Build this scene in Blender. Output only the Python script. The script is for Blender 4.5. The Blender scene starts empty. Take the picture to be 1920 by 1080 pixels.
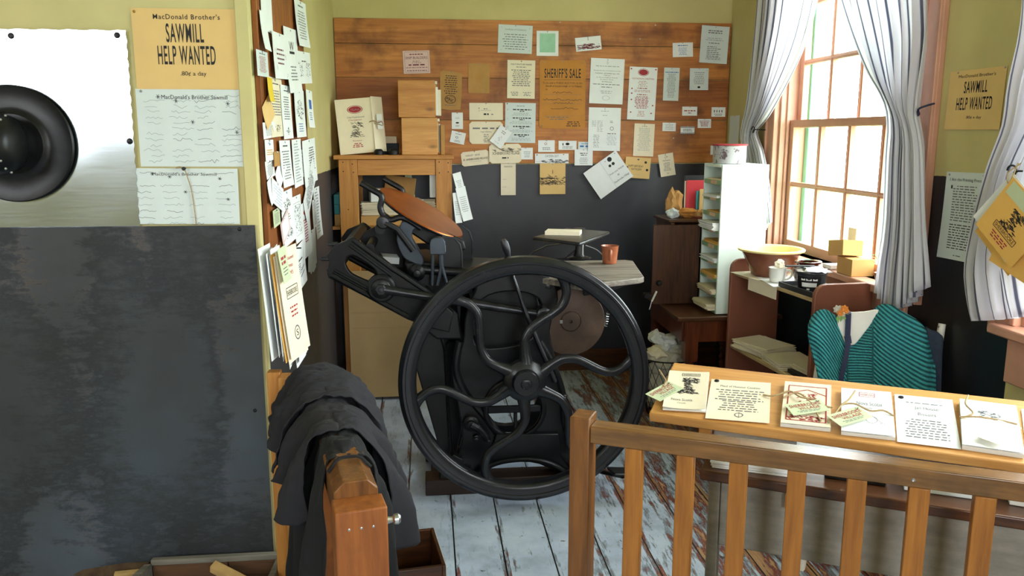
import bpy, bmesh, math, random
from mathutils import Vector, Matrix, Euler
random.seed(7)
R = math.radians
SC = bpy.context.scene
COL = SC.collection

# ------------------------------------------------------------------ camera
F_PX = 1534.0; YAW = R(5.9); PITCH = R(10.5); EYE = 1.5
cam_data = bpy.data.cameras.new('camera')
cam_data.sensor_fit = 'HORIZONTAL'; cam_data.sensor_width = 36.0
cam_data.lens = 36.0 * F_PX / 1920.0
cam_data.clip_start = 0.05; cam_data.clip_end = 200
cam = bpy.data.objects.new('camera', cam_data); COL.objects.link(cam)
cam.location = (0, 0, EYE)
cam.rotation_euler = Euler((R(90) - PITCH, 0, -YAW), 'XYZ')
SC.camera = cam

# ------------------------------------------------------------------ world, portals, exposure
SC.view_settings.view_transform = 'Standard'
SC.view_settings.look = 'None'
SC.view_settings.gamma = 1.0
SC.view_settings.use_curve_mapping = False
SC.view_settings.exposure = 0.95
world = bpy.data.worlds.new('world'); SC.world = world; world.use_nodes = True
wn = world.node_tree; wn.nodes.clear()
wo = wn.nodes.new('ShaderNodeOutputWorld'); wb = wn.nodes.new('ShaderNodeBackground')
wt = wn.nodes.new('ShaderNodeTexCoord'); ws = wn.nodes.new('ShaderNodeSeparateXYZ'); wr = wn.nodes.new('ShaderNodeValToRGB')
wr.color_ramp.elements[0].position = 0.0; wr.color_ramp.elements[0].color = (0.93, 0.97, 1.0, 1)
wr.color_ramp.elements[1].position = 0.6; wr.color_ramp.elements[1].color = (0.94, 0.97, 1.0, 1)
wn.links.new(wt.outputs['Generated'], ws.inputs[0]); wn.links.new(ws.outputs['Z'], wr.inputs[0])
wn.links.new(wr.outputs[0], wb.inputs[0]); wn.links.new(wb.outputs[0], wo.inputs[0])
wb.inputs[1].default_value = 9.5

def portal(loc, rot, sx, sy):
    l = bpy.data.lights.new('window_portal', 'AREA'); l.shape = 'RECTANGLE'; l.size = sx; l.size_y = sy
    l.cycles.is_portal = True
    o = bpy.data.objects.new('window_portal', l); COL.objects.link(o); o.location = loc; o.rotation_euler = rot

XR, XL, YB = 1.89, -0.531, 5.1          # right wall, left alcove wall, back wall
YP = 2.65                                # face of the partition on the left
ZC = 2.75; YR = -1.6; XW = -4.9          # ceiling, rear wall, far left wall
WIN1 = (3.025, 4.315, 0.90, 2.53)
WIN2 = (0.95, 2.38, 0.90, 2.53)
WINR = (-3.7, -2.2, 1.62, 2.60)         # x0, x1, z0, z1 in the rear wall
WINR2 = (0.2, 1.2, 1.0, 2.30)  # unseen rear opening, added and sized for fill light from behind the camera
portal((XR + .14, (WIN1[0]+WIN1[1])/2, (WIN1[2]+WIN1[3])/2), (0, R(90), 0), WIN1[3]-WIN1[2], WIN1[1]-WIN1[0])
portal((XR + .14, (WIN2[0]+WIN2[1])/2, (WIN2[2]+WIN2[3])/2), (0, R(90), 0), WIN2[3]-WIN2[2], WIN2[1]-WIN2[0])
portal(((WINR[0]+WINR[1])/2, YR - .05, (WINR[2]+WINR[3])/2), (R(90), 0, 0), WINR[1]-WINR[0], WINR[3]-WINR[2])
portal(((WINR2[0]+WINR2[1])/2, YR - .05, (WINR2[2]+WINR2[3])/2), (R(90), 0, 0), WINR2[1]-WINR2[0], WINR2[3]-WINR2[2])

# ------------------------------------------------------------------ pixel helper (only to read true positions off the photograph)
def ray(px, py):
    a = (px - 960) / F_PX; b = (540 - py) / F_PX
    f = math.cos(PITCH) + b * math.sin(PITCH); u = -math.sin(PITCH) + b * math.cos(PITCH)
    return (a * math.cos(YAW) + f * math.sin(YAW), -a * math.sin(YAW) + f * math.cos(YAW), u)
def at(px, py, y=None, x=None, z=None):
    r = ray(px, py)
    t = y / r[1] if y is not None else x / r[0] if x is not None else (z - EYE) / r[2]
    return Vector((r[0] * t, r[1] * t, EYE + r[2] * t))
def tr(y, pts):
    out = []
    for p in pts:
        v = at(p[0], p[1], y=y); out.append((v.x, v.z))
    return out

# ------------------------------------------------------------------ materials
MAT = {}
def newmat(name):
    m = bpy.data.materials.new(name); m.use_nodes = True
    MAT[name] = m
    return m, m.node_tree, m.node_tree.nodes['Principled BSDF']
def rgb(c):
    if isinstance(c, str):
        c = [int(c[i:i+2], 16) / 255 for i in (0, 2, 4)]
        c = [x / 12.92 if x <= .04045 else ((x + .055) / 1.055) ** 2.4 for x in c]
    return (c[0], c[1], c[2], 1)
def N(nt, typ, **kw):
    n = nt.nodes.new(typ)
    for k, v in kw.items():
        if k.startswith('i_'):
            n.inputs[k[2:].replace('_', ' ')].default_value = v
        else: setattr(n, k, v)
    return n
def coords(nt, scale=(1, 1, 1), rot=(0, 0, 0), out='Object'):
    tc = N(nt, 'ShaderNodeTexCoord'); mp = N(nt, 'ShaderNodeMapping')
    mp.inputs['Scale'].default_value = scale; mp.inputs['Rotation'].default_value = rot
    nt.links.new(tc.outputs[out], mp.inputs[0]); return mp.outputs[0]
def noise(nt, co, scale, detail=4, rough=.55, dist=0):
    n = N(nt, 'ShaderNodeTexNoise'); n.inputs['Scale'].default_value = scale; n.inputs['Detail'].default_value = detail
    n.inputs['Roughness'].default_value = rough; n.inputs['Distortion'].default_value = dist
    nt.links.new(co, n.inputs['Vector']); return n.outputs['Fac']
def ramp(nt, fac, stops):
    r = N(nt, 'ShaderNodeValToRGB'); el = r.color_ramp.elements
    el[0].position, el[0].color = stops[0][0], rgb(stops[0][1]); el[1].position, el[1].color = stops[-1][0], rgb(stops[-1][1])
    for p, c in stops[1:-1]:
        e = el.new(p); e.color = rgb(c)
    nt.links.new(fac, r.inputs[0]); return r.outputs[0]
def mixc(nt, fac, a, b, mode='MIX'):
    m = N(nt, 'ShaderNodeMix', data_type='RGBA', blend_type=mode)
    for s, v in ((0, fac), (6, a), (7, b)):
        if hasattr(v, 'is_output') or isinstance(v, bpy.types.NodeSocket): nt.links.new(v, m.inputs[s])
        elif s == 0: m.inputs[0].default_value = v
        else: m.inputs[s].default_value = rgb(v)
    return m.outputs[2]
def math_(nt, op, a, b=None, c=None):
    m = N(nt, 'ShaderNodeMath', operation=op)
    for i, v in enumerate((a, b, c)):
        if v is None: continue
        if isinstance(v, bpy.types.NodeSocket): nt.links.new(v, m.inputs[i])
        else: m.inputs[i].default_value = v
    return m.outputs[0]
def bump(nt, bs, h, strength=.3, dist=.01):
    b = N(nt, 'ShaderNodeBump'); b.inputs['Strength'].default_value = strength; b.inputs['Distance'].default_value = dist
    nt.links.new(h, b.inputs['Height']); nt.links.new(b.outputs[0], bs.inputs['Normal'])
def simple(name, col, rough=.6, metal=0, var=.0, scale=20, spec=.5, bmp=0, coat=0):
    m, nt, bs = newmat(name)
    bs.inputs['Roughness'].default_value = rough; bs.inputs['Metallic'].default_value = metal
    bs.inputs['Specular IOR Level'].default_value = spec; bs.inputs['Coat Weight'].default_value = coat
    co = coords(nt); n = noise(nt, co, scale, 5)
    c = rgb(col)
    a = [max(0, x * (1 - var)) for x in c[:3]]; b = [min(1, x * (1 + var)) for x in c[:3]]
    nt.links.new(ramp(nt, n, [(.3, a), (.7, b)]), bs.inputs['Base Color'])
    if bmp: bump(nt, bs, n, bmp, .004)
    return m
def wood(name, dark, light, axis='x', scale=1.0, rough=.45, knots=True, spec=.4, bm=.15, stain=None):
    m, nt, bs = newmat(name)
    s = [14 * scale] * 3; s['xyz'.index(axis)] = 1.1 * scale
    co = coords(nt, s)
    n1 = noise(nt, co, 2.2, 6, .6, .6)
    n2 = noise(nt, co, 9, 3, .5, .2)
    c = ramp(nt, n1, [(.28, dark), (.5, [(x + y) / 2 for x, y in zip(rgb(dark)[:3], rgb(light)[:3])]), (.72, light)])
    c = mixc(nt, .25, c, ramp(nt, n2, [(.35, dark), (.65, light)]))
    if knots:
        s2 = [5 * scale] * 3; s2['xyz'.index(axis)] = 2.2 * scale
        v = N(nt, 'ShaderNodeTexVoronoi'); v.inputs['Scale'].default_value = 1.6
        nt.links.new(coords(nt, s2), v.inputs['Vector'])
        k = ramp(nt, v.outputs['Distance'], [(.04, (1, 1, 1)), (.13, (0, 0, 0))])
        c = mixc(nt, math_(nt, 'MULTIPLY', k, .75), c, [x * .35 for x in rgb(dark)[:3]])
    if stain:
        st = ramp(nt, noise(nt, coords(nt), 3.5, 5, .6), [(.52, (0, 0, 0)), (.68, (1, 1, 1))])
        c = mixc(nt, math_(nt, 'MULTIPLY', st, .7), c, stain)
    nt.links.new(c, bs.inputs['Base Color']); bs.inputs['Roughness'].default_value = rough
    bs.inputs['Specular IOR Level'].default_value = spec
    bump(nt, bs, n1, bm, .003)
    return m

simple('paper_white', 'e9ecec', .85, var=.03, scale=12, spec=.2)
simple('paper_grey', 'd3dcdc', .85, var=.03, scale=12, spec=.2)
simple('paper_cream', 'eadfc6', .85, var=.04, scale=12, spec=.2)
simple('paper_tan', 'e0bd80', .85, var=.04, scale=9, spec=.2)
simple('paper_kraft', 'b58a54', .85, var=.10, scale=14, spec=.15)
simple('paper_brown', 'c08543', .85, var=.10, scale=9, spec=.15)
simple('paper_pink', 'dfc0bd', .85, var=.03, scale=12, spec=.2)
simple('paper_yellow', 'e2c33e', .85, var=.03, scale=12, spec=.2)
simple('paper_gold', 'e4b462', .8, var=.04, scale=8, spec=.2)
simple('paper_green', 'c4cfab', .85, var=.03, scale=12, spec=.2)
simple('ink_black', '1b1b1d', .7, var=.1)
simple('ink_grey', '6a6d70', .8, var=.1)
simple('ink_faint', '9aa0a4', .8, var=.1)
simple('ink_red', 'a2323a', .8, var=.1)
simple('ink_green', '4f9a6e', .8, var=.1)
simple('ink_pale_green', '9fcdb0', .8, var=.1)
simple('ink_maroon', '6e2b38', .8, var=.1)
simple('ink_blue', '3667b0', .8, var=.1)
simple('brass', 'b08b45', .35, 1.0, var=.1)
simple('steel', 'b9bcc0', .3, 1.0, var=.1)
simple('iron', '121316', .36, .35, var=.25, scale=35, spec=.5, bmp=.12)
simple('iron_wheel', '232428', .27, .4, var=.25, scale=30, spec=.6, bmp=.12)
simple('iron_dark', '0c0d10', .5, .2, var=.3, scale=35, bmp=.1)
simple('iron_worn', '3a3b3e', .35, .8, var=.3, scale=25, bmp=.1)
simple('iron_tin', '3c444d', .4, .5, var=.12, scale=25)
simple('black_void', '050607', .8, var=.1)
simple('twine', 'a48d68', .9, var=.2, scale=200)
simple('pine_end', 'c08a4a', .6, var=.15, scale=30)
simple('brown_paint', '84513f', .42, var=.08, scale=6, bmp=.05)
simple('window_paint', 'c49078', .42, var=.08, scale=12, bmp=.06)
simple('mint_lit', 'dcebe2', .5, var=.05, scale=10)  # overlit look put into the colour, paler than the mint of the front
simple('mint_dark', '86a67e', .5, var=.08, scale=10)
simple('white_glaze', 'efeee8', .15, var=.02, coat=.5)
simple('terracotta', 'ac6444', .25, var=.18, scale=18, coat=.4)
simple('bowl_outer', '7a442c', .25, var=.25, scale=12, coat=.5)
simple('bowl_inner', 'f0dc98', .5, var=.06, scale=10, coat=.0)
simple('brown_glaze', '4e1d12', .15, var=.4, scale=12, coat=.8)
simple('plastic_dark', '2c3033', .3, var=.2, scale=18)
simple('plastic_black', '101113', .35, var=.2)
simple('cardboard', 'c59a5c', .85, var=.05, scale=8)
simple('cardboard_dull', 'bf9f70', .9, var=.06, scale=6)
simple('cloth_black', '0d0e13', .9, var=.2, scale=60, bmp=.15); simple('cloth_charcoal', '1b1a22', .85, var=.15, scale=40, bmp=.15)
simple('leaf', '6d9440', .6, var=.3, scale=30)
simple('rag', 'c9c5b4', .9, var=.12, scale=14)
simple('label_tan', 'd9b497', .8, var=.05)
simple('ribbon', '22294a', .7, var=.1)
simple('orange_petal', 'e08a35', .7, var=.15)
simple('red_cover', 'b82a33', .5, var=.05)
simple('teal_card', '3d8b90', .7, var=.05)
simple('navy_card', '20303b', .7, var=.1)
simple('white_tape', 'd8c8b0', .4, var=.08)
simple('grass_ground', '7d9a58', .9, var=.3, scale=2)
simple('hedge', '5c8048', .9, var=.4, scale=3)
simple('shutter_mint', '74cbb0', .5, var=.05)
simple('navy_knit', '2c3646', .95, var=.2, scale=60)
simple('bark', '4d3c2a', .95, var=.4, scale=25, bmp=.5)
simple('split_wood', 'bb9a62', .8, var=.15, scale=20, bmp=.2)

wood('pine_x', 'a5672a', 'cf944c', 'x'); wood('pine_y', 'a5672a', 'cf944c', 'y'); wood('pine_z', 'a5672a', 'cf944c', 'z')
wood('pine_light_x', 'b9803f', 'dba463', 'x', rough=.5)
wood('rail_x', '50361b', '8f6434', 'x', rough=.25, spec=.6, stain='46331b'); wood('rail_z', '7a4a1d', 'b0742f', 'z', rough=.35); wood('rail_post', '46290f', '8a592a', 'z', rough=.4)
wood('board_x', '92501d', 'd08a44', 'x', .6, rough=.5, stain='5a2f14'); wood('board_z', '6e3a16', 'a8642b', 'z', .6, rough=.5, stain='5a2f14')
wood('board_dark', '733a16', 'b87034', 'x', .6, rough=.5, stain='3f2110')
wood('weathered_x', '3f352d', 'a89f92', 'x', rough=.6, stain='2b2724', bm=.3)
wood('dark_wood_z', '251711', '5d3822', 'z', rough=.35, knots=False, stain='14100e'); wood('dark_wood_x', '2a1a12', '5f3a22', 'x', rough=.3, knots=False)
wood('skid_wood', '160f0c', '38241b', 'x', rough=.5, knots=False); wood('turned', '3d1c10', '7a3d20', 'z', rough=.3, knots=False)
wood('grey_plank', '5d5850', '8f8a7e', 'x', rough=.7, knots=False, bm=.2, stain='4b4740')
wood('crate_grey', '57534b', '8d897f', 'x', rough=.8, knots=False, bm=.3); wood('crate_brown', '3f2a1c', '6b4a31', 'x', rough=.8, bm=.3)
wood('shelf_worn', 'a3885a', 'cdb489', 'y', rough=.6, stain='6e5a3a')

# chipped cream paint (chair)
m, nt, bs = newmat('chipped_cream'); co = coords(nt)
n = noise(nt, co, 16, 6, .65); c = ramp(nt, n, [(.36, '4b2b22'), (.40, 'e3ded2'), (1, 'd9d5ca')])
nt.links.new(c, bs.inputs['Base Color']); bs.inputs['Roughness'].default_value = .55
# grimy grey board
m, nt, bs = newmat('grey_board'); co = coords(nt, (1, 1, 1))
n = noise(nt, co, 7, 8, .65); n2 = noise(nt, coords(nt, (2, 2, 14)), 3, 5, .6)
c = mixc(nt, .4, ramp(nt, n, [(.3, '66645f'), (.7, 'a3a198')]), ramp(nt, n2, [(.3, '56534d'), (.7, '8d897e')]))
sp = ramp(nt, noise(nt, co, 9, 3, .5), [(.72, (0, 0, 0)), (.74, (1, 1, 1))])
c = mixc(nt, sp, c, '5a2a22')
nt.links.new(c, bs.inputs['Base Color']); bs.inputs['Roughness'].default_value = .8; bump(nt, bs, n, .2, .004)

# painted plaster walls: yellow above, black-blue dado below, each a real coat of paint with a wavering border
def wallmat(name, zb, dado, yellow='cdc085', rough=.75, lower_y=None):
    m, nt, bs = newmat(name)
    tc = N(nt, 'ShaderNodeTexCoord'); sx = N(nt, 'ShaderNodeSeparateXYZ'); nt.links.new(tc.outputs['Object'], sx.inputs[0])
    wob = noise(nt, tc.outputs['Object'], 9, 4); z = math_(nt, 'ADD', sx.outputs['Z'], math_(nt, 'MULTIPLY', math_(nt, 'SUBTRACT', wob, .5), .012))
    up = math_(nt, 'GREATER_THAN', z, zb)
    if lower_y:
        up = math_(nt, 'MAXIMUM', up, math_(nt, 'LESS_THAN', sx.outputs['Y'], lower_y))
    n = noise(nt, tc.outputs['Object'], 3.5, 6, .6)
    ye = ramp(nt, n, [(.3, [x * .86 for x in rgb(yellow)[:3]]), (.7, yellow)])
    chip = ramp(nt, noise(nt, tc.outputs['Object'], 2.3, 7, .7), [(.69, (0, 0, 0)), (.70, (1, 1, 1))])
    ye = mixc(nt, math_(nt, 'MULTIPLY', chip, .6), ye, 'd8d4b4')
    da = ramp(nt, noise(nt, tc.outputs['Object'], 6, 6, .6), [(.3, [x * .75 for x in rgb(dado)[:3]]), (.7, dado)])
    ch2 = ramp(nt, noise(nt, tc.outputs['Object'], 24, 5, .7), [(.77, (0, 0, 0)), (.78, (1, 1, 1))])
    da = mixc(nt, math_(nt, 'MULTIPLY', ch2, .4), da, '9a958b')
    nt.links.new(mixc(nt, up, da, ye), bs.inputs['Base Color'])
    r_ = math_(nt, 'ADD', math_(nt, 'MULTIPLY', up, .3), .42); nt.links.new(r_, bs.inputs['Roughness'])
    bump(nt, bs, noise(nt, tc.outputs['Object'], 14, 5), .12, .01)
    return m
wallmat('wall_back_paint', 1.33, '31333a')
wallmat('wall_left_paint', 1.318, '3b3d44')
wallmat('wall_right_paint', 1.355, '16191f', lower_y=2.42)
simple('wall_plain', 'cabf88', .8, var=.08, scale=4, bmp=.1)
simple('ceiling_paint', 'd8d3b8', .85, var=.03)

# painted floor boards: whitish blue paint worn through to red paint and bare wood
m, nt, bs = newmat('floor_boards')
tc = N(nt, 'ShaderNodeTexCoord'); sx = N(nt, 'ShaderNodeSeparateXYZ'); nt.links.new(tc.outputs['Object'], sx.inputs[0])
PW = .178
xo = math_(nt, 'DIVIDE', math_(nt, 'ADD', sx.outputs['X'], 10.07), PW)
cell = math_(nt, 'FLOOR', xo); fr = math_(nt, 'FRACT', xo)
edge = math_(nt, 'MINIMUM', fr, math_(nt, 'SUBTRACT', 1.0, fr))
gap = math_(nt, 'LESS_THAN', edge, .016)
wn_ = N(nt, 'ShaderNodeTexWhiteNoise', noise_dimensions='1D'); nt.links.new(cell, wn_.inputs['W'])
cmb = N(nt, 'ShaderNodeCombineXYZ'); nt.links.new(sx.outputs['X'], cmb.inputs[0])
nt.links.new(math_(nt, 'ADD', sx.outputs['Y'], math_(nt, 'MULTIPLY', cell, 3.7)), cmb.inputs[1])
def mapv(nt, v, s):
    mp = N(nt, 'ShaderNodeMapping'); mp.inputs['Scale'].default_value = s; nt.links.new(v, mp.inputs[0]); return mp.outputs[0]
worn = noise(nt, mapv(nt, cmb.outputs[0], (6, 1.3, 1)), 2.2, 8, .68)
fine = noise(nt, mapv(nt, cmb.outputs[0], (26, 3, 1)), 3, 6, .7)
# more wear towards the traffic side (x > .6), as on the real floor
area = N(nt, 'ShaderNodeMapRange'); area.inputs['From Min'].default_value = .35; area.inputs['From Max'].default_value = 1.25
area.inputs['To Min'].default_value = -.09; area.inputs['To Max'].default_value = .075; nt.links.new(sx.outputs['X'], area.inputs['Value'])
wv = math_(nt, 'ADD', math_(nt, 'ADD', math_(nt, 'MULTIPLY', worn, .65), math_(nt, 'MULTIPLY', fine, .35)), area.outputs[0])
wv = math_(nt, 'ADD', wv, math_(nt, 'MULTIPLY', math_(nt, 'LESS_THAN', edge, .09), .07))
paint = ramp(nt, noise(nt, tc.outputs['Object'], 4, 7, .65), [(.3, '96a3b6'), (.5, 'bccade'), (.75, 'dae4f2')])
c = mixc(nt, ramp(nt, wv, [(.50, (0, 0, 0)), (.53, (1, 1, 1))]), paint, '7f8b96')
c = mixc(nt, ramp(nt, wv, [(.545, (0, 0, 0)), (.57, (1, 1, 1))]), c, '7a3c34')
bare = ramp(nt, noise(nt, mapv(nt, cmb.outputs[0], (30, 1.2, 1)), 2, 5), [(.3, '96673f'), (.7, 'cda67c')])
c = mixc(nt, ramp(nt, wv, [(.60, (0, 0, 0)), (.62, (1, 1, 1))]), c, bare)
sp = ramp(nt, noise(nt, tc.outputs['Object'], 38, 3, .5), [(.69, (0, 0, 0)), (.71, (1, 1, 1))])
c = mixc(nt, math_(nt, 'MULTIPLY', sp, .85), c, '22262b')
dirt = ramp(nt, noise(nt, tc.outputs['Object'], 1.7, 7, .7), [(.55, (0, 0, 0)), (.72, (1, 1, 1))])
c = mixc(nt, math_(nt, 'MULTIPLY', dirt, .6), c, '565a5c')
c = mixc(nt, gap, c, '17130f')
nt.links.new(c, bs.inputs['Base Color'])
nt.links.new(math_(nt, 'ADD', math_(nt, 'MULTIPLY', wv, .5), .10), bs.inputs['Roughness'])
bump(nt, bs, math_(nt, 'SUBTRACT', math_(nt, 'MULTIPLY', fine, .3), gap), .35, .004)

# dark sheet metal with water and rust marks
m, nt, bs = newmat('dark_sheet'); tc = N(nt, 'ShaderNodeTexCoord'); O = tc.outputs['Object']
bs.inputs['Metallic'].default_value = .45
base = ramp(nt, noise(nt, O, 1.3, 5, .55), [(.3, '37383a'), (.52, '484c52'), (.72, '56606e')])
low = noise(nt, mapv(nt, O, (1.5, 1, .55)), 1.5, 2, .5)
hi = noise(nt, mapv(nt, O, (3.5, 1, 13)), 2.2, 9, .75, .3)
mott = noise(nt, mapv(nt, O, (7, 1, 9)), 3, 8, .75)
fld = math_(nt, 'ADD', math_(nt, 'ADD', math_(nt, 'MULTIPLY', low, .62), math_(nt, 'MULTIPLY', hi, .22)), math_(nt, 'MULTIPLY', mott, .16))
k = ramp(nt, fld, [(.475, (0, 0, 0)), (.515, (1, 1, 1)), (.575, (.3, .3, .3))])
c = mixc(nt, math_(nt, 'MULTIPLY', k, .6), base, '242629')
rust = math_(nt, 'MULTIPLY', ramp(nt, fld, [(.474, (0, 0, 0)), (.480, (1, 1, 1)), (.486, (0, 0, 0))]), ramp(nt, noise(nt, O, 2.6, 5, .6), [(.50, (0, 0, 0)), (.60, (1, 1, 1))]))
c = mixc(nt, math_(nt, 'MULTIPLY', rust, .55), c, '6b5340')
nt.links.new(c, bs.inputs['Base Color'])
nt.links.new(math_(nt, 'ADD', .40, math_(nt, 'MULTIPLY', k, .25)), bs.inputs['Roughness'])
# bright brushed sheet metal
m, nt, bs = newmat('bright_sheet'); bs.inputs['Metallic'].default_value = 1.0
bs.inputs['Base Color'].default_value = rgb('b9c2c9')
n = noise(nt, coords(nt, (2, 2, 60)), 4, 5); nt.links.new(math_(nt, 'ADD', .13, math_(nt, 'MULTIPLY', n, .10)), bs.inputs['Roughness'])
bump(nt, bs, noise(nt, coords(nt), 1.4, 2), .25, .05)
# ink disc: warm orange-brown film of ink on polished steel
m, nt, bs = newmat('ink_disc'); bs.inputs['Metallic'].default_value = .75; bs.inputs['Roughness'].default_value = .28
nt.links.new(ramp(nt, noise(nt, coords(nt), 5, 5), [(.3, '8f4318'), (.7, 'c26a2c')]), bs.inputs['Base Color'])
m, nt, bs = newmat('brown_disc'); bs.inputs['Metallic'].default_value = .3; bs.inputs['Roughness'].default_value = .45
nt.links.new(ramp(nt, noise(nt, coords(nt), 8, 8, .65), [(.3, '3b2d25'), (.7, '5f4b3d')]), bs.inputs['Base Color'])
# striped curtain cotton, lets light through
m, nt, bs = newmat('striped_cotton'); nt.nodes.remove(bs)
uv = N(nt, 'ShaderNodeUVMap'); su = N(nt, 'ShaderNodeSeparateXYZ'); nt.links.new(uv.outputs[0], su.inputs[0])
fr = math_(nt, 'FRACT', su.outputs['X'])
st = ramp(nt, math_(nt, 'ABSOLUTE', math_(nt, 'SUBTRACT', fr, .5)), [(.05, '85889c'), (.09, 'f2f2f7'), (1, 'f2f2f7')])
d = N(nt, 'ShaderNodeBsdfDiffuse'); t = N(nt, 'ShaderNodeBsdfTranslucent'); mx = N(nt, 'ShaderNodeMixShader'); mx.inputs[0].default_value = .58
nt.links.new(st, d.inputs[0]); nt.links.new(st, t.inputs[0]); nt.links.new(d.outputs[0], mx.inputs[1]); nt.links.new(t.outputs[0], mx.inputs[2])
nt.links.new(mx.outputs[0], nt.nodes['Material Output'].inputs[0])
# window glass: clear with a faint reflection
m, nt, bs = newmat('pane_glass'); nt.nodes.remove(bs)
d = N(nt, 'ShaderNodeBsdfTransparent'); t = N(nt, 'ShaderNodeBsdfGlossy'); t.inputs['Roughness'].default_value = .02; mx = N(nt, 'ShaderNodeMixShader')
mx.inputs[0].default_value = .05
d.inputs[0].default_value = (.95, .98, .96, 1)
nt.links.new(d.outputs[0], mx.inputs[1]); nt.links.new(t.outputs[0], mx.inputs[2]); nt.links.new(mx.outputs[0], nt.nodes['Material Output'].inputs[0])
# knitted shawl: ribs from UV
m, nt, bs = newmat('teal_knit')
uv = N(nt, 'ShaderNodeUVMap'); su = N(nt, 'ShaderNodeSeparateXYZ'); nt.links.new(uv.outputs[0], su.inputs[0])
rib = math_(nt, 'ABSOLUTE', math_(nt, 'SINE', math_(nt, 'MULTIPLY', su.outputs['Y'], math.pi)))
hs = noise(nt, coords(nt), 90, 3); nn = math_(nt, 'ADD', rib, math_(nt, 'MULTIPLY', hs, .5))
nt.links.new(ramp(nt, math_(nt, 'MULTIPLY', nn, .7), [(.2, '174a50'), (.42, '27808a'), (.9, '45aab0')]), bs.inputs['Base Color'])
bs.inputs['Roughness'].default_value = .95; bump(nt, bs, nn, .9, .012)
# tin with red paint drips
m, nt, bs = newmat('painted_tin'); bs.inputs['Roughness'].default_value = .4
c = mixc(nt, ramp(nt, noise(nt, coords(nt), 24, 6, .7), [(.56, (0, 0, 0)), (.6, (1, 1, 1))]), 'a9a9ab', '57474c')
nt.links.new(c, bs.inputs['Base Color'])
m, nt, bs = newmat('newsprint'); bs.inputs['Roughness'].default_value = .9
nt.links.new(ramp(nt, noise(nt, coords(nt, (1, 8, 40)), 6, 5, .7), [(.35, '7d6540'), (.6, 'c9a566')]), bs.inputs['Base Color'])

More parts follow.
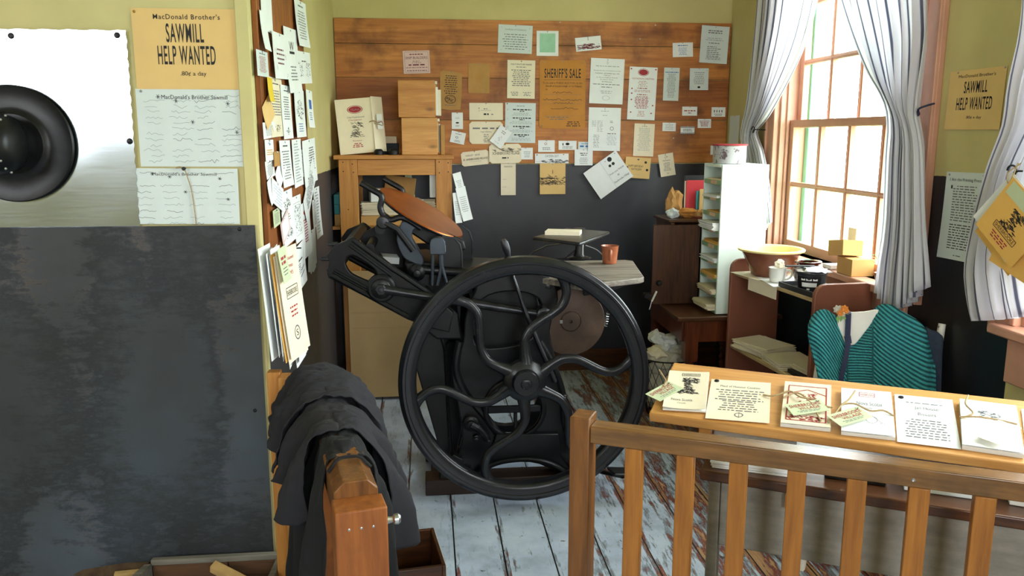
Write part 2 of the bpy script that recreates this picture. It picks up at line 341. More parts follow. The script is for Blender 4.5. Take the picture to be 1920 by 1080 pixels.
# ------------------------------------------------------------------ mesh building
class MB:
    def __init__(s): s.v = []; s.f = []; s.m = []; s.uv = None; s.mats = []
    def mi(s, mat):
        if mat is None: return 0
        if mat not in s.mats: s.mats.append(mat)
        return s.mats.index(mat)
    def add(s, vs, fs, mat=None, M=None):
        b = len(s.v); k = s.mi(mat)
        s.v += [tuple(M @ Vector(v)) if M else tuple(v) for v in vs]
        s.f += [tuple(i + b for i in f) for f in fs]; s.m += [k] * len(fs)
        return s
    def box(s, c, d, mat=None, M=None, rot=None):
        x, y, z = [q / 2 for q in d]
        vs = [Vector((i, j, k)) for i in (-x, x) for j in (-y, y) for k in (-z, z)]
        if rot: e = Euler(rot).to_matrix(); vs = [e @ v for v in vs]
        vs = [v + Vector(c) for v in vs]
        return s.add(vs, [(0, 1, 3, 2), (4, 6, 7, 5), (0, 4, 5, 1), (2, 3, 7, 6), (0, 2, 6, 4), (1, 5, 7, 3)], mat, M)
    def bb(s, x0, x1, y0, y1, z0, z1, mat=None, M=None):
        return s.box(((x0+x1)/2, (y0+y1)/2, (z0+z1)/2), (abs(x1-x0), abs(y1-y0), abs(z1-z0)), mat, M)
    def prism(s, poly, y0, y1, mat=None, axis='y', M=None):
        # polygon in (x,z), extruded along y (axis 'x': polygon in (y,z) along x; 'z': polygon (x,y) along z)
        def P(a, b, t): return (a, t, b) if axis == 'y' else (t, a, b) if axis == 'x' else (a, b, t)
        n = len(poly); vs = [P(a, b, y0) for a, b in poly] + [P(a, b, y1) for a, b in poly]
        fs = [tuple(range(n)), tuple(range(2*n-1, n-1, -1))] + [(i, (i+1) % n, (i+1) % n + n, i + n) for i in range(n)]
        return s.add(vs, fs, mat, M)
    def tube(s, path, r, n=10, mat=None, M=None, flat=1.0, up=None, caps=True):
        pts = [Vector(p) for p in path]; k = len(pts); rr = r if isinstance(r, (list, tuple)) else [r] * k
        vs = []; prev = None
        for i, p in enumerate(pts):
            t = (pts[min(i+1, k-1)] - pts[max(i-1, 0)]).normalized()
            if up is not None: a = Vector(up)
            else: a = prev if prev is not None else (Vector((0, 0, 1)) if abs(t.z) < .9 else Vector((1, 0, 0)))
            a = (a - t * a.dot(t)).normalized(); b = t.cross(a); prev = a
            for j in range(n):
                q = 2 * math.pi * j / n
                vs.append(p + a * (math.cos(q) * rr[i] * flat) + b * (math.sin(q) * rr[i]))
        fs = [(i*n+j, i*n+(j+1) % n, (i+1)*n+(j+1) % n, (i+1)*n+j) for i in range(k-1) for j in range(n)]
        if caps: fs += [tuple(range(n-1, -1, -1)), tuple(range((k-1)*n, k*n))]
        return s.add(vs, fs, mat, M)
    def lathe(s, prof, n=32, mat=None, M=None, closed=False, caps=True):
        k = len(prof); vs = [(r * math.cos(2*math.pi*j/n), r * math.sin(2*math.pi*j/n), z) for r, z in prof for j in range(n)]
        rows = k if closed else k - 1
        fs = [(i*n+j, i*n+(j+1) % n, ((i+1) % k)*n+(j+1) % n, ((i+1) % k)*n+j) for i in range(rows) for j in range(n)]
        if not closed and caps:
            if prof[0][0] > 1e-6: fs.append(tuple(range(n-1, -1, -1)))
            if prof[-1][0] > 1e-6: fs.append(tuple(range((k-1)*n, k*n)))
        return s.add(vs, fs, mat, M)
    def grid(s, fn, nu, nv, mat=None, M=None, uvf=None):
        vs = [fn(i / nu, j / nv) for j in range(nv + 1) for i in range(nu + 1)]
        fs = [(j*(nu+1)+i, j*(nu+1)+i+1, (j+1)*(nu+1)+i+1, (j+1)*(nu+1)+i) for j in range(nv) for i in range(nu)]
        b = len(s.v); s.add(vs, fs, mat, M)
        if uvf:
            if s.uv is None: s.uv = {}
            for j in range(nv + 1):
                for i in range(nu + 1): s.uv[b + j*(nu+1)+i] = uvf(i / nu, j / nv)
        return s
    def build(s, name, mat=None, parent=None, smooth=35, bevel=0, base=None, solid=0, weld=False, subsurf=0, seg=2):
        me = bpy.data.meshes.new(name)
        mats = s.mats if s.mats else [mat]
        off = Vector((0, 0, 0)) if base is None else Vector(base)
        if parent is not None and base is None and parent.get('_b') is not None: off = Vector(parent['_b'])
        me.from_pydata([tuple(Vector(v) - off) for v in s.v], [], s.f)
        for q in mats: me.materials.append(MAT[q])
        if s.mats: me.polygons.foreach_set('material_index', s.m)
        if s.uv:
            L = me.uv_layers.new(name='UVMap')
            for lp in me.loops: L.data[lp.index].uv = s.uv.get(lp.vertex_index, (0, 0))
        bm = bmesh.new(); bm.from_mesh(me)
        if weld: bmesh.ops.remove_doubles(bm, verts=bm.verts, dist=1e-5)
        if weld or not s.uv: bmesh.ops.recalc_face_normals(bm, faces=bm.faces)
        bm.to_mesh(me); bm.free()
        me.polygons.foreach_set('use_smooth', [True] * len(me.polygons))
        me.set_sharp_from_angle(angle=R(smooth)); me.update()
        o = bpy.data.objects.new(name, me); COL.objects.link(o)
        if parent is not None: o.parent = parent
        elif base is not None: o.location = off
        if bevel:
            b = o.modifiers.new('bevel', 'BEVEL'); b.width = bevel; b.segments = seg; b.limit_method = 'ANGLE'; b.angle_limit = R(40)
        if solid:
            b = o.modifiers.new('solid', 'SOLIDIFY'); b.thickness = solid; b.offset = 0
        if subsurf:
            b = o.modifiers.new('sub', 'SUBSURF'); b.levels = b.render_levels = subsurf
        return o
def tag(o, label=None, cat=None, group=None, kind=None):
    if label: o['label'] = label
    if cat: o['category'] = cat
    if group: o['group'] = group
    if kind: o['kind'] = kind
    return o
def thing(name, label, cat, loc=(0, 0, 0), rz=0, group=None, local=False):
    """Empty at the thing's base. Parts are given in world coordinates unless local=True."""
    o = bpy.data.objects.new(name, None); COL.objects.link(o); o.empty_display_size = .05
    o.location = loc; o.rotation_euler = (0, 0, rz)
    if not local: o['_b'] = tuple(loc)
    return tag(o, label, cat, group)
def struct(name, mb, mat=None, **k):
    o = mb.build(name, mat, **k)
    if o.parent is None: o['kind'] = 'structure'
    return o
def copy_tree(o, parent=None):
    c = o.copy(); COL.objects.link(c)
    if parent: c.parent = parent
    for ch in list(o.children): copy_tree(ch, c)
    return c
def curve_prism(outer, holes, depth, bevel=.004):
    """2-D outline with holes (curve fill) -> (verts, faces) in local x,y with thickness along z centred on 0."""
    cu = bpy.data.curves.new('tmp', 'CURVE'); cu.dimensions = '2D'; cu.fill_mode = 'BOTH'
    for loop in [outer] + holes:
        sp = cu.splines.new('POLY'); sp.points.add(len(loop) - 1); sp.use_cyclic_u = True
        for p, q in zip(sp.points, loop): p.co = (q[0], q[1], 0, 1)
    cu.extrude = depth / 2 - bevel; cu.bevel_depth = bevel; cu.bevel_resolution = 1; cu.offset = -bevel
    ob = bpy.data.objects.new('tmp', cu); me = ob.to_mesh()
    vs = [tuple(v.co) for v in me.vertices]; fs = [tuple(p.vertices) for p in me.polygons]
    ob.to_mesh_clear(); bpy.data.objects.remove(ob); bpy.data.curves.remove(cu)
    return vs, fs
def smooth_loop(pts, n=6, closed=True):
    """Catmull-Rom through points."""
    out = []; k = len(pts); rng = range(k) if closed else range(k - 1)
    for i in rng:
        if closed: p = [pts[(i+j-1) % k] for j in range(4)]
        else: p = [pts[min(max(i+j-1, 0), k-1)] for j in range(4)]
        for s_ in range(n):
            t = s_ / n; t2 = t*t; t3 = t2*t
            out.append(tuple(.5*((2*p[1][d]) + (-p[0][d]+p[2][d])*t + (2*p[0][d]-5*p[1][d]+4*p[2][d]-p[3][d])*t2 + (-p[0][d]+3*p[1][d]-3*p[2][d]+p[3][d])*t3) for d in range(len(pts[0]))))
    if not closed: out.append(tuple(pts[-1]))
    return out
XZ = Matrix(((1, 0, 0, 0), (0, 0, -1, 0), (0, 1, 0, 0), (0, 0, 0, 1)))   # local x,y -> world x,z ; local z -> -y
def plate(mb, outer, holes, y, depth, mat=None, bevel=.004, sm=0):
    """outline given in world (x,z), centred on plane y"""
    if sm: outer = smooth_loop(outer, sm); holes = [smooth_loop(h, sm) for h in holes]
    vs, fs = curve_prism(outer, holes, depth, bevel)
    return mb.add(vs, fs, mat, Matrix.Translation((0, y, 0)) @ XZ)
TXT = {}
def text_mesh(t, bold=0):
    if (t, bold) not in TXT:
        cu = bpy.data.curves.new('tmp', 'FONT'); cu.body = t; cu.size = 1; cu.resolution_u = 2 if len(t) > 14 else 4; cu.align_x = 'CENTER'
        cu.fill_mode = 'FRONT'; cu.offset = bold*.4; cu.space_character = 1.14 if bold else 1.0
        ob = bpy.data.objects.new('tmp', cu); me = ob.to_mesh()
        vs = [tuple(v.co) for v in me.vertices]; fs = [tuple(p.vertices) for p in me.polygons]
        ob.to_mesh_clear(); bpy.data.objects.remove(ob); bpy.data.curves.remove(cu)
        x0 = min(v[0] for v in vs); x1 = max(v[0] for v in vs); y0 = min(v[1] for v in vs); y1 = max(v[1] for v in vs)
        TXT[t, bold] = ([((v[0]-(x0+x1)/2)/(x1-x0), (v[1]-(y0+y1)/2)/(y1-y0)) for v in vs], fs)
    return TXT[t, bold]
# ================================================================== the room
def wall_with_openings(name, mat, a0, a1, z0, z1, holes, place, thick):
    """wall as one mesh of boxes round its openings; place(a,z,t) -> world."""
    mb = MB(); xs = sorted({a0, a1, *[h[0] for h in holes], *[h[1] for h in holes]})
    for i in range(len(xs) - 1):
        s0, s1 = xs[i], xs[i+1]; hs = [h for h in holes if h[0] <= s0 and h[1] >= s1]
        segs = [(z0, z1)] if not hs else [(z0, hs[0][2]), (hs[0][3], z1)]
        for q0, q1 in segs:
            vs = [place(a, z, t) for a in (s0, s1) for t in (0, thick) for z in (q0, q1)]
            mb.add(vs, [(0, 1, 3, 2), (4, 6, 7, 5), (0, 4, 5, 1), (2, 3, 7, 6), (0, 2, 6, 4), (1, 5, 7, 3)])
    return struct(name, mb, mat, smooth=20)
struct('floor', MB().bb(XW-.2, XR+.16, YR-.2, YB+.16, -.06, 0), 'floor_boards')
struct('ceiling', MB().bb(XW-.2, XR+.16, YR-.2, YB+.16, ZC, ZC+.06), 'ceiling_paint')
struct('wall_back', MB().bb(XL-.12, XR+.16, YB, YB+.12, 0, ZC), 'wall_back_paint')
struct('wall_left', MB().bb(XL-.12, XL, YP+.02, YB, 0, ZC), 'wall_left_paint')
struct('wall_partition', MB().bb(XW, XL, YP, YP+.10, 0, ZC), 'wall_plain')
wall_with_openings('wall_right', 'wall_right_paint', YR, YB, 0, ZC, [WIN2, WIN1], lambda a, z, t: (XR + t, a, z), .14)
wall_with_openings('wall_rear', 'wall_plain', XW, XR, 0, ZC, [WINR, WINR2], lambda a, z, t: (a, YR - t, z), .12)
struct('wall_far_left', MB().bb(XW-.12, XW, YR, YP+.1, 0, ZC), 'wall_plain')
struct('baseboard_back', MB().bb(XL, XR, YB-.025, YB, 0, .14), 'dark_wood_x', bevel=.004)
struct('baseboard_left', MB().bb(XL, XL+.022, YP+.1, YB-.03, 0, .14), 'dark_wood_x', bevel=.004)
struct('trim_partition_corner', MB().bb(XL-.035, XL+.006, YP-.012, YP+.03, 0, ZC), 'wall_plain', bevel=.003)

# --- sash windows in the right wall
def sash_window(nm, y0, y1, z0, z1, cols=4, rows=2):
    w = bpy.data.objects.new(nm, None); COL.objects.link(w); w.location = (XR, y0, z0); w['kind'] = 'structure'; w['_b'] = (XR, y0, z0)
    zm = z0 + .665
    cs = MB()   # casing on the room side
    cs.bb(XR-.022, XR, y0-.115, y0, z0-.04, z1+.12); cs.bb(XR-.022, XR, y1, y1+.115, z0-.04, z1+.12)
    cs.bb(XR-.026, XR, y0-.13, y1+.13, z1, z1+.12)
    cs.bb(XR-.034, XR, y0-.114, y0-.095, z0-.039, z1+.1); cs.bb(XR-.034, XR, y1+.095, y1+.114, z0-.039, z1+.1)
    cs.bb(XR-.03, XR, y0-.02, y0+.001, z0+.001, z1-.001); cs.bb(XR-.03, XR, y1-.001, y1+.02, z0+.001, z1-.001)
    cs.build('casing', 'window_paint', w, bevel=.003)
    MB().bb(XR, XR+.14, y0, y0+.018, z0, z1).bb(XR, XR+.14, y1-.018, y1, z0, z1).bb(XR, XR+.14, y0, y1, z1-.02, z1).bb(XR+.03, XR+.045, y1-.03, y1-.018, z0, z1).bb(XR+.03, XR+.045, y0+.018, y0+.03, z0, z1).build('jamb', 'window_paint', w, bevel=.002)
    MB().bb(XR-.075, XR+.14, y0-.06, y1+.06, z0-.032, z0).bb(XR-.02, XR, y0-.03, y1+.03, z0-.12, z0-.032).build('sill', 'window_paint', w, bevel=.006)
    def sash(name, xa, za, zb, bottom):
        t = .034; s = MB(); a0, a1 = y0+.02, y1-.02; st = .045
        s.bb(xa, xa+t, a0, a0+st, za, zb).bb(xa, xa+t, a1-st, a1, za, zb).bb(xa, xa+t, a0+st, a1-st, za, za+bottom).bb(xa-.004, xa+t, a0+st, a1-st, zb-.038, zb)
        iy0, iy1, iz0, iz1 = a0+st, a1-st, za+bottom, zb-.038
        for i in range(1, cols):
            y = iy0 + (iy1-iy0)*i/cols; s.bb(xa+.004, xa+t-.004, y-.014, y+.014, iz0, iz1); s.bb(xa-.001, xa+.006, y-.005, y+.005, iz0, iz1)
        for i in range(1, rows):
            z = iz0 + (iz1-iz0)*i/rows; s.bb(xa+.005, xa+t-.005, iy0, iy1, z-.012, z+.012); s.bb(xa-.0005, xa+.006, iy0, iy1, z-.004, z+.004)
        so = s.build(name, 'window_paint', w, bevel=.0015)
        for i in range(cols):
            for j in range(rows):
                ya, yb = iy0+(iy1-iy0)*i/cols+.011, iy0+(iy1-iy0)*(i+1)/cols-.011
                zc, zd = iz0+(iz1-iz0)*j/rows+.010, iz0+(iz1-iz0)*(j+1)/rows-.010
                MB().bb(xa+.016, xa+.019, ya, yb, zc, zd).build('pane', 'pane_glass', so, base=(XR, y0, z0), smooth=20)
        return so
    sash('lower_sash', XR+.052, z0, zm+.02, .05)
    rows = 3
    sash('upper_sash', XR+.090, zm-.02, z1-.02, .04)
    return w
win1 = sash_window('window_1', *WIN1); win2 = sash_window('window_2', *WIN2)
for nm, (a0, a1, c0, c1) in (('window_3', WINR), ('fill_window', WINR2)):
    w = MB(); w.bb(a0-.1, a1+.1, YR, YR+.02, c1, c1+.1).bb(a0-.1, a1+.1, YR, YR+.02, c0-.1, c0).bb(a0-.1, a0, YR, YR+.02, c0, c1).bb(a1, a1+.1, YR, YR+.02, c0, c1)
    k = 3 if a1-a0 > 2 else 2
    for i in range(1, k): x = a0+(a1-a0)*i/k; w.bb(x-.03, x+.03, YR-.08, YR-.04, c0, c1)
    z = (c0+c1)/2; w.bb(a0, a1, YR-.08, YR-.04, z-.02, z+.02)
    o = struct(nm, w, 'window_paint')
# outside: lawn, a shrub line and the open mint shutter by window 1
struct('ground_outside', MB().bb(XR+.2, XR+30, -20, 30, -.5, -.45), 'grass_ground')
MB().bb(XR+.141, XR+.20, WIN1[1]-.055, WIN1[1]+.10, WIN1[2]-.05, WIN1[3]+.05).bb(XR+.20, XR+.215, WIN1[1]-.04, WIN1[1]-.02, WIN1[2]-.05, WIN1[3]+.05).build('outer_casing', 'shutter_mint', win1, bevel=.003)
for i, (sx_, sy_, rr, lab) in enumerate([(7.5, 7.5, 1.3, 'round green shrub outside seen through the upper left panes'), (8.5, 10.5, 1.8, 'tall green shrub outside at the left of the window view'), (7.8, 4.8, .7, 'low green shrub outside seen behind the right curtain')]):
    b = MB(); sph = []
    for q in range(5):
        cx_, cy_, cz_ = sx_+random.uniform(-.5, .5)*rr, sy_+random.uniform(-.6, .6)*rr, -.45+rr*random.uniform(.5, 1)
        pr = [(max(.001, math.sin(math.pi*t/8))*rr*.6*(1+.1*random.random()), -math.cos(math.pi*t/8)*rr*.6) for t in range(9)]
        b.lathe(pr, 12, M=Matrix.Translation((cx_, cy_, cz_)))
    tag(b.build('shrub', 'hedge', base=(sx_, sy_, -.45)), lab, 'shrub')

# --- pine board panel on the back wall (one panel of four boards; seams modelled)
p = thing('board_panel', 'panel of stained pine boards fixed across the back wall, covered in pinned papers', 'board panel', (.68, YB, 1.335))
zs = [1.335, 1.597, 1.845, 2.04, 2.185]
bs_ = ['board_x', 'board_dark', 'board_x', 'board_x']
for i in range(4):
    xs_ = [XL+.004, XR-.004] if i != 0 else [XL+.004, 1.02, XR-.004]
    for j in range(len(xs_)-1):
        MB().bb(xs_[j]+.0008, xs_[j+1]-.0008, YB-.02, YB-.0005, zs[i]+.0015, zs[i+1]-.0015).build('board', 'board_x' if i != 1 or j else 'board_dark', p, bevel=.002)
YW = YB - .021     # face of the boards
# --- tall board panel on the left alcove wall
lb = thing('pinboard', 'tall varnished wooden pinboard on the left alcove wall crowded with printed cards', 'pinboard', (XL, 3.2, 1.02))
MB().bb(XL+.001, XL+.018, 2.71, 3.02, 1.02, 2.6).bb(XL+.001, XL+.018, 3.022, 3.36, 1.02, 2.6).bb(XL+.001, XL+.018, 3.362, 3.70, 1.02, 2.6).build('board', 'board_z', lb, bevel=.002)
XW_ = XL + .0185

# --- stove side: sheet metal on the partition
def sheet(name, x0, x1, z0, z1, y, mat, label, wavy=0, slant=0):
    mb = MB(); pts = []
    n = 60
    L = [(x0, z0), (x1, z0)]
    right = [(x1 + slant*(k/n) + (wavy*math.sin(k*1.9)), z0+(z1-z0)*k/n) for k in range(1, n)]
    top = [(x1+slant-(x1+slant-x0)*k/n, z1+wavy*math.sin(k*2.1)) for k in range(0, n+1)]
    mb.prism(L + right + top, y, y+.0025)
    return tag(mb.build(name, mat, base=(x0, y, z0), smooth=25), label, 'metal sheet')
lo = at(480, 422, y=YP-.02)
dsh = sheet('metal_sheet', -2.3, XL-.008, .0, lo.z, YP-.022, 'dark_sheet', 'large dark stained sheet of metal covering the lower half of the partition')
up0 = at(262, 425, y=YP-.012); up1 = at(228, 57, y=YP-.012)
bsh = sheet('metal_sheet', -2.3, up0.x, lo.z-.03, up1.z, YP-.012, 'bright_sheet', 'shiny silver sheet of metal with ragged edge behind the stovepipe', wavy=.0018, slant=up1.x-up0.x+.012)
for i, (px_, py_) in enumerate([(20, 67), (219, 66), (243, 265)]):
    q = at(px_, py_, y=YP-.014); MB().lathe([(.0001, -.004), (.006, -.003), (.009, .001), (.009, .003)], 12, M=Matrix.Translation(q) @ Matrix.Rotation(R(90), 4, 'X').inverted() ).build('nail', 'iron', bsh, base=bsh.location)
for (px_, py_) in [(449, 430), (478, 770)]:
    q = at(px_, py_, y=YP-.024); MB().lathe([(.0001, -.003), (.004, -.002), (.006, .001), (.006, .003)], 10, M=Matrix.Translation(q) @ Matrix.Rotation(R(-90), 4, 'X')).build('nail', 'iron', dsh, base=dsh.location)
# stovepipe with collar
c0 = at(38, 270, y=YP-.03)
sp_ = thing('stovepipe', 'black stovepipe elbow leaving the wall through a wide round collar', 'stovepipe', (c0.x-.02, YP-.02, c0.z))
RY = Matrix.Translation((c0.x-.02, YP-.018, c0.z)) @ Matrix.Rotation(R(90), 4, 'X')    # local z -> -y
MB().lathe([(.088, .002), (.16, .003), (.171, .004), (.173, .010), (.169, .015), (.150, .010), (.110, .009), (.098, .012), (.088, .02)], 64, M=RY).build('collar', 'iron', sp_)
px0 = c0.x-.02
pr_ = [(.0001, .092), (.03, .090), (.055, .083), (.072, .070), (.082, .050), (.085, .025), (.085, 0), (.085, -1.0)]
MB().lathe(pr_, 40, M=Matrix.Translation((px0-.022, YP-.125, c0.z)) @ Matrix.Rotation(R(90), 4, 'Y')).build('pipe', 'iron', sp_, smooth=40)
MB().tube([(px0-.03, YP-.02, c0.z), (px0-.03, YP-.12, c0.z)], .088, 36).build('wall_stub', 'iron', sp_, smooth=40)
for k in range(8):
    a = R(-80+k*23)
    MB().lathe([(.0001, .003), (.003, .002), (.004, 0)], 8, M=Matrix.Translation((px0-.022+.060, YP-.125-.081*math.cos(a), c0.z+.081*math.sin(a))) @ Matrix.Rotation(R(90), 4, 'X')).build('rivet', 'steel', sp_)
# ================================================================== printed paper
class Sheet:
    def __init__(s, w, h, mat, curl=(0, 0), nu=6, nv=6, outline=None, thick=0):
        s.w, s.h, s.curl, s.thick = w, h, curl, thick; s.flat = bool(outline); s.mb = MB(); s.rng = random.Random(int(w*9999+h*777))
        if outline:
            vs, fs = [], []
            pts = [((a-.5)*w, -b*h) for a, b in outline]
            vs = [(x, -s.d(x/w+.5, -z/h), z) for x, z in pts] + [(x, -s.d(x/w+.5, -z/h)+.0008, z) for x, z in pts]; n = len(pts)
            fs = [tuple(range(n)), tuple(range(2*n-1, n-1, -1))] + [(i, i+n, (i+1) % n+n, (i+1) % n) for i in range(n)]
            s.mb.add(vs, fs, mat)
        else:
            def fn(off):
                return lambda u, v: ((u-.5)*w, -s.d(u, v)+off, -v*h)
            s.mb.grid(fn(0), nu, nv, mat)
            s.mb.grid(fn(.0008+thick), nu, nv, mat)
            b = (nu+1)*(nv+1); ring = [i for i in range(nu+1)] + [j*(nu+1)+nu for j in range(1, nv+1)] + [nv*(nu+1)+i for i in range(nu-1, -1, -1)] + [j*(nu+1) for j in range(nv-1, 0, -1)]
            s.mb.f += [(ring[i], ring[(i+1) % len(ring)], ring[(i+1) % len(ring)]+b, ring[i]+b) for i in range(len(ring))]; s.mb.m += [0]*len(ring)
    def d(s, u, v):
        if s.flat: return .0012 + s.curl[0]*s.h*v
        return .0012 + s.thick + s.curl[0]*s.h*v*v + s.curl[1]*s.w*(2*u-1)**2 * (.3+.7*v)
    def quad(s, pts, mat):
        vs = [((u-.5)*s.w, -s.d(u, v)-.0007, -v*s.h) for u, v in pts]
        s.mb.add(vs, [tuple(range(len(pts)))], mat)
    def T(s, text, cx, cy, w, h, mat='ink_black', slant=0, bold=0):
        V, Fc = text_mesh(text, bold)
        vs = []
        for x, y in V:
            u = cx + x*w + slant*y*h; v = cy - y*h
            vs.append(((u-.5)*s.w, -s.d(u, v)-.0007, -v*s.h))
        s.mb.add(vs, Fc, mat); return s
    def rect(s, u0, v0, u1, v1, mat): s.quad([(u0, v1), (u1, v1), (u1, v0), (u0, v0)], mat); return s
    def line(s, u0, v0, u1, v1, t, mat):
        dx, dy = (u1-u0)*s.w, (v1-v0)*s.h; L = math.hypot(dx, dy) or 1; nx, ny = -dy/L*t/2/s.w, dx/L*t/2/s.h
        s.quad([(u0+nx, v0+ny), (u1+nx, v1+ny), (u1-nx, v1-ny), (u0-nx, v0-ny)], mat); return s
    def L(s, cy, n, pitch, w=.8, mat='ink_grey', lh=.35, cx=.5, left=False, var=.35, word=.09):
        r = s.rng
        for i in range(n):
            W = w*(1-var*r.random()); a = cx-w/2 if left else cx-W/2; e = a+W; y = cy+i*pitch
            while a < e-.01:
                q = min(word*(.4+r.random()), e-a); s.rect(a, y-pitch*lh/2, a+q, y+pitch*lh/2, mat); a += q+word*.28
        return s
    def hand(s, cx, cy, w, h, mat='ink_grey', t=.0011, n=None):
        r = s.rng; n = n or max(5, int(w*s.w/.006)); p = []
        for i in range(n): p.append((cx-w/2+w*i/(n-1), cy+h*(r.random()-.5)*(1 if r.random() < .4 else .5)))
        for a, b in zip(p, p[1:]): s.line(a[0], a[1], b[0], b[1], t, mat)
        return s
    def frame(s, u0, v0, u1, v1, t, mat):
        for a in ((u0, v0, u1, v0), (u1, v0, u1, v1), (u1, v1, u0, v1), (u0, v1, u0, v0)): s.line(*a, t, mat)
        return s
    def oval(s, cx, cy, w, h, mat, ring=0):
        n = 20; o = [(cx+w/2*math.cos(2*math.pi*k/n), cy+h/2*math.sin(2*math.pi*k/n)) for k in range(n)]
        if ring:
            i_ = [(cx+(u-cx)*(1-ring), cy+(v-cy)*(1-ring)) for u, v in o]
            for k in range(n): s.quad([o[k], o[(k+1) % n], i_[(k+1) % n], i_[k]], mat)
        else: s.quad(o[::-1], mat)
        return s
    def blob(s, cx, cy, w, h, mat, n=60, shape='blob', t=.0016):
        """an engraving: short hatched strokes"""
        r = s.rng
        for _ in range(n):
            a = r.uniform(-1, 1); b = r.uniform(-1, 1)
            if shape == 'blob' and a*a+b*b > 1: continue
            if shape == 'village' and b < -.2 - .6*math.sin(a*7)*math.sin(a*3): continue
            if shape == 'press' and not (abs(a) < .25+.5*max(0, b) or (b < -.35 and abs(a-.15) < .55)): continue
            u, v = cx+a*w/2, cy+b*h/2; l = r.uniform(.05, .16)*w
            ang = r.choice((0, 0, .4, -.4, 1.2)); s.line(u-l/2, v-ang*l*.3, u+l/2, v+ang*l*.3, t, mat)
        return s
    def logo(s, cx, cy, w, h, mat, word='VILLAGE'):
        s.oval(cx, cy, w, h, mat, .10); s.oval(cx, cy, w*.82, h*.78, mat); 
        s.T(word, cx, cy-h*.0, w*.6, h*.22, 'paper_white'); return s

PLANES = {'back': (0, lambda px, py: at(px, py, y=YW-.0006)), 'left': (R(90), lambda px, py: at(px, py, x=XW_+.0006)),
          'right': (R(-90), lambda px, py: at(px, py, x=XR-.0006)), 'part': (0, lambda px, py: at(px, py, y=YP-.003)),
          'backlow': (0, lambda px, py: at(px, py, y=YB-.004)), 'leftlow': (R(90), lambda px, py: at(px, py, x=XL+.004))}
GREY = {'paper_white': 1}
def paper(name, label, plane, box, mat, draw=None, roll=0, curl=None, pins=((.5, .03),), pinmat='steel', group=None, cat='paper', lift=0, outline=None, size=None, nu=6, nv=6, thick=0):
    rz, P = PLANES[plane]; x0, y0, x1, y1 = box; cx, cy = (x0+x1)/2, (y0+y1)/2
    a, b = P(x0, cy), P(x1, cy); c, d = P(cx, y0), P(cx, y1)
    w, h = (math.hypot(a.x-b.x, a.y-b.y), abs(c.z-d.z)) if size is None else size
    if curl is None: curl = (random.uniform(.0, .05), random.uniform(-.002, .006))
    sh = Sheet(w, h, mat, curl, nu, nv, outline, thick)
    if draw: draw(sh)
    ctr = P(cx, cy)
    o = sh.mb.build(name, smooth=60)
    e = Euler((0, R(roll), rz)); nrm = Euler((0, 0, rz)).to_matrix() @ Vector((0, -1, 0))
    o.rotation_euler = e; o.location = ctr + e.to_matrix() @ Vector((0, 0, h/2)) + nrm*lift
    tag(o, label, cat, group)
    for (u, v) in pins or ():
        pm = MB(); pm.lathe([(.0001, .0035), (.002, .0032), (.0036, .0018), (.004, .0)], 10, M=Matrix.Translation(((u-.5)*w, -sh.d(u, v)-.0003, -v*h)) @ Matrix.Rotation(R(90), 4, 'X'))
        po = pm.build('pin', pinmat, o, base=(0, 0, 0)); 
    return o
CH = [(0.08, 0), (.92, 0), (1, .12), (1, .88), (.92, 1), (.08, 1), (0, .88), (0, .12)]
def lines(n, top=.15, pitch=None, **k):
    return lambda s: s.L(top, n, pitch or (.82/n), **k)
B = 'back'
def d_cert(s): s.T('Certificate of Completion', .5, .17, .62, .07, 'ink_grey'); s.L(.34, 7, .085, .82, 'ink_grey', .28); [s.blob(a, b, .06, .07, 'ink_grey', 8) for a, b in ((.08, .1), (.92, .1), (.08, .9), (.92, .9))]
paper('certificate', 'pale grey printed certificate at the top centre of the back wall', B, (934, 47, 998, 100), 'paper_grey', d_cert, roll=2)
def d_green(s): s.rect(.14, .1, .86, .86, 'ink_pale_green'); s.blob(.5, .48, .62, .7, 'ink_green', 130, 'any', .0022); s.blob(.42, .45, .3, .4, 'paper_white', 20, t=.003)
paper('art_print', 'small white card with a green picture, beside the grey certificate', B, (1006, 58, 1047, 105), 'paper_white', d_green, cat='picture card')
def d_mar(s): s.blob(.48, .62, .9, .5, 'ink_maroon', 190, 'village', .0022); s.rect(.05, .55, .75, .6, 'ink_maroon'); s.line(.5, .1, .5, .25, .003, 'ink_maroon')
paper('picture_postcard', 'tilted white card printed with a maroon village street', B, (1079, 69, 1127, 95), 'paper_white', d_mar, roll=-6, cat='postcard')
def d_blue(s): s.T('Tailor', .5, .22, .3, .1, 'ink_blue'); s.L(.38, 7, .075, .5, 'ink_grey', .4)
paper('printed_card', 'small white card with blue-grey print left of the large top right notice', B, (1261, 80, 1299, 107), 'paper_white', lambda s: s.L(.2, 1, .1, .5, 'ink_blue', .6).L(.36, 7, .08, .45, 'ink_blue', .3), roll=-2, cat='card')
def d_conc(s): s.L(.13, 2, .055, .5, 'ink_grey', .5, var=0); s.L(.33, 2, .05, .7, 'ink_faint'); s.L(.46, 1, .05, .55, 'ink_grey', .4); s.L(.56, 6, .05, .5, 'ink_grey', .35, left=True); s.L(.85, 2, .04, .7, 'ink_grey')
paper('notice', 'large pale grey notice in the top right corner of the board wall', B, (1313, 49, 1365, 119), 'paper_grey', d_conc, roll=3, curl=(.02, .02), cat='notice')
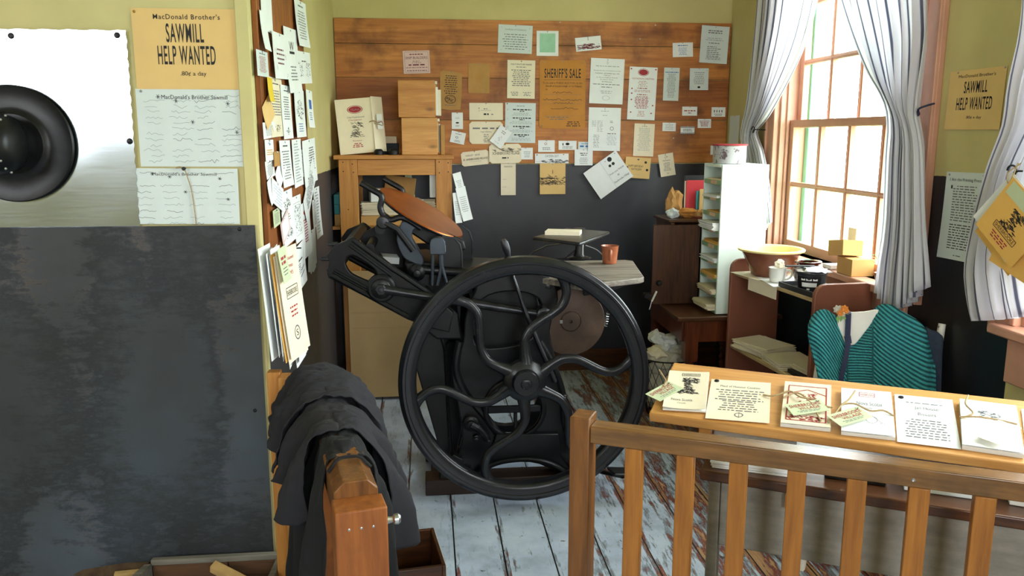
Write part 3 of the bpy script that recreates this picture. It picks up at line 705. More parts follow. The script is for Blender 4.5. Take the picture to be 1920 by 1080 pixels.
def d_ship(s): s.frame(.06, .06, .94, .94, .0012, 'ink_maroon'); s.L(.16, 1, .07, .5, 'ink_maroon', .6, var=0); s.T('SHIP BUILDERS', .5, .31, .82, .11, 'ink_maroon'); s.L(.46, 2, .07, .4, 'ink_maroon', .3); s.L(.62, 1, .09, .6, 'ink_maroon', .6, var=0, word=.18); s.L(.74, 1, .1, .8, 'ink_maroon', .25, var=0); s.L(.87, 1, .1, .75, 'ink_maroon', .3, var=0)
paper('trade_card', 'pink ship builders card pinned alone on the upper left boards', B, (756, 95, 806, 138), 'paper_pink', d_ship, roll=-2, cat='card')
def d_bag(s): s.L(.13, 9, .055, .65, 'ink_black', .35); s.oval(.5, .72, .5, .22, 'ink_black', .12); s.blob(.5, .72, .4, .16, 'ink_black', 60, 'blob', .002); s.L(.87, 1, .05, .5, 'ink_grey')
paper('paper_bag', 'crumpled brown paper bag with a dark oval stamp, pinned up', B, (824, 133, 866, 207), 'paper_kraft', d_bag, roll=3, curl=(.03, .04), cat='paper bag', outline=[(.0, .05), (.12, 0), (.5, .01), (.97, .05), (1, .5), (.97, .97), (.5, 1), (.12, .98), (.02, .5)])
paper('paper_bag', 'small plain brown paper bag with a notched top edge', B, (878, 119, 918, 175), 'paper_kraft', lambda s: s.L(.38, 6, .05, .34, 'paper_brown', .35), roll=1, cat='paper bag', outline=[(0, 0), (.42, 0), (.5, .05), (.58, 0), (1, 0), (1, .97), (.97, 1), (.03, 1), (0, .97)])
def d_furn(s): s.T('FINE FURNITURE MAKER', .5, .11, .75, .04, 'ink_black'); s.L(.18, 1, .05, .5); s.L(.26, 9, .05, .78, 'ink_grey', .4); s.L(.84, 3, .04, .3, 'ink_grey', .4, cx=.28); s.L(.84, 3, .04, .3, 'ink_grey', .4, cx=.72)
paper('handbill', 'cream furniture maker handbill left of the brown auction poster', B, (951, 113, 1003, 185), 'paper_cream', d_furn, roll=1, cat='handbill', curl=(.02, .01), pinmat='brass')
def d_sher(s):
    s.T("SHERIFF'S SALE", .5, .19, .78, .14, bold=.03); s.line(.1, .285, .9, .285, .0016, 'ink_black')
    s.T('To be sold at PUBLIC AUCTION, by the', .5, .335, .84, .035); s.T('Sheriff of Guysborough, or his Deputy,', .53, .38, .78, .035); s.T('at', .16, .425, .04, .02)
    s.line(.1, .5, .93, .5, .0012, 'ink_grey'); s.hand(.5, .475, .42, .045, 'ink_black', .002)
    s.line(.1, .58, .93, .58, .0012, 'ink_grey'); s.hand(.5, .575, .84, .04, 'ink_black', .002); s.hand(.52, .62, .42, .035, 'ink_black', .0018); s.line(.1, .63, .93, .63, .001, 'ink_grey')
    s.hand(.55, .70, .6, .045, 'ink_black', .0022, 14); s.line(.1, .81, .93, .81, .001, 'ink_grey'); s.L(.83, 2, .03, .5, 'ink_grey', .35, cx=.4); s.L(.9, 3, .028, .36, 'ink_black', .4, cx=.74)
paper('auction_poster', "large brown SHERIFF'S SALE poster in the middle of the back wall", B, (1011, 113, 1098, 242), 'paper_brown', d_sher, cat='poster', curl=(.006, .004), pins=((.5, .02), (.93, .035), (.06, .95), (.09, .035)), outline=[(0, .03), (.03, 0), (.5, .004), (.97, 0), (1, .05), (.995, .5), (1, .97), (.95, 1), (.08, .995), (0, .96), (.008, .5)])
def d_serv(s):
    s.blob(.5, .1, .07, .07, 'ink_grey', 20); s.L(.17, 1, .04, .75, 'ink_faint'); s.T('Special Service of Commemoration', .5, .27, .8, .03, 'ink_grey')
    for i, t in enumerate(['THURSDAY, SEPTEMBER 26th, 1996', '7:00 pm', "St. Mary's Anglican Church", "St. Mary's River", 'All Welcome']): s.T(t, .5, .33+i*.045, [.72, .2, .62, .4, .3][i], .028)
    s.L(.57, 1, .04, .85, 'ink_grey'); s.L(.63, 1, .04, .4, 'ink_grey'); s.L(.72, 2, .04, .4, 'ink_faint'); s.oval(.5, .87, .22, .1, 'ink_faint', .1)
paper('church_notice', 'white church service notice right of the brown auction poster', B, (1106, 110, 1169, 195), 'paper_white', d_serv, roll=2, curl=(.012, .02), cat='notice')
def d_xmas(s):
    s.logo(.5, .1, .4, .14, 'ink_red'); s.T('OLD FASHION CHRISTMAS', .5, .22, .8, .03, 'ink_red'); s.L(.27, 4, .03, .4, 'ink_red', .25); s.L(.4, 1, .03, .4, 'ink_red', .5); s.L(.44, 2, .025, .6, 'ink_red', .3); s.L(.52, 1, .03, .5, 'ink_red', .5); s.L(.56, 9, .027, .55, 'ink_red', .45); s.L(.84, 4, .03, .28, 'ink_red', .3)
    for a, b in ((.12, .41), (.12, .5), (.12, .62), (.9, .72), (.12, .86), (.86, .87), (.06, .04), (.94, .04)): s.oval(a, b, .06, .025, 'ink_red')
paper('christmas_handbill', 'long white christmas handbill printed in red with an oval emblem', B, (1178, 126, 1230, 225), 'paper_white', d_xmas, roll=2, cat='handbill', curl=(.01, .005))
paper('printed_list', 'narrow grey-white slip of small print right of the red christmas handbill', B, (1244, 127, 1273, 189), 'paper_grey', lambda s: s.L(.14, 1, .05, .85, 'ink_blue', .5, var=0).L(.2, 16, .046, .6, 'ink_grey', .35), roll=1, cat='handbill')
paper('printed_card', 'small square pale card with ornate corners at the right of the wall', B, (1293, 128, 1328, 169), 'paper_grey', lambda s: (s.L(.2, 7, .085, .6, 'ink_grey', .3), s.oval(.5, .87, .16, .1, 'ink_black'), [s.blob(a, b, .1, .1, 'ink_grey', 8) for a, b in ((.08, .1), (.92, .1), (.08, .9), (.92, .9))]), cat='card')
def d_sheet(s):
    s.L(.08, 1, .04, .3, 'ink_faint'); s.L(.18, 1, .04, .15, 'ink_faint'); s.L(.31, 5, .03, .16, 'ink_faint', .35, cx=.17); s.L(.31, 9, .03, .2, 'ink_faint', .35, cx=.37, left=True); s.L(.31, 2, .03, .14, 'ink_grey', .35, cx=.72)
    s.oval(.73, .48, .12, .09, 'ink_grey', .25); s.L(.6, 1, .04, .3, 'ink_grey', .5, cx=.73); s.L(.65, 8, .03, .35, 'ink_faint', .3, cx=.73); s.L(.64, 9, .034, .2, 'ink_grey', .3, cx=.25)
paper('programme_sheet', 'white programme sheet with a round clock drawing, below the church notice', B, (1103, 202, 1163, 283), 'paper_white', d_sheet, roll=1, cat='sheet')
paper('printed_sheet', 'pale greenish sheet of close print right of the programme sheet', B, (1188, 232, 1226, 293), 'paper_cream', lambda s: s.L(.08, 1, .05, .3, 'ink_grey').L(.14, 20, .036, .72, 'ink_faint', .35), roll=2, cat='sheet', curl=(.03, .01))
paper('visiting_card', 'tiny white card with red lettering above and left of the others on the right', B, (1279, 200, 1307, 217), 'paper_white', lambda s: s.L(.45, 1, .2, .75, 'ink_red', .6, var=0, word=.2).L(.7, 1, .2, .2, 'ink_red', .5, var=0), cat='card')
paper('visiting_card', 'tiny white card showing a row of dark blue figures at the far right', B, (1334, 201, 1360, 219), 'paper_white', lambda s: [s.oval(.2+.18*i, .42, .06, .3, 'navy_card') for i in range(4)] + [s.L(.72, 2, .14, .7, 'ink_grey', .4)], cat='card')
paper('visiting_card', 'tiny white card filled with red script lines near the right end of the boards', B, (1308, 223, 1333, 240), 'paper_white', lambda s: s.L(.25, 4, .17, .75, 'ink_red', .5), cat='card')
paper('visiting_card', 'tiny white card with pale grey lines, nearest below the narrow grey slip', B, (1242, 230, 1267, 246), 'paper_white', lambda s: s.L(.25, 4, .17, .7, 'ink_faint', .4), roll=1, cat='card')
paper('visiting_card', 'tiny white card with a grey band along its top and bottom', B, (1276, 237, 1302, 251), 'paper_white', lambda s: (s.rect(0, .0, 1, .2, 'ink_faint'), s.L(.4, 2, .2, .7, 'ink_grey', .5), s.rect(0, .82, 1, 1, 'ink_faint')), cat='card')
paper('visiting_card', 'small white card low at the right end just above the painted tin', B, (1332, 273, 1365, 290), 'paper_white', lambda s: s.L(.35, 3, .2, .6, 'ink_faint', .4), cat='card')
paper('letterhead_card', 'wide cream card with a tiny figure and heading, top of the left cluster', B, (880, 193, 943, 225), 'paper_cream', lambda s: (s.blob(.28, .38, .07, .24, 'ink_black', 30), s.L(.35, 1, .1, .16, 'ink_grey', .5, cx=.48), s.line(.33, .44, .65, .44, .001, 'ink_black'), s.L(.66, 1, .14, .15, 'ink_black', .7, var=0), s.L(.67, 1, .1, .08, 'ink_grey', .5, cx=.68)), cat='card')
paper('ingredients_label', 'cream label with clipped corners listing ingredients', B, (880, 228, 943, 270), 'paper_cream', lambda s: (s.L(.3, 1, .1, .8, 'ink_grey', .6, var=0, word=.22), s.T('Ingredients', .5, .46, .32, .08, 'ink_grey'), s.L(.58, 5, .08, .18, 'ink_grey', .35)), outline=CH, cat='label')
paper('folded_card', 'small white folded card hanging askew over the ingredients label', B, (926, 238, 951, 275), 'paper_white', lambda s: (s.L(.2, 2, .09, .4, 'ink_grey', .4), s.blob(.5, .6, .3, .3, 'ink_grey', 24), s.L(.85, 1, .05, .5, 'ink_faint')), roll=36, lift=.012, cat='card', curl=(.06, .01))
def d_lect(s):
    s.L(.08, 1, .04, .3, 'ink_grey'); 
    for k in range(4): s.L(.17+k*.21, 1, .05, .62, 'ink_black', .55, cx=.55, var=.2); s.L(.21+k*.21, 1, .04, .2, 'ink_black', .5, cx=.55); s.L(.255+k*.21, 3, .028, .78, 'ink_faint', .35, cx=.53)
    for k in range(3): s.blob(.08, .17+k*.22, .08, .06, 'ink_grey', 12)
paper('programme_sheet', 'blue-grey sheet with four headings left of the brown auction poster', B, (947, 193, 1004, 268), 'paper_grey', d_lect, roll=1, cat='sheet', pins=((.06, .03),), pinmat='brass')
paper('visiting_card', 'small upright white card with a black oval just right of the notched kraft boxes', B, (847, 211, 868, 242), 'paper_white', lambda s: (s.oval(.5, .62, .3, .1, 'ink_black'), s.L(.3, 2, .07, .5, 'ink_faint'), s.L(.78, 2, .06, .4, 'ink_grey', .4)), cat='card')
paper('visiting_card', 'small tilted white card with a dark emblem beside the wooden rack top', B, (845, 247, 872, 269), 'paper_white', lambda s: (s.L(.2, 1, .1, .6, 'ink_grey', .5), s.oval(.42, .5, .2, .18, 'ink_black', .3), s.L(.75, 2, .1, .5, 'ink_grey', .4)), roll=12, cat='card')
def villname(name_, y): return lambda s: (s.T(name_, .42, .28, .5, .12, 'ink_grey') if y else s.L(.72, 1, .12, .2, 'ink_black', .6, var=0, word=.12), s.T('SHERBROOKE VILLAGE', .56, .55 if y else .48, .78, .14), s.line(.06, .47, .13, .62, .002, 'ink_black') if y else s.line(.1, .4, .16, .55, .002, 'ink_black'), s.line(.13, .47, .06, .62, .002, 'ink_black') if y else s.line(.16, .4, .1, .55, .002, 'ink_black'), s.line(.28, .72, .7, .72, .001, 'ink_grey') if y else s.blob(.55, .28, .85, .22, 'ink_black', 90, 'village', .002))
paper('name_tag', 'cream tag with clipped corners headed HAILEY, tilted', B, (865, 283, 917, 310), 'paper_cream', villname('HAILEY  2018', True), roll=-6, outline=CH, cat='tag', pinmat='brass')
paper('name_tag', 'cream tag with clipped corners and black SHERBROOKE VILLAGE engraving', B, (917, 270, 977, 306), 'paper_cream', villname('Rowan', False), roll=-1, lift=.004, outline=CH, cat='tag', pinmat='brass')
paper('visiting_card', 'small white card peeking out right of the engraved village tag', B, (972, 277, 999, 299), 'paper_white', lambda s: s.L(.35, 4, .14, .5, 'ink_faint', .4, cx=.6), cat='card')
paper('printed_strip', 'tall pale green strip hanging below the engraved village tag', B, (939, 304, 967, 366), 'paper_cream', lambda s: s.L(.12, 2, .03, .8, 'ink_grey', .4).L(.52, 1, .03, .3, 'ink_faint', .4, cx=.25).L(.75, 1, .03, .3, 'ink_faint', .4, cx=.25), cat='paper strip', curl=(.0, .01))
paper('visiting_card', 'small white card under the brown auction poster, with a round emblem', B, (1009, 263, 1040, 285), 'paper_white', lambda s: (s.oval(.45, .3, .16, .2, 'ink_red', .3), s.L(.65, 2, .14, .7, 'ink_grey', .4)), cat='card')
paper('visiting_card', 'small wide white card with a dark oval, right of the round-emblem card', B, (1047, 264, 1081, 281), 'paper_white', lambda s: (s.oval(.5, .35, .22, .3, 'ink_black'), s.oval(.25, .38, .08, .3, 'ink_grey'), s.L(.65, 2, .16, .7, 'ink_grey', .4)), cat='card')
paper('visiting_card', 'small slanted card with blue-black script right under the programme sheet', B, (1084, 266, 1111, 282), 'paper_grey', lambda s: (s.L(.22, 1, .16, .6, 'ink_blue', .5), s.L(.52, 1, .3, .75, 'ink_blue', .6, var=0, word=.4)), roll=1, cat='card')
paper('visiting_card', 'white squarish card with a heading, overlapping the lower left of the programme sheet', B, (1077, 280, 1111, 310), 'paper_white', lambda s: (s.L(.25, 2, .11, .45, 'ink_black', .4, word=.16), s.L(.55, 4, .11, .5, 'ink_faint', .4)), cat='card', lift=.003)
paper('name_tag', 'low wide card headed CAYDEN 2017 with a village engraving', B, (1003, 288, 1066, 306), 'paper_white', lambda s: (s.T('CAYDEN 2017', .5, .25, .4, .24, 'ink_grey'), s.blob(.6, .72, .78, .5, 'ink_black', 90, 'village', .002), s.line(.02, .82, .98, .82, .001, 'ink_black')), cat='card', pins=((.06, .12), (.85, .1)), pinmat='brass', lift=.003)
paper('name_card', 'tan card with a black village engraving hanging onto the dark paint', B, (1012, 306, 1060, 364), 'paper_tan', lambda s: (s.blob(.5, .5, .95, .38, 'ink_black', 200, 'village', .0022), s.rect(.05, .47, .6, .5, 'ink_black'), s.line(.5, .22, .5, .34, .003, 'ink_black'), s.T('Cayden   2019', .5, .68, .6, .05, 'ink_grey')), cat='card', curl=(.03, .01))
paper('greeting_card', 'big white folded card with black spots hanging aslant over the dark paint', B, (1103, 298, 1176, 357), 'paper_white', lambda s: (s.oval(.74, .12, .12, .15, 'ink_black'), s.oval(.66, .3, .07, .09, 'ink_black'), s.oval(.76, .3, .08, .1, 'ink_black'), s.line(.5, 0, .5, 1, .0012, 'ink_faint'), s.T('From your friends', .74, .55, .42, .07), s.T('at', .72, .68, .05, .05), s.T('Sherbrooke Village', .74, .84, .44, .08)), roll=-35, lift=.008, cat='card', curl=(.05, .02), pins=((.93, .06), (.62, .1)))
paper('birthday_card', 'tan birthday card with black dots at the lower edge of the boards', B, (1171, 295, 1218, 334), 'paper_tan', lambda s: (s.T('HAPPY BIRTHDAY', .42, .42, .6, .1), s.T('KATHLEEN!', .46, .57, .4, .1), s.oval(.8, .22, .1, .12, 'ink_black'), s.oval(.88, .58, .1, .12, 'ink_black'), s.oval(.08, .5, .08, .1, 'ink_black'), s.oval(.5, .1, .08, .08, 'ink_black'), s.L(.83, 1, .04, .3, 'ink_faint')), roll=4, lift=.013, cat='card', pins=((.5, .08),))
paper('welcome_card', 'tilted cream card with a tree and centred lines, lowest right on the boards', B, (1236, 288, 1264, 330), 'paper_cream', lambda s: (s.blob(.5, .16, .25, .18, 'ink_black', 24), s.T('Welcome', .5, .3, .5, .06), s.L(.42, 6, .065, .5, 'ink_grey', .4), s.blob(.5, .88, .16, .1, 'ink_black', 16)), roll=-9, cat='card', curl=(.06, .0))
paper('blank_slip', 'blank grey slip on the yellow wall by the left curtain', 'right', (1368, 217, 1386, 271), 'paper_grey', None, cat='paper')
# small stray tacks on the boards
for i, (px_, py_) in enumerate([(1229, 47), (1200, 73), (1263, 259), (1050, 42)]):
    q = at(px_, py_, y=YW); tag(MB().lathe([(.0001, .004), (.0035, .003), (.0045, 0)], 10, M=Matrix.Translation(q) @ Matrix.Rotation(R(90), 4, 'X')).build('tack', 'steel', base=q), ['bare tack in the top board near its middle', 'bare tack above the church notice and christmas handbill', 'bare tack below the tiny cards on the right', 'bare tack in the top edge of the boards'][i], 'tack')

# --- partition posters
P_ = 'part'
def d_saw(s):
    s.T("MacDonald Brother's", .5, .10, .61, .065, bold=.02); s.T('SAWMILL', .475, .30, .345, .235, slant=.0, bold=.03); s.T('HELP WANTED', .48, .575, .53, .235, bold=.03); s.T('.80\u00a2 a day', .53, .81, .24, .07, 'ink_black')
def persp_fix(o, sk): pass
paper('help_wanted_poster', 'tan SAWMILL HELP WANTED poster beside the shiny metal sheet', P_, (252, 17, 456, 168), 'paper_tan', d_saw, cat='poster', curl=(.004, .002), pins=((.03, .045), (.97, .05)), pinmat='brass', nu=8, nv=8)
def d_sign(n):
    def f(s):
        s.T("MacDonald's Brother Sawmill", .53 if n > 8 else .5, .10, .60, .055, 'ink_black'); r = s.rng
        for i in range(n):
            for c_ in range(4):
                if r.random() < .88: s.hand(.14+c_*.24+r.uniform(-.03, .03), .05+(i*.92/n)+(.12 if i == 0 and c_ else 0)*0 + (.14 if i and n < 9 else .03)*1, r.uniform(.1, .2), .055, r.choice(['ink_faint', 'ink_faint', 'ink_grey']), .0011)
        for a, b in ((.83, .18), (.36, .15), (.5, .42), (.9, .55), (.2, .1)):
            for q in range(3): s.line(a-.02*math.cos(q), b-.03*math.sin(q), a+.02*math.cos(q), b+.03*math.sin(q), .0014, 'ink_black')
    return f
paper('sign_up_sheet', 'white handwritten sign-up sheet pinned right below the SAWMILL poster', P_, (260, 168, 465, 313), 'paper_grey', d_sign(13), cat='sheet', curl=(.006, .002), pins=((.05, .03), (.95, .03)), roll=.3, nu=8, nv=8)
o = paper('sign_up_sheet', 'shorter handwritten sheet hanging from a nail and twine, the lowest of the three', P_, (250, 316, 449, 420), 'paper_grey', d_sign(8), cat='sheet', curl=(.01, .002), pins=(), roll=.6, lift=.004, nu=8, nv=8)
nl = at(347, 316, y=YP-.012)
n_ = MB().lathe([(.002, -.01), (.002, .012), (.006, .013), (.006, .016), (.0001, .016)], 10, M=Matrix.Translation(nl) @ Matrix.Rotation(R(90), 4, 'X')).build('nail', 'iron', base=nl); tag(n_, 'dark nail in the partition holding the twine', 'nail')
a0 = at(368, 421, y=YP-.014); a1 = at(330, 315, y=YP-.014)
tw = MB().tube(smooth_loop([tuple(nl+Vector((0, -.006, 0))), tuple(nl.lerp(a0, .35)+Vector((.006, 0, 0))), tuple(nl.lerp(a0, .7)+Vector((.004, 0, 0))), tuple(a0)], 5, False), .0016, 6).tube(smooth_loop([tuple(nl+Vector((0, -.007, 0))), tuple(nl.lerp(a1, .5)+Vector((0, -.004, .004))), tuple(a1)], 5, False), .002, 6)
tag(tw.build('twine', 'twine', base=nl), 'length of brown twine hanging from the nail over the lowest sheet', 'twine')

# --- cards on the left pinboard
LF = 'left'
def dd(kind, inkm='ink_grey'):
    def f(s):
        if kind == 'text': s.L(.12, 1, .06, .5, 'ink_black', .5); s.L(.24, 11, .058, .7, inkm, .38)
        elif kind == 'list': s.L(.1, 14, .06, .6, inkm, .4, left=True)
        elif kind == 'pic': s.blob(.5, .42, .7, .4, 'ink_black', 90, 'blob', .002); s.L(.72, 4, .05, .6, inkm, .35)
        elif kind == 'figs': s.blob(.25, .55, .3, .45, 'ink_black', 50, 'any', .002); s.blob(.78, .55, .3, .45, 'ink_black', 50, 'any', .002); s.L(.3, 1, .1, .4, 'ink_black', .4)
        elif kind == 'deco': s.L(.36, 4, .1, .6, inkm, .35); [s.blob(a, b, .1, .1, 'ink_black', 14) for a, b in ((.2, .38), (.85, .5), (.2, .75), (.9, .92))]
        elif kind == 'bottom': s.L(.1, 1, .05, .5, 'ink_black', .4); s.L(.22, 10, .045, .6, inkm, .4); s.blob(.5, .85, .4, .14, 'ink_black', 40)
    return f
left = [
 ('narrow white sheet at the very top left of the pinboard', (488, -20, 508, 57), 'paper_white', None, 0, .0),
 ('folded white slip standing out below the top left sheet', (485, 24, 497, 93), 'paper_white', None, 0, .10),
 ('white notice with small lines at the top right of the pinboard', (550, 4, 571, 86), 'paper_white', dd('text'), 4, .06),
 ('white ornamented card left of the long folded poster', (506, 64, 532, 147), 'paper_white', dd('deco', 'ink_maroon'), 3, .02),
 ('pale grey card with faded red print at the left edge of the pinboard', (480, 96, 501, 143), 'paper_grey', dd('text', 'ink_red'), 2, .0),
 ('long white poster with a dark block of type, hanging askew', (532, 55, 556, 172), 'paper_white', lambda s: (s.T('W', .5, .28, .35, .14), s.rect(.32, .36, .7, .4, 'ink_black'), s.L(.6, 5, .05, .5, 'ink_grey', .4)), 4, .05),
 ('white card with two dark engraved figures', (553, 98, 579, 156), 'paper_white', dd('figs'), 4, .02),
 ('small yellow slip tucked beside the long cream menu', (495, 146, 504, 190), 'paper_yellow', None, 0, .08),
 ('long cream menu sheet with a dark vignette at its foot', (503, 147, 529, 256), 'paper_cream', dd('bottom'), 1, .02),
 ('narrow white sheet of dense lines right of the cream menu', (525, 161, 543, 260), 'paper_white', dd('bottom'), 1, .02),
 ('white card with a black portrait engraving', (549, 169, 567, 257), 'paper_white', dd('pic', 'ink_blue'), 1, .02),
 ('narrow white card with blue print at the right edge', (570, 170, 581, 239), 'paper_white', lambda s: (s.rect(.35, .25, .75, .5, 'ink_blue'), s.L(.6, 4, .06, .5, 'ink_blue')), 0, .05),
 ('brownish curled corner of paper under the yellow slip', (491, 186, 508, 230), 'paper_tan', None, 20, .12),
 ('small white card with a rule, beneath the curled corner', (490, 229, 513, 259), 'paper_white', dd('text'), 2, .0),
 ('small white card with pale yellow print low on the left', (492, 262, 508, 301), 'paper_white', lambda s: (s.blob(.5, .2, .4, .15, 'ink_blue', 20), s.L(.5, 3, .1, .7, 'paper_gold', .5)), 0, .0),
 ('small kraft coloured slip in the middle of the pinboard', (507, 284, 518, 312), 'paper_kraft', None, 0, .0),
 ('small white card hanging below the yellow-print card', (496, 300, 512, 333), 'paper_white', dd('text'), 3, .05),
 ('blank white folded triangle sticking out from the pinboard', (513, 303, 529, 337), 'paper_white', None, 25, .15),
 ('tall white sheet of ruled lines in the middle of the pinboard', (521, 263, 541, 350), 'paper_white', dd('text'), 0, .05),
 ('tall plain white sheet right of the ruled sheet', (543, 261, 560, 350), 'paper_white', dd('list', 'ink_faint'), 1, .02),
 ('narrow white slip overlapped by the large text list', (557, 281, 570, 333), 'paper_white', dd('text'), 1, .02),
 ('large white sheet with a column of bold lines at the right', (566, 261, 590, 345), 'paper_white', lambda s: s.L(.2, 14, .055, .5, 'ink_black', .4, cx=.65), 2, .02),
 ('thin white slip curling out at the lower left', (497, 333, 508, 379), 'paper_white', None, 12, .1),
 ('white card with blue handwriting, tilted backwards', (503, 343, 525, 390), 'paper_white', lambda s: [s.hand(.5, .2+.13*i, .7, .06, 'ink_blue', .001) for i in range(6)], -14, .02),
 ('small cream slip beside the blue handwriting card', (517, 339, 526, 370), 'paper_cream', dd('text'), 0, .02),
 ('white card with a black swirl engraving low on the pinboard', (525, 356, 547, 458), 'paper_white', lambda s: (s.blob(.5, .25, .6, .2, 'ink_black', 60), s.blob(.5, .8, .7, .2, 'ink_black', 60), s.L(.45, 3, .05, .5)), 1, .03),
 ('small pale green card at the lower left of the pinboard', (507, 391, 520, 424), 'paper_green', dd('text'), 2, .02),
 ('card with a pink border hung cornerwise', (520, 404, 536, 446), 'paper_pink', lambda s: (s.rect(.12, .1, .88, .9, 'paper_white'), s.L(.35, 4, .1, .5, 'ink_faint')), 14, .04),
 ('tall white card with a grey scroll picture', (547, 366, 564, 453), 'paper_white', lambda s: (s.blob(.5, .5, .6, .6, 'ink_grey', 120, 'any', .0018), s.frame(.15, .15, .85, .85, .001, 'ink_grey')), 0, .06),
 ('white strip with a red spot and red print', (562, 378, 579, 481), 'paper_white', lambda s: (s.oval(.5, .18, .4, .1, 'ink_red'), s.L(.32, 9, .05, .5, 'ink_red', .5)), 0, .03),
 ('white card tipped sideways over the red-spot strip', (564, 330, 588, 377), 'paper_white', dd('text'), 28, .05),
 ('short ruled slip right of the red-spot strip', (581, 373, 589, 426), 'paper_white', dd('list', 'ink_faint'), 0, .02),
 ('thin hanging white strip at the far right below the pinboard corner', (588, 350, 599, 446), 'paper_white', dd('list', 'ink_faint'), 0, .04),
 ('torn white strip with a ragged end hanging lowest at the right', (574, 430, 591, 514), 'paper_white', None, 0, .0),
 ('white sheet of bold script lines above the hanging bundle', (533, 465, 569, 552), 'paper_white', lambda s: (s.L(.36, 1, .05, .8, 'ink_black', .6, var=0, word=.2), s.L(.44, 5, .05, .6, 'ink_black', .4), s.line(.75, .62, .9, .55, .004, 'ink_black'), s.line(.7, .75, .9, .68, .004, 'ink_black')), 3, .03),
]
for i, (lab, bx, mt, fn, roll, c) in enumerate(left):
    kw = {}
    if 'torn' in lab: kw['outline'] = [(0, 0), (1, .02), (.98, .5), (1, .85), (.85, .88), (.9, .93), (.6, 1), (.45, .95), (.3, .98), (.2, .9), (.02, .86), (.1, .5)]
    paper('pinned_card', lab, LF, bx, mt, fn, roll=-roll, curl=(c, .004), cat='card', lift=.002 + (i % 4)*.003, pins=((.5, .04),) if i not in (1, 7, 12, 17, 22) else (), **kw)
# hanging bundle of sheets on a nail
hb = at(512, 470, x=XW_+.02)
bn = thing('paper_bundle', 'thick bundle of white sheets hung on twine from the pinboard foot', 'paper bundle', (XW_, hb.y, hb.z))
c0 = at(513, 575, x=XW_+.03)
rr = random.Random(3)
for k in range(12):
    w_ = .17-.003*k; h_ = .34-.012*(k % 3); s = Sheet(w_, h_, 'paper_white', (.0, .0), 4, 8)
    off = .006+.0065*k; yy = c0.y-.03+rr.uniform(-.02, .02)+k*.004
    M = Matrix.Translation((XW_+off+.012, yy, c0.z+.195+rr.uniform(-.012, .012)-k*.004)) @ Matrix.Rotation(R(90+rr.uniform(-4, 4)), 4, 'Z') @ Matrix.Rotation(R(rr.uniform(-5, 5)), 4, 'Y') @ Matrix.Rotation(R(-4), 4, 'X')
    MB().add([M @ Vector(v) for v in s.mb.v], s.mb.f).build('sheet', 'paper_white', bn)
q0 = at(508, 468, x=XW_+.003)
MB().tube([(XW_, q0.y, q0.z), (XW_+.10, q0.y, q0.z+.004)], .0022, 8).build('hook', 'iron', bn)
pk = at(553, 590, x=XW_+.14)
def d_old(s): s.T('Old Fashioned', .5, .1, .6, .035, 'ink_red'); s.T('Christmas', .5, .17, .45, .035, 'ink_red'); s.T('RECIPES', .5, .24, .4, .035, 'ink_red'); s.frame(.25, .36, .8, .46, .002, 'ink_black'); s.T('SHERBROOKE', .52, .41, .5, .05); s.L(.55, 3, .04, .4, 'ink_red', .4); s.oval(.5, .8, .28, .14, 'ink_grey', .2); s.T('S', .5, .8, .1, .06)
s = Sheet(.135, .30, 'paper_cream', (.02, .01)); d_old(s)
bk = s.mb.build('recipe_booklet'); bk.location = (XW_+.125, pk.y-.01, pk.z+.19); bk.rotation_euler = (R(-3), R(-3), R(76)); 
sg = Sheet(.05, .095, 'paper_green', (.03, 0)); sg.L(.3, 2, .14, .6, 'ink_red', .6, var=0, word=.3); sg.L(.6, 3, .09, .6, 'ink_grey', .3)
gt_ = sg.mb.build('tag', None, bk, base=(0, 0, 0)); gt_.location = (-.055, -.012, .01); gt_.rotation_euler = (0, R(-6), 0)
tag(bk, 'cream recipe booklet with red title hung in front of the paper bundle', 'booklet')
s = Sheet(.135, .30, 'paper_gold', (.02, .01)); c_ = s.mb.build('back_cover', None, bk, base=(0, 0, 0)); c_.location = (-.01, .012, -.006)
s = Sheet(.135, .30, 'paper_cream', (.02, .01)); c_ = s.mb.build('inner_sheet', None, bk, base=(0, 0, 0)); c_.location = (-.004, .006, -.012)
# ================================================================== curtains
def interp(pts, t):
    k = t*(len(pts)-1); i = min(int(k), len(pts)-2); f = k-i; return pts[i].lerp(pts[i+1], f)
def resample(pts, n=24):
    sm = [Vector(p) for p in smooth_loop([tuple(p) for p in pts], 6, False)]
    L = [0]
    for a, b in zip(sm, sm[1:]): L.append(L[-1]+(a-b).length)
    out = []
    for k in range(n+1):
        t = L[-1]*k/n; i = 0
        while i < len(L)-2 and L[i+1] < t: i += 1
        out.append(sm[i].lerp(sm[i+1], (t-L[i])/max(1e-6, L[i+1]-L[i])))
    return out
def curtain(label, Lp, Rp, x, folds, stripes, amp=.016, sag=0, ext=0):
    A = resample([at(*p, x=x) for p in Lp]); Bq = resample([at(*p, x=x) for p in Rp])
    if ext:   # the part above the frame up to the rod
        pass
    def fn(u, v):
        a, b = interp(A, v), interp(Bq, v); p = a.lerp(b, u); w = (a-b).length
        am = amp*min(1.3, .35+w/.35)
        p = p + Vector((-am*(math.sin(2*math.pi*folds*u+.6*math.sin(3*v)) + .35*math.sin(2*math.pi*folds*2.3*u+2*v)), 0, 0))
        p.z -= sag*math.sin(math.pi*u)*max(0, v-.75)**2*16*.25
        return tuple(p)
    mb = MB().grid(fn, 90, 40, uvf=lambda u, v: (u*stripes, v))
    o = mb.build('curtain', 'striped_cotton', base=(x, A[-1].y, A[-1].z), solid=.0012, smooth=80)
    return tag(o, label, 'curtain')
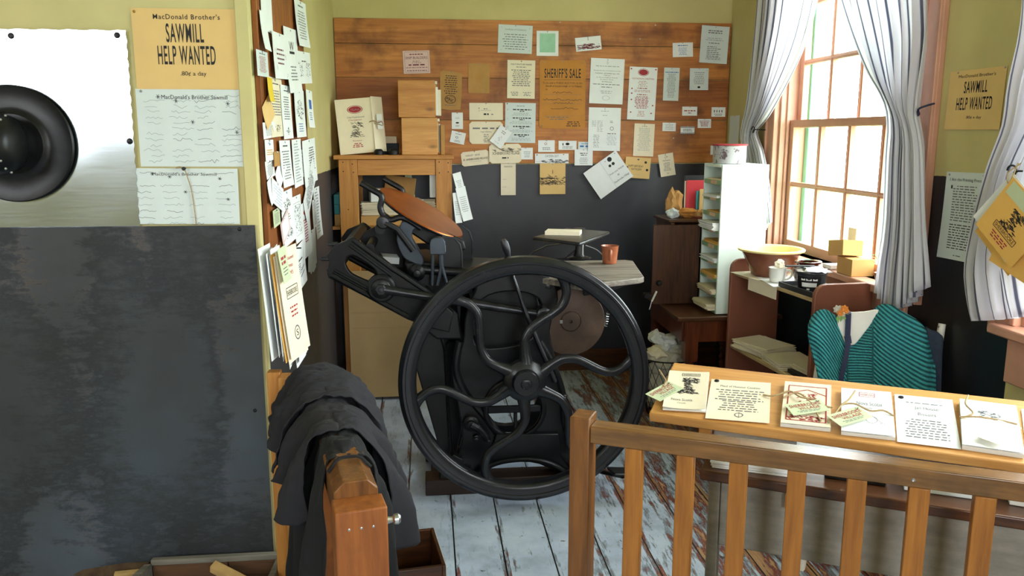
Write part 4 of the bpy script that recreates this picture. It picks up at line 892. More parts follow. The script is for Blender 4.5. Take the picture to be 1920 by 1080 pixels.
cL = curtain('narrow striped curtain tied back at the left of the window', [(1428, -110), (1425, 0), (1407, 187), (1393, 247), (1398, 300), (1410, 380), (1426, 440)], [(1545, -110), (1530, 0), (1498, 105), (1438, 218), (1415, 246), (1426, 275), (1438, 340), (1444, 416)], 1.82, 7, 22, .014)
cR = curtain('broad striped curtain hanging down the right side of the window', [(1555, -110), (1586, 0), (1609, 70), (1634, 132), (1669, 204), (1666, 300), (1661, 420), (1653, 475), (1645, 545)], [(1738, -110), (1735, 0), (1733, 78), (1722, 163), (1717, 218), (1727, 275), (1731, 420), (1734, 470), (1737, 535)], 1.80, 9, 26, .017, sag=.32)
cT = curtain('striped curtain at the right edge, behind the orange cards', [(1930, -110), (1927, 40), (1904, 155), (1892, 235), (1870, 290), (1850, 350), (1825, 450), (1815, 505), (1818, 560), (1826, 602)], [(2130, -110), (2120, 40), (2060, 180), (1990, 290), (1975, 330), (2000, 400), (2020, 460), (2040, 510), (2050, 540), (2060, 560)], 1.80, 8, 24, .018, sag=.06)
for nm, px_, py_, x_, lab in ((0, 1412, 243, 1.80, 'small dark hook holding back the left curtain'), (2, 1897, 320, 1.775, 'small dark hook holding back the curtain at the right edge')):
    q = at(px_, py_, x=x_); pts = [tuple(q+Vector((0, .02*math.cos(t*.6), .016*math.sin(t*.6)))) for t in range(9)] + [tuple(q+Vector((.0, -.03, .0))), tuple(q+Vector((.1 if nm else .09, -.035, -.005)))]
    tag(MB().tube(smooth_loop(pts, 3, False), .0028, 8).build('curtain_hook', 'iron', base=q), lab, 'hook')
q = at(1722, 205, x=1.80)
tag(MB().tube(smooth_loop([tuple(q+Vector((.05, -.012, .02))), tuple(q+Vector((.02, -.012, .012))), tuple(q), tuple(q+Vector((.01, .01, -.02)))], 4, False), .009, 8, flat=.4).build('curtain_tie', 'ribbon', base=q), 'dark blue ribbon tying back the broad right curtain', 'ribbon')
# curtain rods above the frame
for a, b, lab in ((2.9, 4.45, 'thin iron curtain rod above the main window'), (.85, 2.5, 'thin iron curtain rod above the window at the right edge')):
    mb = MB().tube([(1.80, a, 2.62), (1.80, b, 2.62)], .007, 10)
    for y in (a+.05, b-.05): mb.tube([(1.80, y, 2.62), (1.863, y, 2.62)], .005, 8)
    tag(mb.build('curtain_rod', 'iron', base=(1.8, a, 2.62)), lab, 'curtain rod')

# --- right wall posters
def d_sawr(s): s.T("MacDonald Brother's", .5, .10, .66, .055); s.T('SAWMILL', .5, .29, .42, .20, bold=.03); s.T('HELP WANTED', .5, .565, .64, .21, bold=.03); s.T('.80\u00a2 a day', .52, .80, .28, .06)
paper('help_wanted_poster', 'tan SAWMILL HELP WANTED poster on the yellow wall right of the window', 'right', (1776, 130, 1880, 243), 'paper_tan', d_sawr, cat='poster', roll=.5, curl=(.01, .01), pins=((.15, .03), (.97, .02)), nu=8, nv=8)
def d_press(s):
    s.T('I Am the Printing Press', .5, .09, .78, .045, 'ink_black'); s.L(.16, 1, .03, .55, 'ink_grey', var=.2, cx=.55); s.T('I', .17, .17, .04, .04)
    s.L(.19, 13, .03, .62, 'ink_grey', .4, var=.15, left=True, cx=.52); s.L(.60, 10, .03, .62, 'ink_black', .35, var=.15, left=True, cx=.52); s.L(.95, 1, .03, .25, 'ink_grey')
paper('printed_poem', 'tall grey sheet with gothic heading pinned right of the broad curtain', 'right', (1768, 323, 1843, 490), 'paper_grey', d_press, cat='sheet', roll=-1, curl=(.03, .02), pins=((.08, .03), (.93, .03)), nu=8, nv=10)
# cluster of orange cards on the third curtain
def d_orange(s):
    s.rect(.06, .03, .56, .25, 'paper_green'); s.T('SHERBROOKE', .31, .10, .44, .06, 'ink_red', bold=.03); s.T('VILLAGE', .33, .16, .3, .045, 'ink_red'); s.L(.205, 2, .02, .35, 'ink_grey', cx=.32)
    s.T('Recipes', .82, .1, .26, .05, 'ink_red'); s.T('Old Fashion', .80, .18, .3, .04, 'ink_red'); s.T('AT', .8, .27, .06, .03, 'ink_black')
    s.blob(.5, .48, .55, .34, 'ink_black', 260, 'press', .0022); s.frame(.25, .66, .78, .76, .002, 'ink_black'); s.T('SHERBROOKE', .51, .71, .48, .06); s.L(.82, 3, .04, .4, 'ink_red', .5)
q = at(1878, 405, x=1.74)
for i, (mt, dx, rl, lab) in enumerate([('paper_gold', 0, 38, 'orange-gold recipe card with a black press engraving, front of the hanging cluster'), ('paper_white', .012, 42, 'white card edge showing behind the orange recipe card'), ('paper_gold', .02, 20, 'second orange card hanging lower right behind the first'), ('paper_gold', .028, 40, 'third orange card furthest back in the hanging cluster')]):
    s = Sheet(.19, .195, mt, (.01, .002))
    if i == 0: d_orange(s)
    o = s.mb.build('recipe_card'); o.rotation_euler = (0, R(rl), R(-82)); o.location = at(1936, 372, x=1.745+dx) + Vector((0, [0, .01, -.03, .0][i], [0, .01, -.05, -.03][i]))
    tag(o, lab, 'card')
q = at(1895, 325, x=1.74)
tag(MB().tube(smooth_loop([tuple(q+Vector((.03, -.0, .03))), tuple(q+Vector((0, .012, .0))), tuple(q+Vector((-.004, .0, -.03))), tuple(q+Vector((.0, -.012, -.005))), tuple(q+Vector((.02, 0, .03)))], 5, False), .002, 6).build('twine', 'twine', base=q), 'loop of twine tying the orange cards to the curtain hook', 'twine')
# board under the right-hand window
q0 = at(1872, 715, x=1.86)
bu = MB().bb(1.855, XR, .9, 2.39, .715, .868)
tag(bu.build('apron_board', 'window_paint', base=(1.86, 1.6, .715), bevel=.004), 'brown painted board under the sill at the right edge', 'board')

# ================================================================== pine rack at the back left
rk = thing('pine_rack', 'rough pine shelf rack standing in the back left corner', 'rack', (-.17, 4.78, 0))
X0, X1, Y0, Y1 = -.487, .14, 4.62, 4.97
def leg(x0, x1, y0, y1): MB().bb(x0, x1, y0, y1, 0, 1.375).build('post', 'pine_z', rk, bevel=.002)
leg(X0+.005, X0+.107, Y0, Y0+.03); leg(X1-.09, X1, Y0, Y0+.03); leg(X0+.005, X0+.107, Y1-.03, Y1); leg(X1-.09, X1, Y1-.03, Y1)
MB().bb(X0-.02, X1+.012, Y0-.012, Y1+.01, 1.375, 1.398).build('top_board', 'pine_x', rk, bevel=.003)
MB().bb(X0+.108, X1-.092, Y0+.004, Y0+.026, 1.288, 1.374).build('front_rail', 'pine_x', rk, bevel=.002)
MB().bb(X0+.005, X0+.025, Y0+.03, Y1-.03, 1.29, 1.374).build('side_rail', 'pine_y', rk, bevel=.002); MB().bb(X1-.022, X1-.002, Y0+.03, Y1-.03, 1.29, 1.374).build('side_rail', 'pine_y', rk, bevel=.002)
for z in (.985, .16): MB().bb(X0+.006, X1-.002, Y0+.031, Y1-.031, z, z+.018).build('shelf', 'pine_x', rk, bevel=.002)
MB().bb(X0+.108, X1-.091, Y0+.006, Y0+.022, .905, .984).build('drawer_front', 'pine_light_x', rk, bevel=.002)
for x_, z_ in ((X0+.03, 1.36), (X0+.08, 1.35), (X0+.03, 1.31), (X0+.085, 1.305), (X1-.07, 1.36), (X1-.02, 1.355), (X1-.07, 1.30), (X1-.02, 1.305), (X0+.05, 1.1), (X0+.06, .96)):
    MB().lathe([(.0035, .0), (.003, .001), (.0001, .0012)], 8, M=Matrix.Translation((x_, Y0, z_)) @ Matrix.Rotation(R(90), 4, 'X')).build('nail', 'iron_dark', rk)
# cardboard sheet standing against the lower rack
o = MB(); a = .006
o.bb(-.452, .03, 4.585, 4.594, .02, .758)
for z in (.17, .43, .52, .66): o.bb(-.452, .03, 4.5835, 4.5855, z, z+.002)
tag(o.build('cardboard_sheet', 'cardboard_dull', base=(-.2, 4.59, 0)), 'large flat sheet of tan cardboard leaning against the pine rack', 'cardboard')
# rack contents
def pbox(name, label, cat, x0, x1, y0, y1, z0, z1, mat, rz=0, lid=None, bevel=.002, group=None):
    cx_, cy_ = (x0+x1)/2, (y0+y1)/2
    mb = MB().box((0, 0, (z1-z0)/2), (x1-x0, y1-y0, z1-z0)); o = mb.build(name, mat, base=(0, 0, 0), bevel=bevel); o.location = (cx_, cy_, z0); o.rotation_euler = (0, 0, R(rz))
    if lid: l_ = MB().box((0, 0, (z1-z0)-.012), (x1-x0+.006, y1-y0+.006, .026)).build('lid', lid, o, base=(0, 0, 0), bevel=.002)
    return tag(o, label, cat, group)
def stack(name, label, cat, cx_, cy_, z0, w, d, n, t, mat, rz=0, jit=.006, jr=3, base_tag=True, fine=True):
    """a pile of paper: ONE stuff mesh of loose leaves"""
    r = random.Random(int(abs(cx_*1000)+abs(cy_*777)+n)); mb = MB()
    for k in range(n):
        mb.box((cx_+r.uniform(-jit, jit), cy_+r.uniform(-jit, jit), z0+t*(k+.5)), (w, d, t*.86), rot=(0, 0, R(rz+r.uniform(-jr, jr))))
    o = mb.build(name, mat, base=(cx_, cy_, z0)); return tag(o, label, cat, kind='stuff')
ZS = 1.003
pbox('carton', 'long shallow tan carton on the rack shelf below the papers', 'box', -.375, -.05, 4.68, 4.92, ZS, 1.058, 'cardboard')
stack('paper_stack', 'stack of cream paper on the carton at the left of the rack shelf', 'paper stack', -.27, 4.77, 1.0595, .21, .15, 22, .0032, 'paper_cream', 4)
pbox('carton', 'small white box on top of the cream paper stack in the rack', 'box', -.33, -.22, 4.76, 4.86, 1.131, 1.205, 'paper_white', 10)
pbox('carton', 'larger kraft box low on the right half of the rack shelf', 'box', -.045, .04, 4.68, 4.92, ZS, 1.07, 'cardboard')
stack('paper_stack', 'stack of pale paper at the right of the rack shelf', 'paper stack', -.02, 4.8, 1.071, .12, .18, 20, .0032, 'paper_cream', -3)
stack('paper_stack', 'untidy white papers in the middle of the rack shelf', 'paper stack', -.10, 4.83, 1.0595, .11, .16, 26, .0032, 'paper_white', 8, .012, 9)
o = pbox('envelope', 'big kraft envelope leaning inside the rack behind the white box', 'envelope', -.27, -.09, 4.90, 4.905, 1.06, 1.27, 'paper_kraft', 0); o.rotation_euler = (R(-9), R(8), 0)
o = pbox('card_sheet', 'pale green card leaning beside the kraft envelope', 'card', -.1, -.06, 4.915, 4.918, 1.06, 1.28, 'paper_green'); o.rotation_euler = (R(-8), R(-8), 0)
pbox('slip_holder', 'white slips hanging inside the rack by its right post', 'paper', .015, .05, 4.66, 4.68, 1.16, 1.287, 'paper_white')
# blue boxes between rack and left wall
for z0, z1, mt, lab in ((1.125, 1.18, 'teal_card', 'upper teal box squeezed beside the left rack post'), (1.07, 1.124, 'teal_card', 'lower teal box squeezed beside the left rack post'), (1.004, 1.069, 'cardboard', 'kraft box below the teal boxes beside the left rack post')):
    pbox('small_box', lab, 'box', -.520, -.491, 4.67, 4.88, z0, z1, mt)
# small shelf carrying them
tag(MB().bb(XL+.001, X0-.001, 4.65, 4.95, .985, 1.003).build('side_shelf', 'pine_x', base=(-.51, 4.8, .985)), 'narrow wooden ledge between the rack and the left wall', 'shelf')
# papers hanging off the right post
for i, (x, z, w, h, rl, lab) in enumerate([(.165, 1.30, .05, .15, -14, 'white sheet hanging highest off the right rack post'), (.185, 1.22, .06, .19, -12, 'lined white sheet hanging lowest off the right rack post'), (.16, 1.19, .04, .17, -4, 'narrow white sheet hanging between two others off the right rack post')]):
    s = Sheet(w, h, 'paper_white', (.08, .01)); s.L(.3, 8, .06, .7, 'ink_faint'); o = s.mb.build('hanging_sheet'); o.location = (x, Y0-.004-i*.003, z); o.rotation_euler = (0, R(rl), R(20)); tag(o, lab, 'sheet')
# on the rack top
ZT = 1.3985
def d_old2(s):
    s.logo(.52, .2, .42, .15, 'ink_red'); s.T('Old Fashioned', .52, .34, .46, .03, 'ink_grey'); s.T('Christmas', .5, .39, .36, .03, 'ink_red'); s.blob(.5, .57, .5, .26, 'ink_black', 200, 'press', .002); s.T('Recipes', .5, .77, .24, .03, 'ink_red'); s.L(.82, 3, .03, .28, 'ink_red', .5)
s = Sheet(.205, .31, 'paper_cream', (.0, .0)); d_old2(s); o = s.mb.build('recipe_booklet'); bl = at(645, 290, y=4.70)
o.rotation_euler = (R(-12), R(-5), R(3)); o.location = (-.405, 4.775, 1.708); tag(o, 'cream booklet with red oval emblem leaning on top of the rack', 'booklet')
s = Sheet(.07, .31, 'paper_cream', (.0, .0)); c_ = s.mb.build('folded_flap', None, o, base=(0, 0, 0)); c_.location = (.128, .012, .004); c_.rotation_euler = (0, R(1), R(28))
s = Sheet(.03, .085, 'paper_white', (0, 0)); s.T('SHERBROOKE', .5, .5, .8, .12, 'ink_red'); c_ = s.mb.build('tag', None, o, base=(0, 0, 0)); c_.location = (.135, -.008, -.10)
MB().tube(smooth_loop([(.075, -.004, -.14), (.10, -.008, -.135), (.125, -.012, -.15), (.145, -.01, -.145), (.15, -.008, -.165), (.13, -.012, -.16), (.105, -.008, -.15)], 4, False), .0028, 6).build('twine_tie', 'twine', o, base=(0, 0, 0))
def inkjar(x, y, r_, h, lab):
    tag(MB().lathe([(.0001, 0), (r_, 0), (r_*1.02, h*.2), (r_, h*.6), (r_*.8, h*.85), (r_*.55, h), (.0001, h)], 20, M=Matrix.Translation((x, y, ZT))).build('ink_pot', 'iron_dark', base=(x, y, ZT)), lab, 'pot')
inkjar(-.265, 4.70, .026, .032, 'small round black pot beside the cream booklet on the rack'); inkjar(-.185, 4.70, .028, .034, 'small round black pot beside the yellow block on the rack')
pbox('small_box', 'small navy box with a white band on the rack top behind the black pots', 'box', -.27, -.16, 4.85, 4.93, ZT, 1.46, 'navy_card'); pbox('small_box', 'white box lid resting on the navy box on the rack top', 'box', -.265, -.17, 4.85, 4.93, 1.461, 1.50, 'paper_cream')
def woodblock(name, lab, x0, x1, y0, y1, z0, z1, mat, fmat): 
    o = thing(name, lab, 'file box', ((x0+x1)/2, (y0+y1)/2, z0)); t = .012
    MB().bb(x0, x1, y0, y0+t, z0, z1).bb(x0, x1, y1-t, y1, z0, z1).bb(x0, x0+t, y0+t, y1-t, z0, z1).bb(x0+t, x1, y0+t, y1-t, z0, z0+t).build('body', mat, o, bevel=.002)
    r = random.Random(5)
    for k, (mt, dx) in enumerate([('paper_gold', 0), ('paper_white', .004), ('paper_cream', .01), ('paper_white', .006)]):
        MB().bb(x0+.03, x1+.004+dx*3, y0+.02+k*(y1-y0-.04)/4, y0+.02+(k+.8)*(y1-y0-.04)/4, z0+t+.001, z1-.02-.012*k).build('file_card', mt, o)
    MB().bb(x1-.002, x1+.012, y0-.002, y1+.002, z1-.022, z1-.004).build('band', 'white_tape', o, bevel=.003)
    return o
woodblock('file_box', 'orange-yellow wooden file box standing on the rack top', -.135, .065, 4.68, 4.93, ZT, 1.602, 'pine_light_x', 0)
woodblock('file_box', 'brown wooden file box stacked on the yellow file box', -.15, .055, 4.69, 4.94, 1.604, 1.806, 'pine_x', 0)
pbox('paper_wad', 'grey-brown upright pad beside the yellow file box', 'pad', .082, .104, 4.70, 4.86, ZT, 1.565, 'paper_kraft')

# ================================================================== mint pigeonhole unit
mx0, mx1, my0, my1, mz0, mz1 = 1.458, 1.70, 3.965, 4.235, .605, 1.362
mp_ = thing('pigeonhole_unit', 'mint green pigeonhole unit full of papers, left of the window', 'pigeonhole unit', ((mx0+mx1)/2, (my0+my1)/2, mz0))
for y in (my0, my1-.014): MB().bb(mx0, mx1, y, y+.014, mz0, mz1).build('side_panel', 'mint_lit', mp_, bevel=.002)
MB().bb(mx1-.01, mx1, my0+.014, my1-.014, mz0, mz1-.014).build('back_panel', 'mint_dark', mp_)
MB().bb(mx0-.004, mx1, my0+.0142, my1-.0142, mz1-.014, mz1-.0005).build('top', 'mint_lit', mp_)
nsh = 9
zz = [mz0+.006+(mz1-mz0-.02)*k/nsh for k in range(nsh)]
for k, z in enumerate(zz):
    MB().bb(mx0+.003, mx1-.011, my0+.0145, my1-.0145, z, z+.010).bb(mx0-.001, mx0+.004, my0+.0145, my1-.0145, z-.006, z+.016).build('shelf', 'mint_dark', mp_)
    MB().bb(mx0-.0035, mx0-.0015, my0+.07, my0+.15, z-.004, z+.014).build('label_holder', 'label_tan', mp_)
kinds = ['paper_cream', 'paper_cream', 'paper_gold', 'paper_white', 'paper_gold', 'paper_white', 'paper_gold', 'paper_white', 'paper_cream']
descr = ['cream bundle', 'cream sheaf', 'folded gold sheaf', 'white sheaf', 'thick gold pad', 'thick white ream', 'thin gold slip pile', 'white paper pile', 'thin cream slip pile']
ordn = ['bottom', 'second lowest', 'third lowest', 'fourth lowest', 'middle', 'fourth highest', 'third highest', 'second highest', 'top']
for k, z in enumerate(zz):
    n = [9, 8, 6, 7, 7, 12, 3, 4, 4][k]; out = [.05, .03, .012, .02, .0, .035, .0, .02, .0][k]
    stack('paper_pile', f'{descr[k]} lying in the {ordn[k]} pigeonhole', 'paper pile', mx0+.09-out, (my0+my1)/2-.01, z+.0102, .17, .21, n, .0032, kinds[k], 0, .005, 2.2)
def ring_prof(pairs): return pairs
tn = thing('paint_tin', 'round paint tin splashed with red standing on the mint unit', 'tin', (1.545, 4.1, mz1))
tnM = Matrix.Translation((1.542, 4.1, mz1))
MB().lathe([(.0001, .001), (.083, .001), (.085, .004), (.083, .008), (.083, .088), (.086, .091), (.086, .095), (.08, .096), (.078, .09), (.078, .02), (.0001, .02)], 40, M=tnM).build('can', 'painted_tin', tn)
MB().lathe([(.0785, .0905), (.087, .0915), (.089, .097), (.085, .1), (.078, .099)], 40, M=tnM, closed=True).build('rim', 'ink_red', tn)

# ================================================================== dark cupboard on a turned-leg table
tb = thing('side_table', 'dark table with turned legs under the cupboard and mint unit', 'table', (1.5, 4.25, 0))
MB().bb(1.25, 1.80, 3.93, 4.62, .575, .6).build('tabletop', 'dark_wood_x', tb, bevel=.006)
MB().bb(1.30, 1.78, 3.965, 3.985, .46, .574).build('apron', 'turned', tb, bevel=.002); MB().bb(1.29, 1.31, 3.985, 4.58, .46, .574).build('apron', 'turned', tb, bevel=.002)
for x, y in ((1.335, 3.985), (1.745, 3.985), (1.335, 4.575), (1.745, 4.575)):
    m_ = MB().bb(x-.033, x+.033, y-.033, y+.033, .36, .5745)
    pr = [(.0001, 0), (.016, 0), (.02, .03), (.026, .06), (.018, .09), (.022, .14)] + [(.027+.006*math.sin(k*1.9), .16+k*.012) for k in range(14)] + [(.02, .34), (.03, .352), (.03, .36), (.0001, .36)]
    m_.lathe(pr, 20, M=Matrix.Translation((x, y, 0))).build('leg', 'turned', tb, smooth=50)
cb = thing('cupboard', 'small dark wooden cupboard with its door swung open on the side table', 'cupboard', (1.40, 4.4, .6))
MB().bb(1.30, 1.32, 4.27, 4.56, .601, 1.045).bb(1.68, 1.70, 4.27, 4.56, .601, 1.045).bb(1.32, 1.68, 4.54, 4.56, .601, 1.045).bb(1.32, 1.68, 4.27, 4.54, .601, .62).build('carcass', 'dark_wood_z', cb, bevel=.003)
MB().bb(1.285, 1.715, 4.262, 4.565, 1.046, 1.06).build('top_board', 'dark_wood_x', cb, bevel=.003)
dr = MB().bb(1.196, 1.44, 4.242, 4.258, .606, 1.035).bb(1.43, 1.453, 4.240, 4.261, .606, 1.035).build('door', 'dark_wood_z', cb, bevel=.002)
MB().lathe([(.012, 0), (.01, .008), (.014, .014), (.016, .022), (.01, .03), (.0001, .031)], 16, M=Matrix.Translation((1.232, 4.242, .725)) @ Matrix.Rotation(R(90), 4, 'X')).build('knob', 'iron_dark', dr, base=cb.location)
# clutter on the cupboard
pbox('red_folder', 'red folder standing upright on the dark cupboard', 'folder', 1.425, 1.56, 4.42, 4.428, 1.061, 1.262, 'red_cover', 0)
pbox('card_sheet', 'cream card standing behind the red folder', 'card', 1.418, 1.55, 4.431, 4.435, 1.061, 1.258, 'paper_cream')
pbox('booklet', 'teal booklet with a white edge in front of the red folder', 'booklet', 1.475, 1.52, 4.40, 4.404, 1.09, 1.205, 'teal_card')
pbox('card_sheet', 'small tan card leaning in front of the teal booklet', 'card', 1.492, 1.545, 4.388, 4.391, 1.09, 1.215, 'paper_tan', -10)
def crumple(name, lab, c, r_, mat, seed, cat='paper', sq=(1, 1, 1), n=2):
    bm = bmesh.new(); bmesh.ops.create_icosphere(bm, subdivisions=n+1, radius=1); rr_ = random.Random(seed)
    from mathutils import noise as mn
    off = Vector((seed*3.1, seed*1.7, 0))
    for v in bm.verts:
        k = 1+.55*mn.noise(v.co*1.6+off)+.30*mn.noise(v.co*4+off)
        v.co = Vector((v.co.x*k*r_*sq[0], v.co.y*k*r_*sq[1], v.co.z*k*r_*sq[2]))
    mb = MB(); mb.v = [tuple(v.co+Vector(c)) for v in bm.verts]; mb.f = [tuple(v.index for v in f.verts) for f in bm.faces]; mb.m = [0]*len(mb.f); bm.free()
    o = mb.build(name, mat, base=c, smooth=25); return tag(o, lab, cat)
crumple('paper_bag', 'crumpled kraft bag standing left of the red folder on the cupboard', (1.36, 4.43, 1.135), .06, 'paper_kraft', 3, 'paper bag', (.75, .5, 1.15))
crumple('paper_scrap', 'pale crumpled wrapper at the left edge of the cupboard top', (1.335, 4.36, 1.085), .03, 'paper_grey', 5, 'paper', (1.1, .8, .8))
crumple('paper_scrap', 'brown crumpled wrapping paper under the red folder', (1.42, 4.36, 1.09), .04, 'paper_brown', 8, 'paper', (1.6, .8, .6))
crumple('paper_scrap', 'torn kraft wrapping at the front of the cupboard top by the mint unit', (1.49, 4.33, 1.085), .034, 'paper_kraft', 11, 'paper', (1.3, .7, .65))
pbox('notebook', 'dark folder of white leaves at the back of the cupboard clutter', 'folder', 1.44, 1.60, 4.50, 4.52, 1.061, 1.285, 'iron_dark')
# white tag dangling at the door's left
q = at(1222, 565, y=4.22); tag(MB().tube([tuple(q+Vector((.025, 0, .055))), tuple(q+Vector((0, 0, 0)))], .010, 8, flat=.5).tube([tuple(q), tuple(q+Vector((-.012, 0, -.045)))], .002, 6).build('paint_brush', 'paper_white', base=q), 'small pale brush hanging at the left edge of the cupboard door', 'brush')
tag(MB().bb(1.16, 1.196, 4.245, 4.262, .64, .66).bb(1.16, 1.175, 4.225, 4.262, .66, .665).build('hook', 'iron_dark', base=(1.17, 4.24, .65)), 'tiny dark hook by the pale brush', 'hook')

# ================================================================== wire basket with rags
bkx, bky = 1.285, 4.20
wb = thing('wire_basket', 'wire waste basket full of crumpled paper under the side table', 'basket', (bkx, bky, 0))
def ringp(r_, z, n=36): return [(bkx+r_*math.cos(2*math.pi*k/n), bky+r_*math.sin(2*math.pi*k/n), z) for k in range(n+1)]
MB().tube(ringp(.16, .33), .004, 6).build('rim', 'iron_dark', wb); MB().tube(ringp(.10, .006), .004, 6).build('base_ring', 'iron_dark', wb)
mm = MB()
for k in range(22):
    for s_ in (1, -1):
        mm.tube([(bkx+(.105+.055*t/8)*math.cos(2*math.pi*k/22+s_*t*.11), bky+(.105+.055*t/8)*math.sin(2*math.pi*k/22+s_*t*.11), .006+.324*t/8) for t in range(9)], .0016, 4)
mm.build('wire_mesh', 'iron_dark', wb)
for k in range(12): mm = None
rr = random.Random(21)
cols_ = ['rag', 'rag', 'paper_white', 'rag', 'paper_cream', 'rag', 'paper_white', 'paper_white', 'rag']
ptx = [(0, 0, .07, .075), (-.04, .02, .17, .07), (.045, -.02, .18, .07), (0, -.03, .26, .075), (-.07, -.02, .315, .05), (.07, 0, .31, .06), (0, .02, .35, .055), (-.05, .03, .385, .042), (.05, .05, .37, .045)]
lab_ = ['lowest crumpled sheet at the bottom of the wire basket', 'crumpled cloth at the left inside the wire basket', 'white crumpled sheet at the right inside the wire basket', 'rag filling the front of the basket just under the rim', 'cream scrap hanging over the left rim of the basket', 'rag bulging over the right rim of the basket', 'white crumpled sheet in the middle of the heap in the basket', 'topmost white twist of paper on the basket heap', 'grey rag at the back of the basket heap']
for k in range(9): crumple('crumpled_paper', lab_[k], (bkx+ptx[k][0]*1.05, bky+ptx[k][1]*1.05, ptx[k][2]*1.1), ptx[k][3]*1.02, cols_[k], 30+k, 'waste paper', (1.1, 1, .85))

# ================================================================== brown bookcase by the window
NX, NY = 1.566, 3.13; BR = R(6)
bc = thing('bookcase', 'low reddish brown painted bookcase standing under the window', 'bookcase', (NX, NY, 0), BR, local=True)
def side_profile(d, h, r_=.05):
    p = [(0, 0), (d, 0), (d, h-r_*.6)]
    p += [(d-r_*.6+r_*.6*math.cos(t), h-r_*.6+r_*.6*math.sin(t)) for t in (R(30), R(60), R(90))]
    p += [(r_-r_*math.sin(t), h-r_+r_*math.cos(t)) for t in (0, R(22), R(45), R(67), R(90))]
    return p
D_ = .265; LEN = .755
for y in (0, LEN-.022): MB().prism(side_profile(D_, .905), y, y+.022).build('side_panel', 'brown_paint', bc, bevel=.003, base=(0, 0, 0))
MB().bb(.012, D_-.001, .0225, LEN-.0225, .825, .843).build('top_shelf', 'shelf_worn', bc, bevel=.003, base=(0, 0, 0))
MB().bb(.008, D_-.001, .0225, LEN-.0225, .455, .475).build('shelf', 'shelf_worn', bc, bevel=.006, base=(0, 0, 0))
MB().bb(.012, D_-.001, .0225, LEN-.0225, .08, .10).build('shelf', 'shelf_worn', bc, bevel=.003, base=(0, 0, 0))
def wl(x, y, z):   # bookcase local -> world
    return Vector((NX+x*math.cos(BR)-y*math.sin(BR), NY+x*math.sin(BR)+y*math.cos(BR), z))
def on_bc(name, lab, cat, x, y, z, w, d, h, mat, rz=0, kind=None):
    mb = MB().box((0, 0, h/2), (w, d, h)); o = mb.build(name, mat, base=(0, 0, 0), bevel=min(.001, h/3)); o.location = wl(x, y, z); o.rotation_euler = (0, 0, BR+R(rz)); return tag(o, lab, cat)
zt = .8435
on_bc('paper_sheet', 'cream paper liner hanging over the far front edge of the bookcase top', 'paper', .10, .60, zt, .22, .24, .0012, 'paper_cream', 4)
on_bc('paper_sheet', 'white paper liner lying in front of the white cup on the bookcase', 'paper', .11, .40, zt+.0014, .21, .26, .0012, 'paper_white', -12)
on_bc('paper_sheet', 'tan paper flap lapping over the middle front edge of the bookcase', 'paper', .012, .45, .78, .002, .26, .062, 'paper_cream', 0)
# bowl
q = wl(.125, .585, zt+.003)
bw = thing('mixing_bowl', 'wide brown glazed bowl with yellow inside on the bookcase', 'bowl', tuple(q))
M = Matrix.Translation(q)
MB().lathe([(.0001, 0), (.082, 0), (.088, .006), (.108, .05), (.128, .095), (.136, .112), (.134, .122)], 56, M=M, caps=False).build('outer_wall', 'bowl_outer', bw, smooth=60)
MB().lathe([(.0001, .012), (.075, .014), (.10, .05), (.122, .098), (.128, .118), (.133, .128), (.150, .130), (.155, .126), (.153, .119), (.136, .117)], 56, M=M, caps=False).build('inner_glaze', 'bowl_inner', bw, smooth=60)
# cup with a rag
q = wl(.055, .395, zt+.003); cu = thing('cup', 'small white cup with a crumpled wad in it on the bookcase', 'cup', tuple(q)); M = Matrix.Translation(q)
MB().lathe([(.0001, .002), (.025, 0), (.033, .006), (.037, .03), (.038, .062), (.041, .068), (.038, .067), (.034, .03), (.029, .008), (.0001, .006)], 32, M=M).build('body', 'white_glaze', cu, smooth=60)
h_ = Vector((math.cos(R(-25)), math.sin(R(-25)), 0))
MB().tube(smooth_loop([tuple(q+h_*.034+Vector((0, 0, .055))), tuple(q+h_*.056+Vector((0, 0, .056))), tuple(q+h_*.062+Vector((0, 0, .038))), tuple(q+h_*.05+Vector((0, 0, .02))), tuple(q+h_*.034+Vector((0, 0, .014)))], 4, False), .005, 8).build('handle', 'white_glaze', cu)
crumple('paper_wad', 'crumpled cream wad sticking out of the white cup', tuple(q+Vector((.008, 0, .083))), .021, 'paper_cream', 44, 'paper')
# brown jar
q = wl(.165, .33, zt); M = Matrix.Translation(q)
jr_ = tag(MB().lathe([(.0001, 0), (.045, 0), (.055, .012), (.060, .04), (.058, .07), (.047, .088), (.046, .094), (.056, .098), (.058, .106), (.054, .108), (.042, .104), (.044, .09), (.05, .07), (.05, .02), (.0001, .012)], 44, M=M).build('stoneware_jar', 'brown_glaze', base=q, smooth=50), 'squat dark brown glazed jar beside the wide bowl', 'jar')
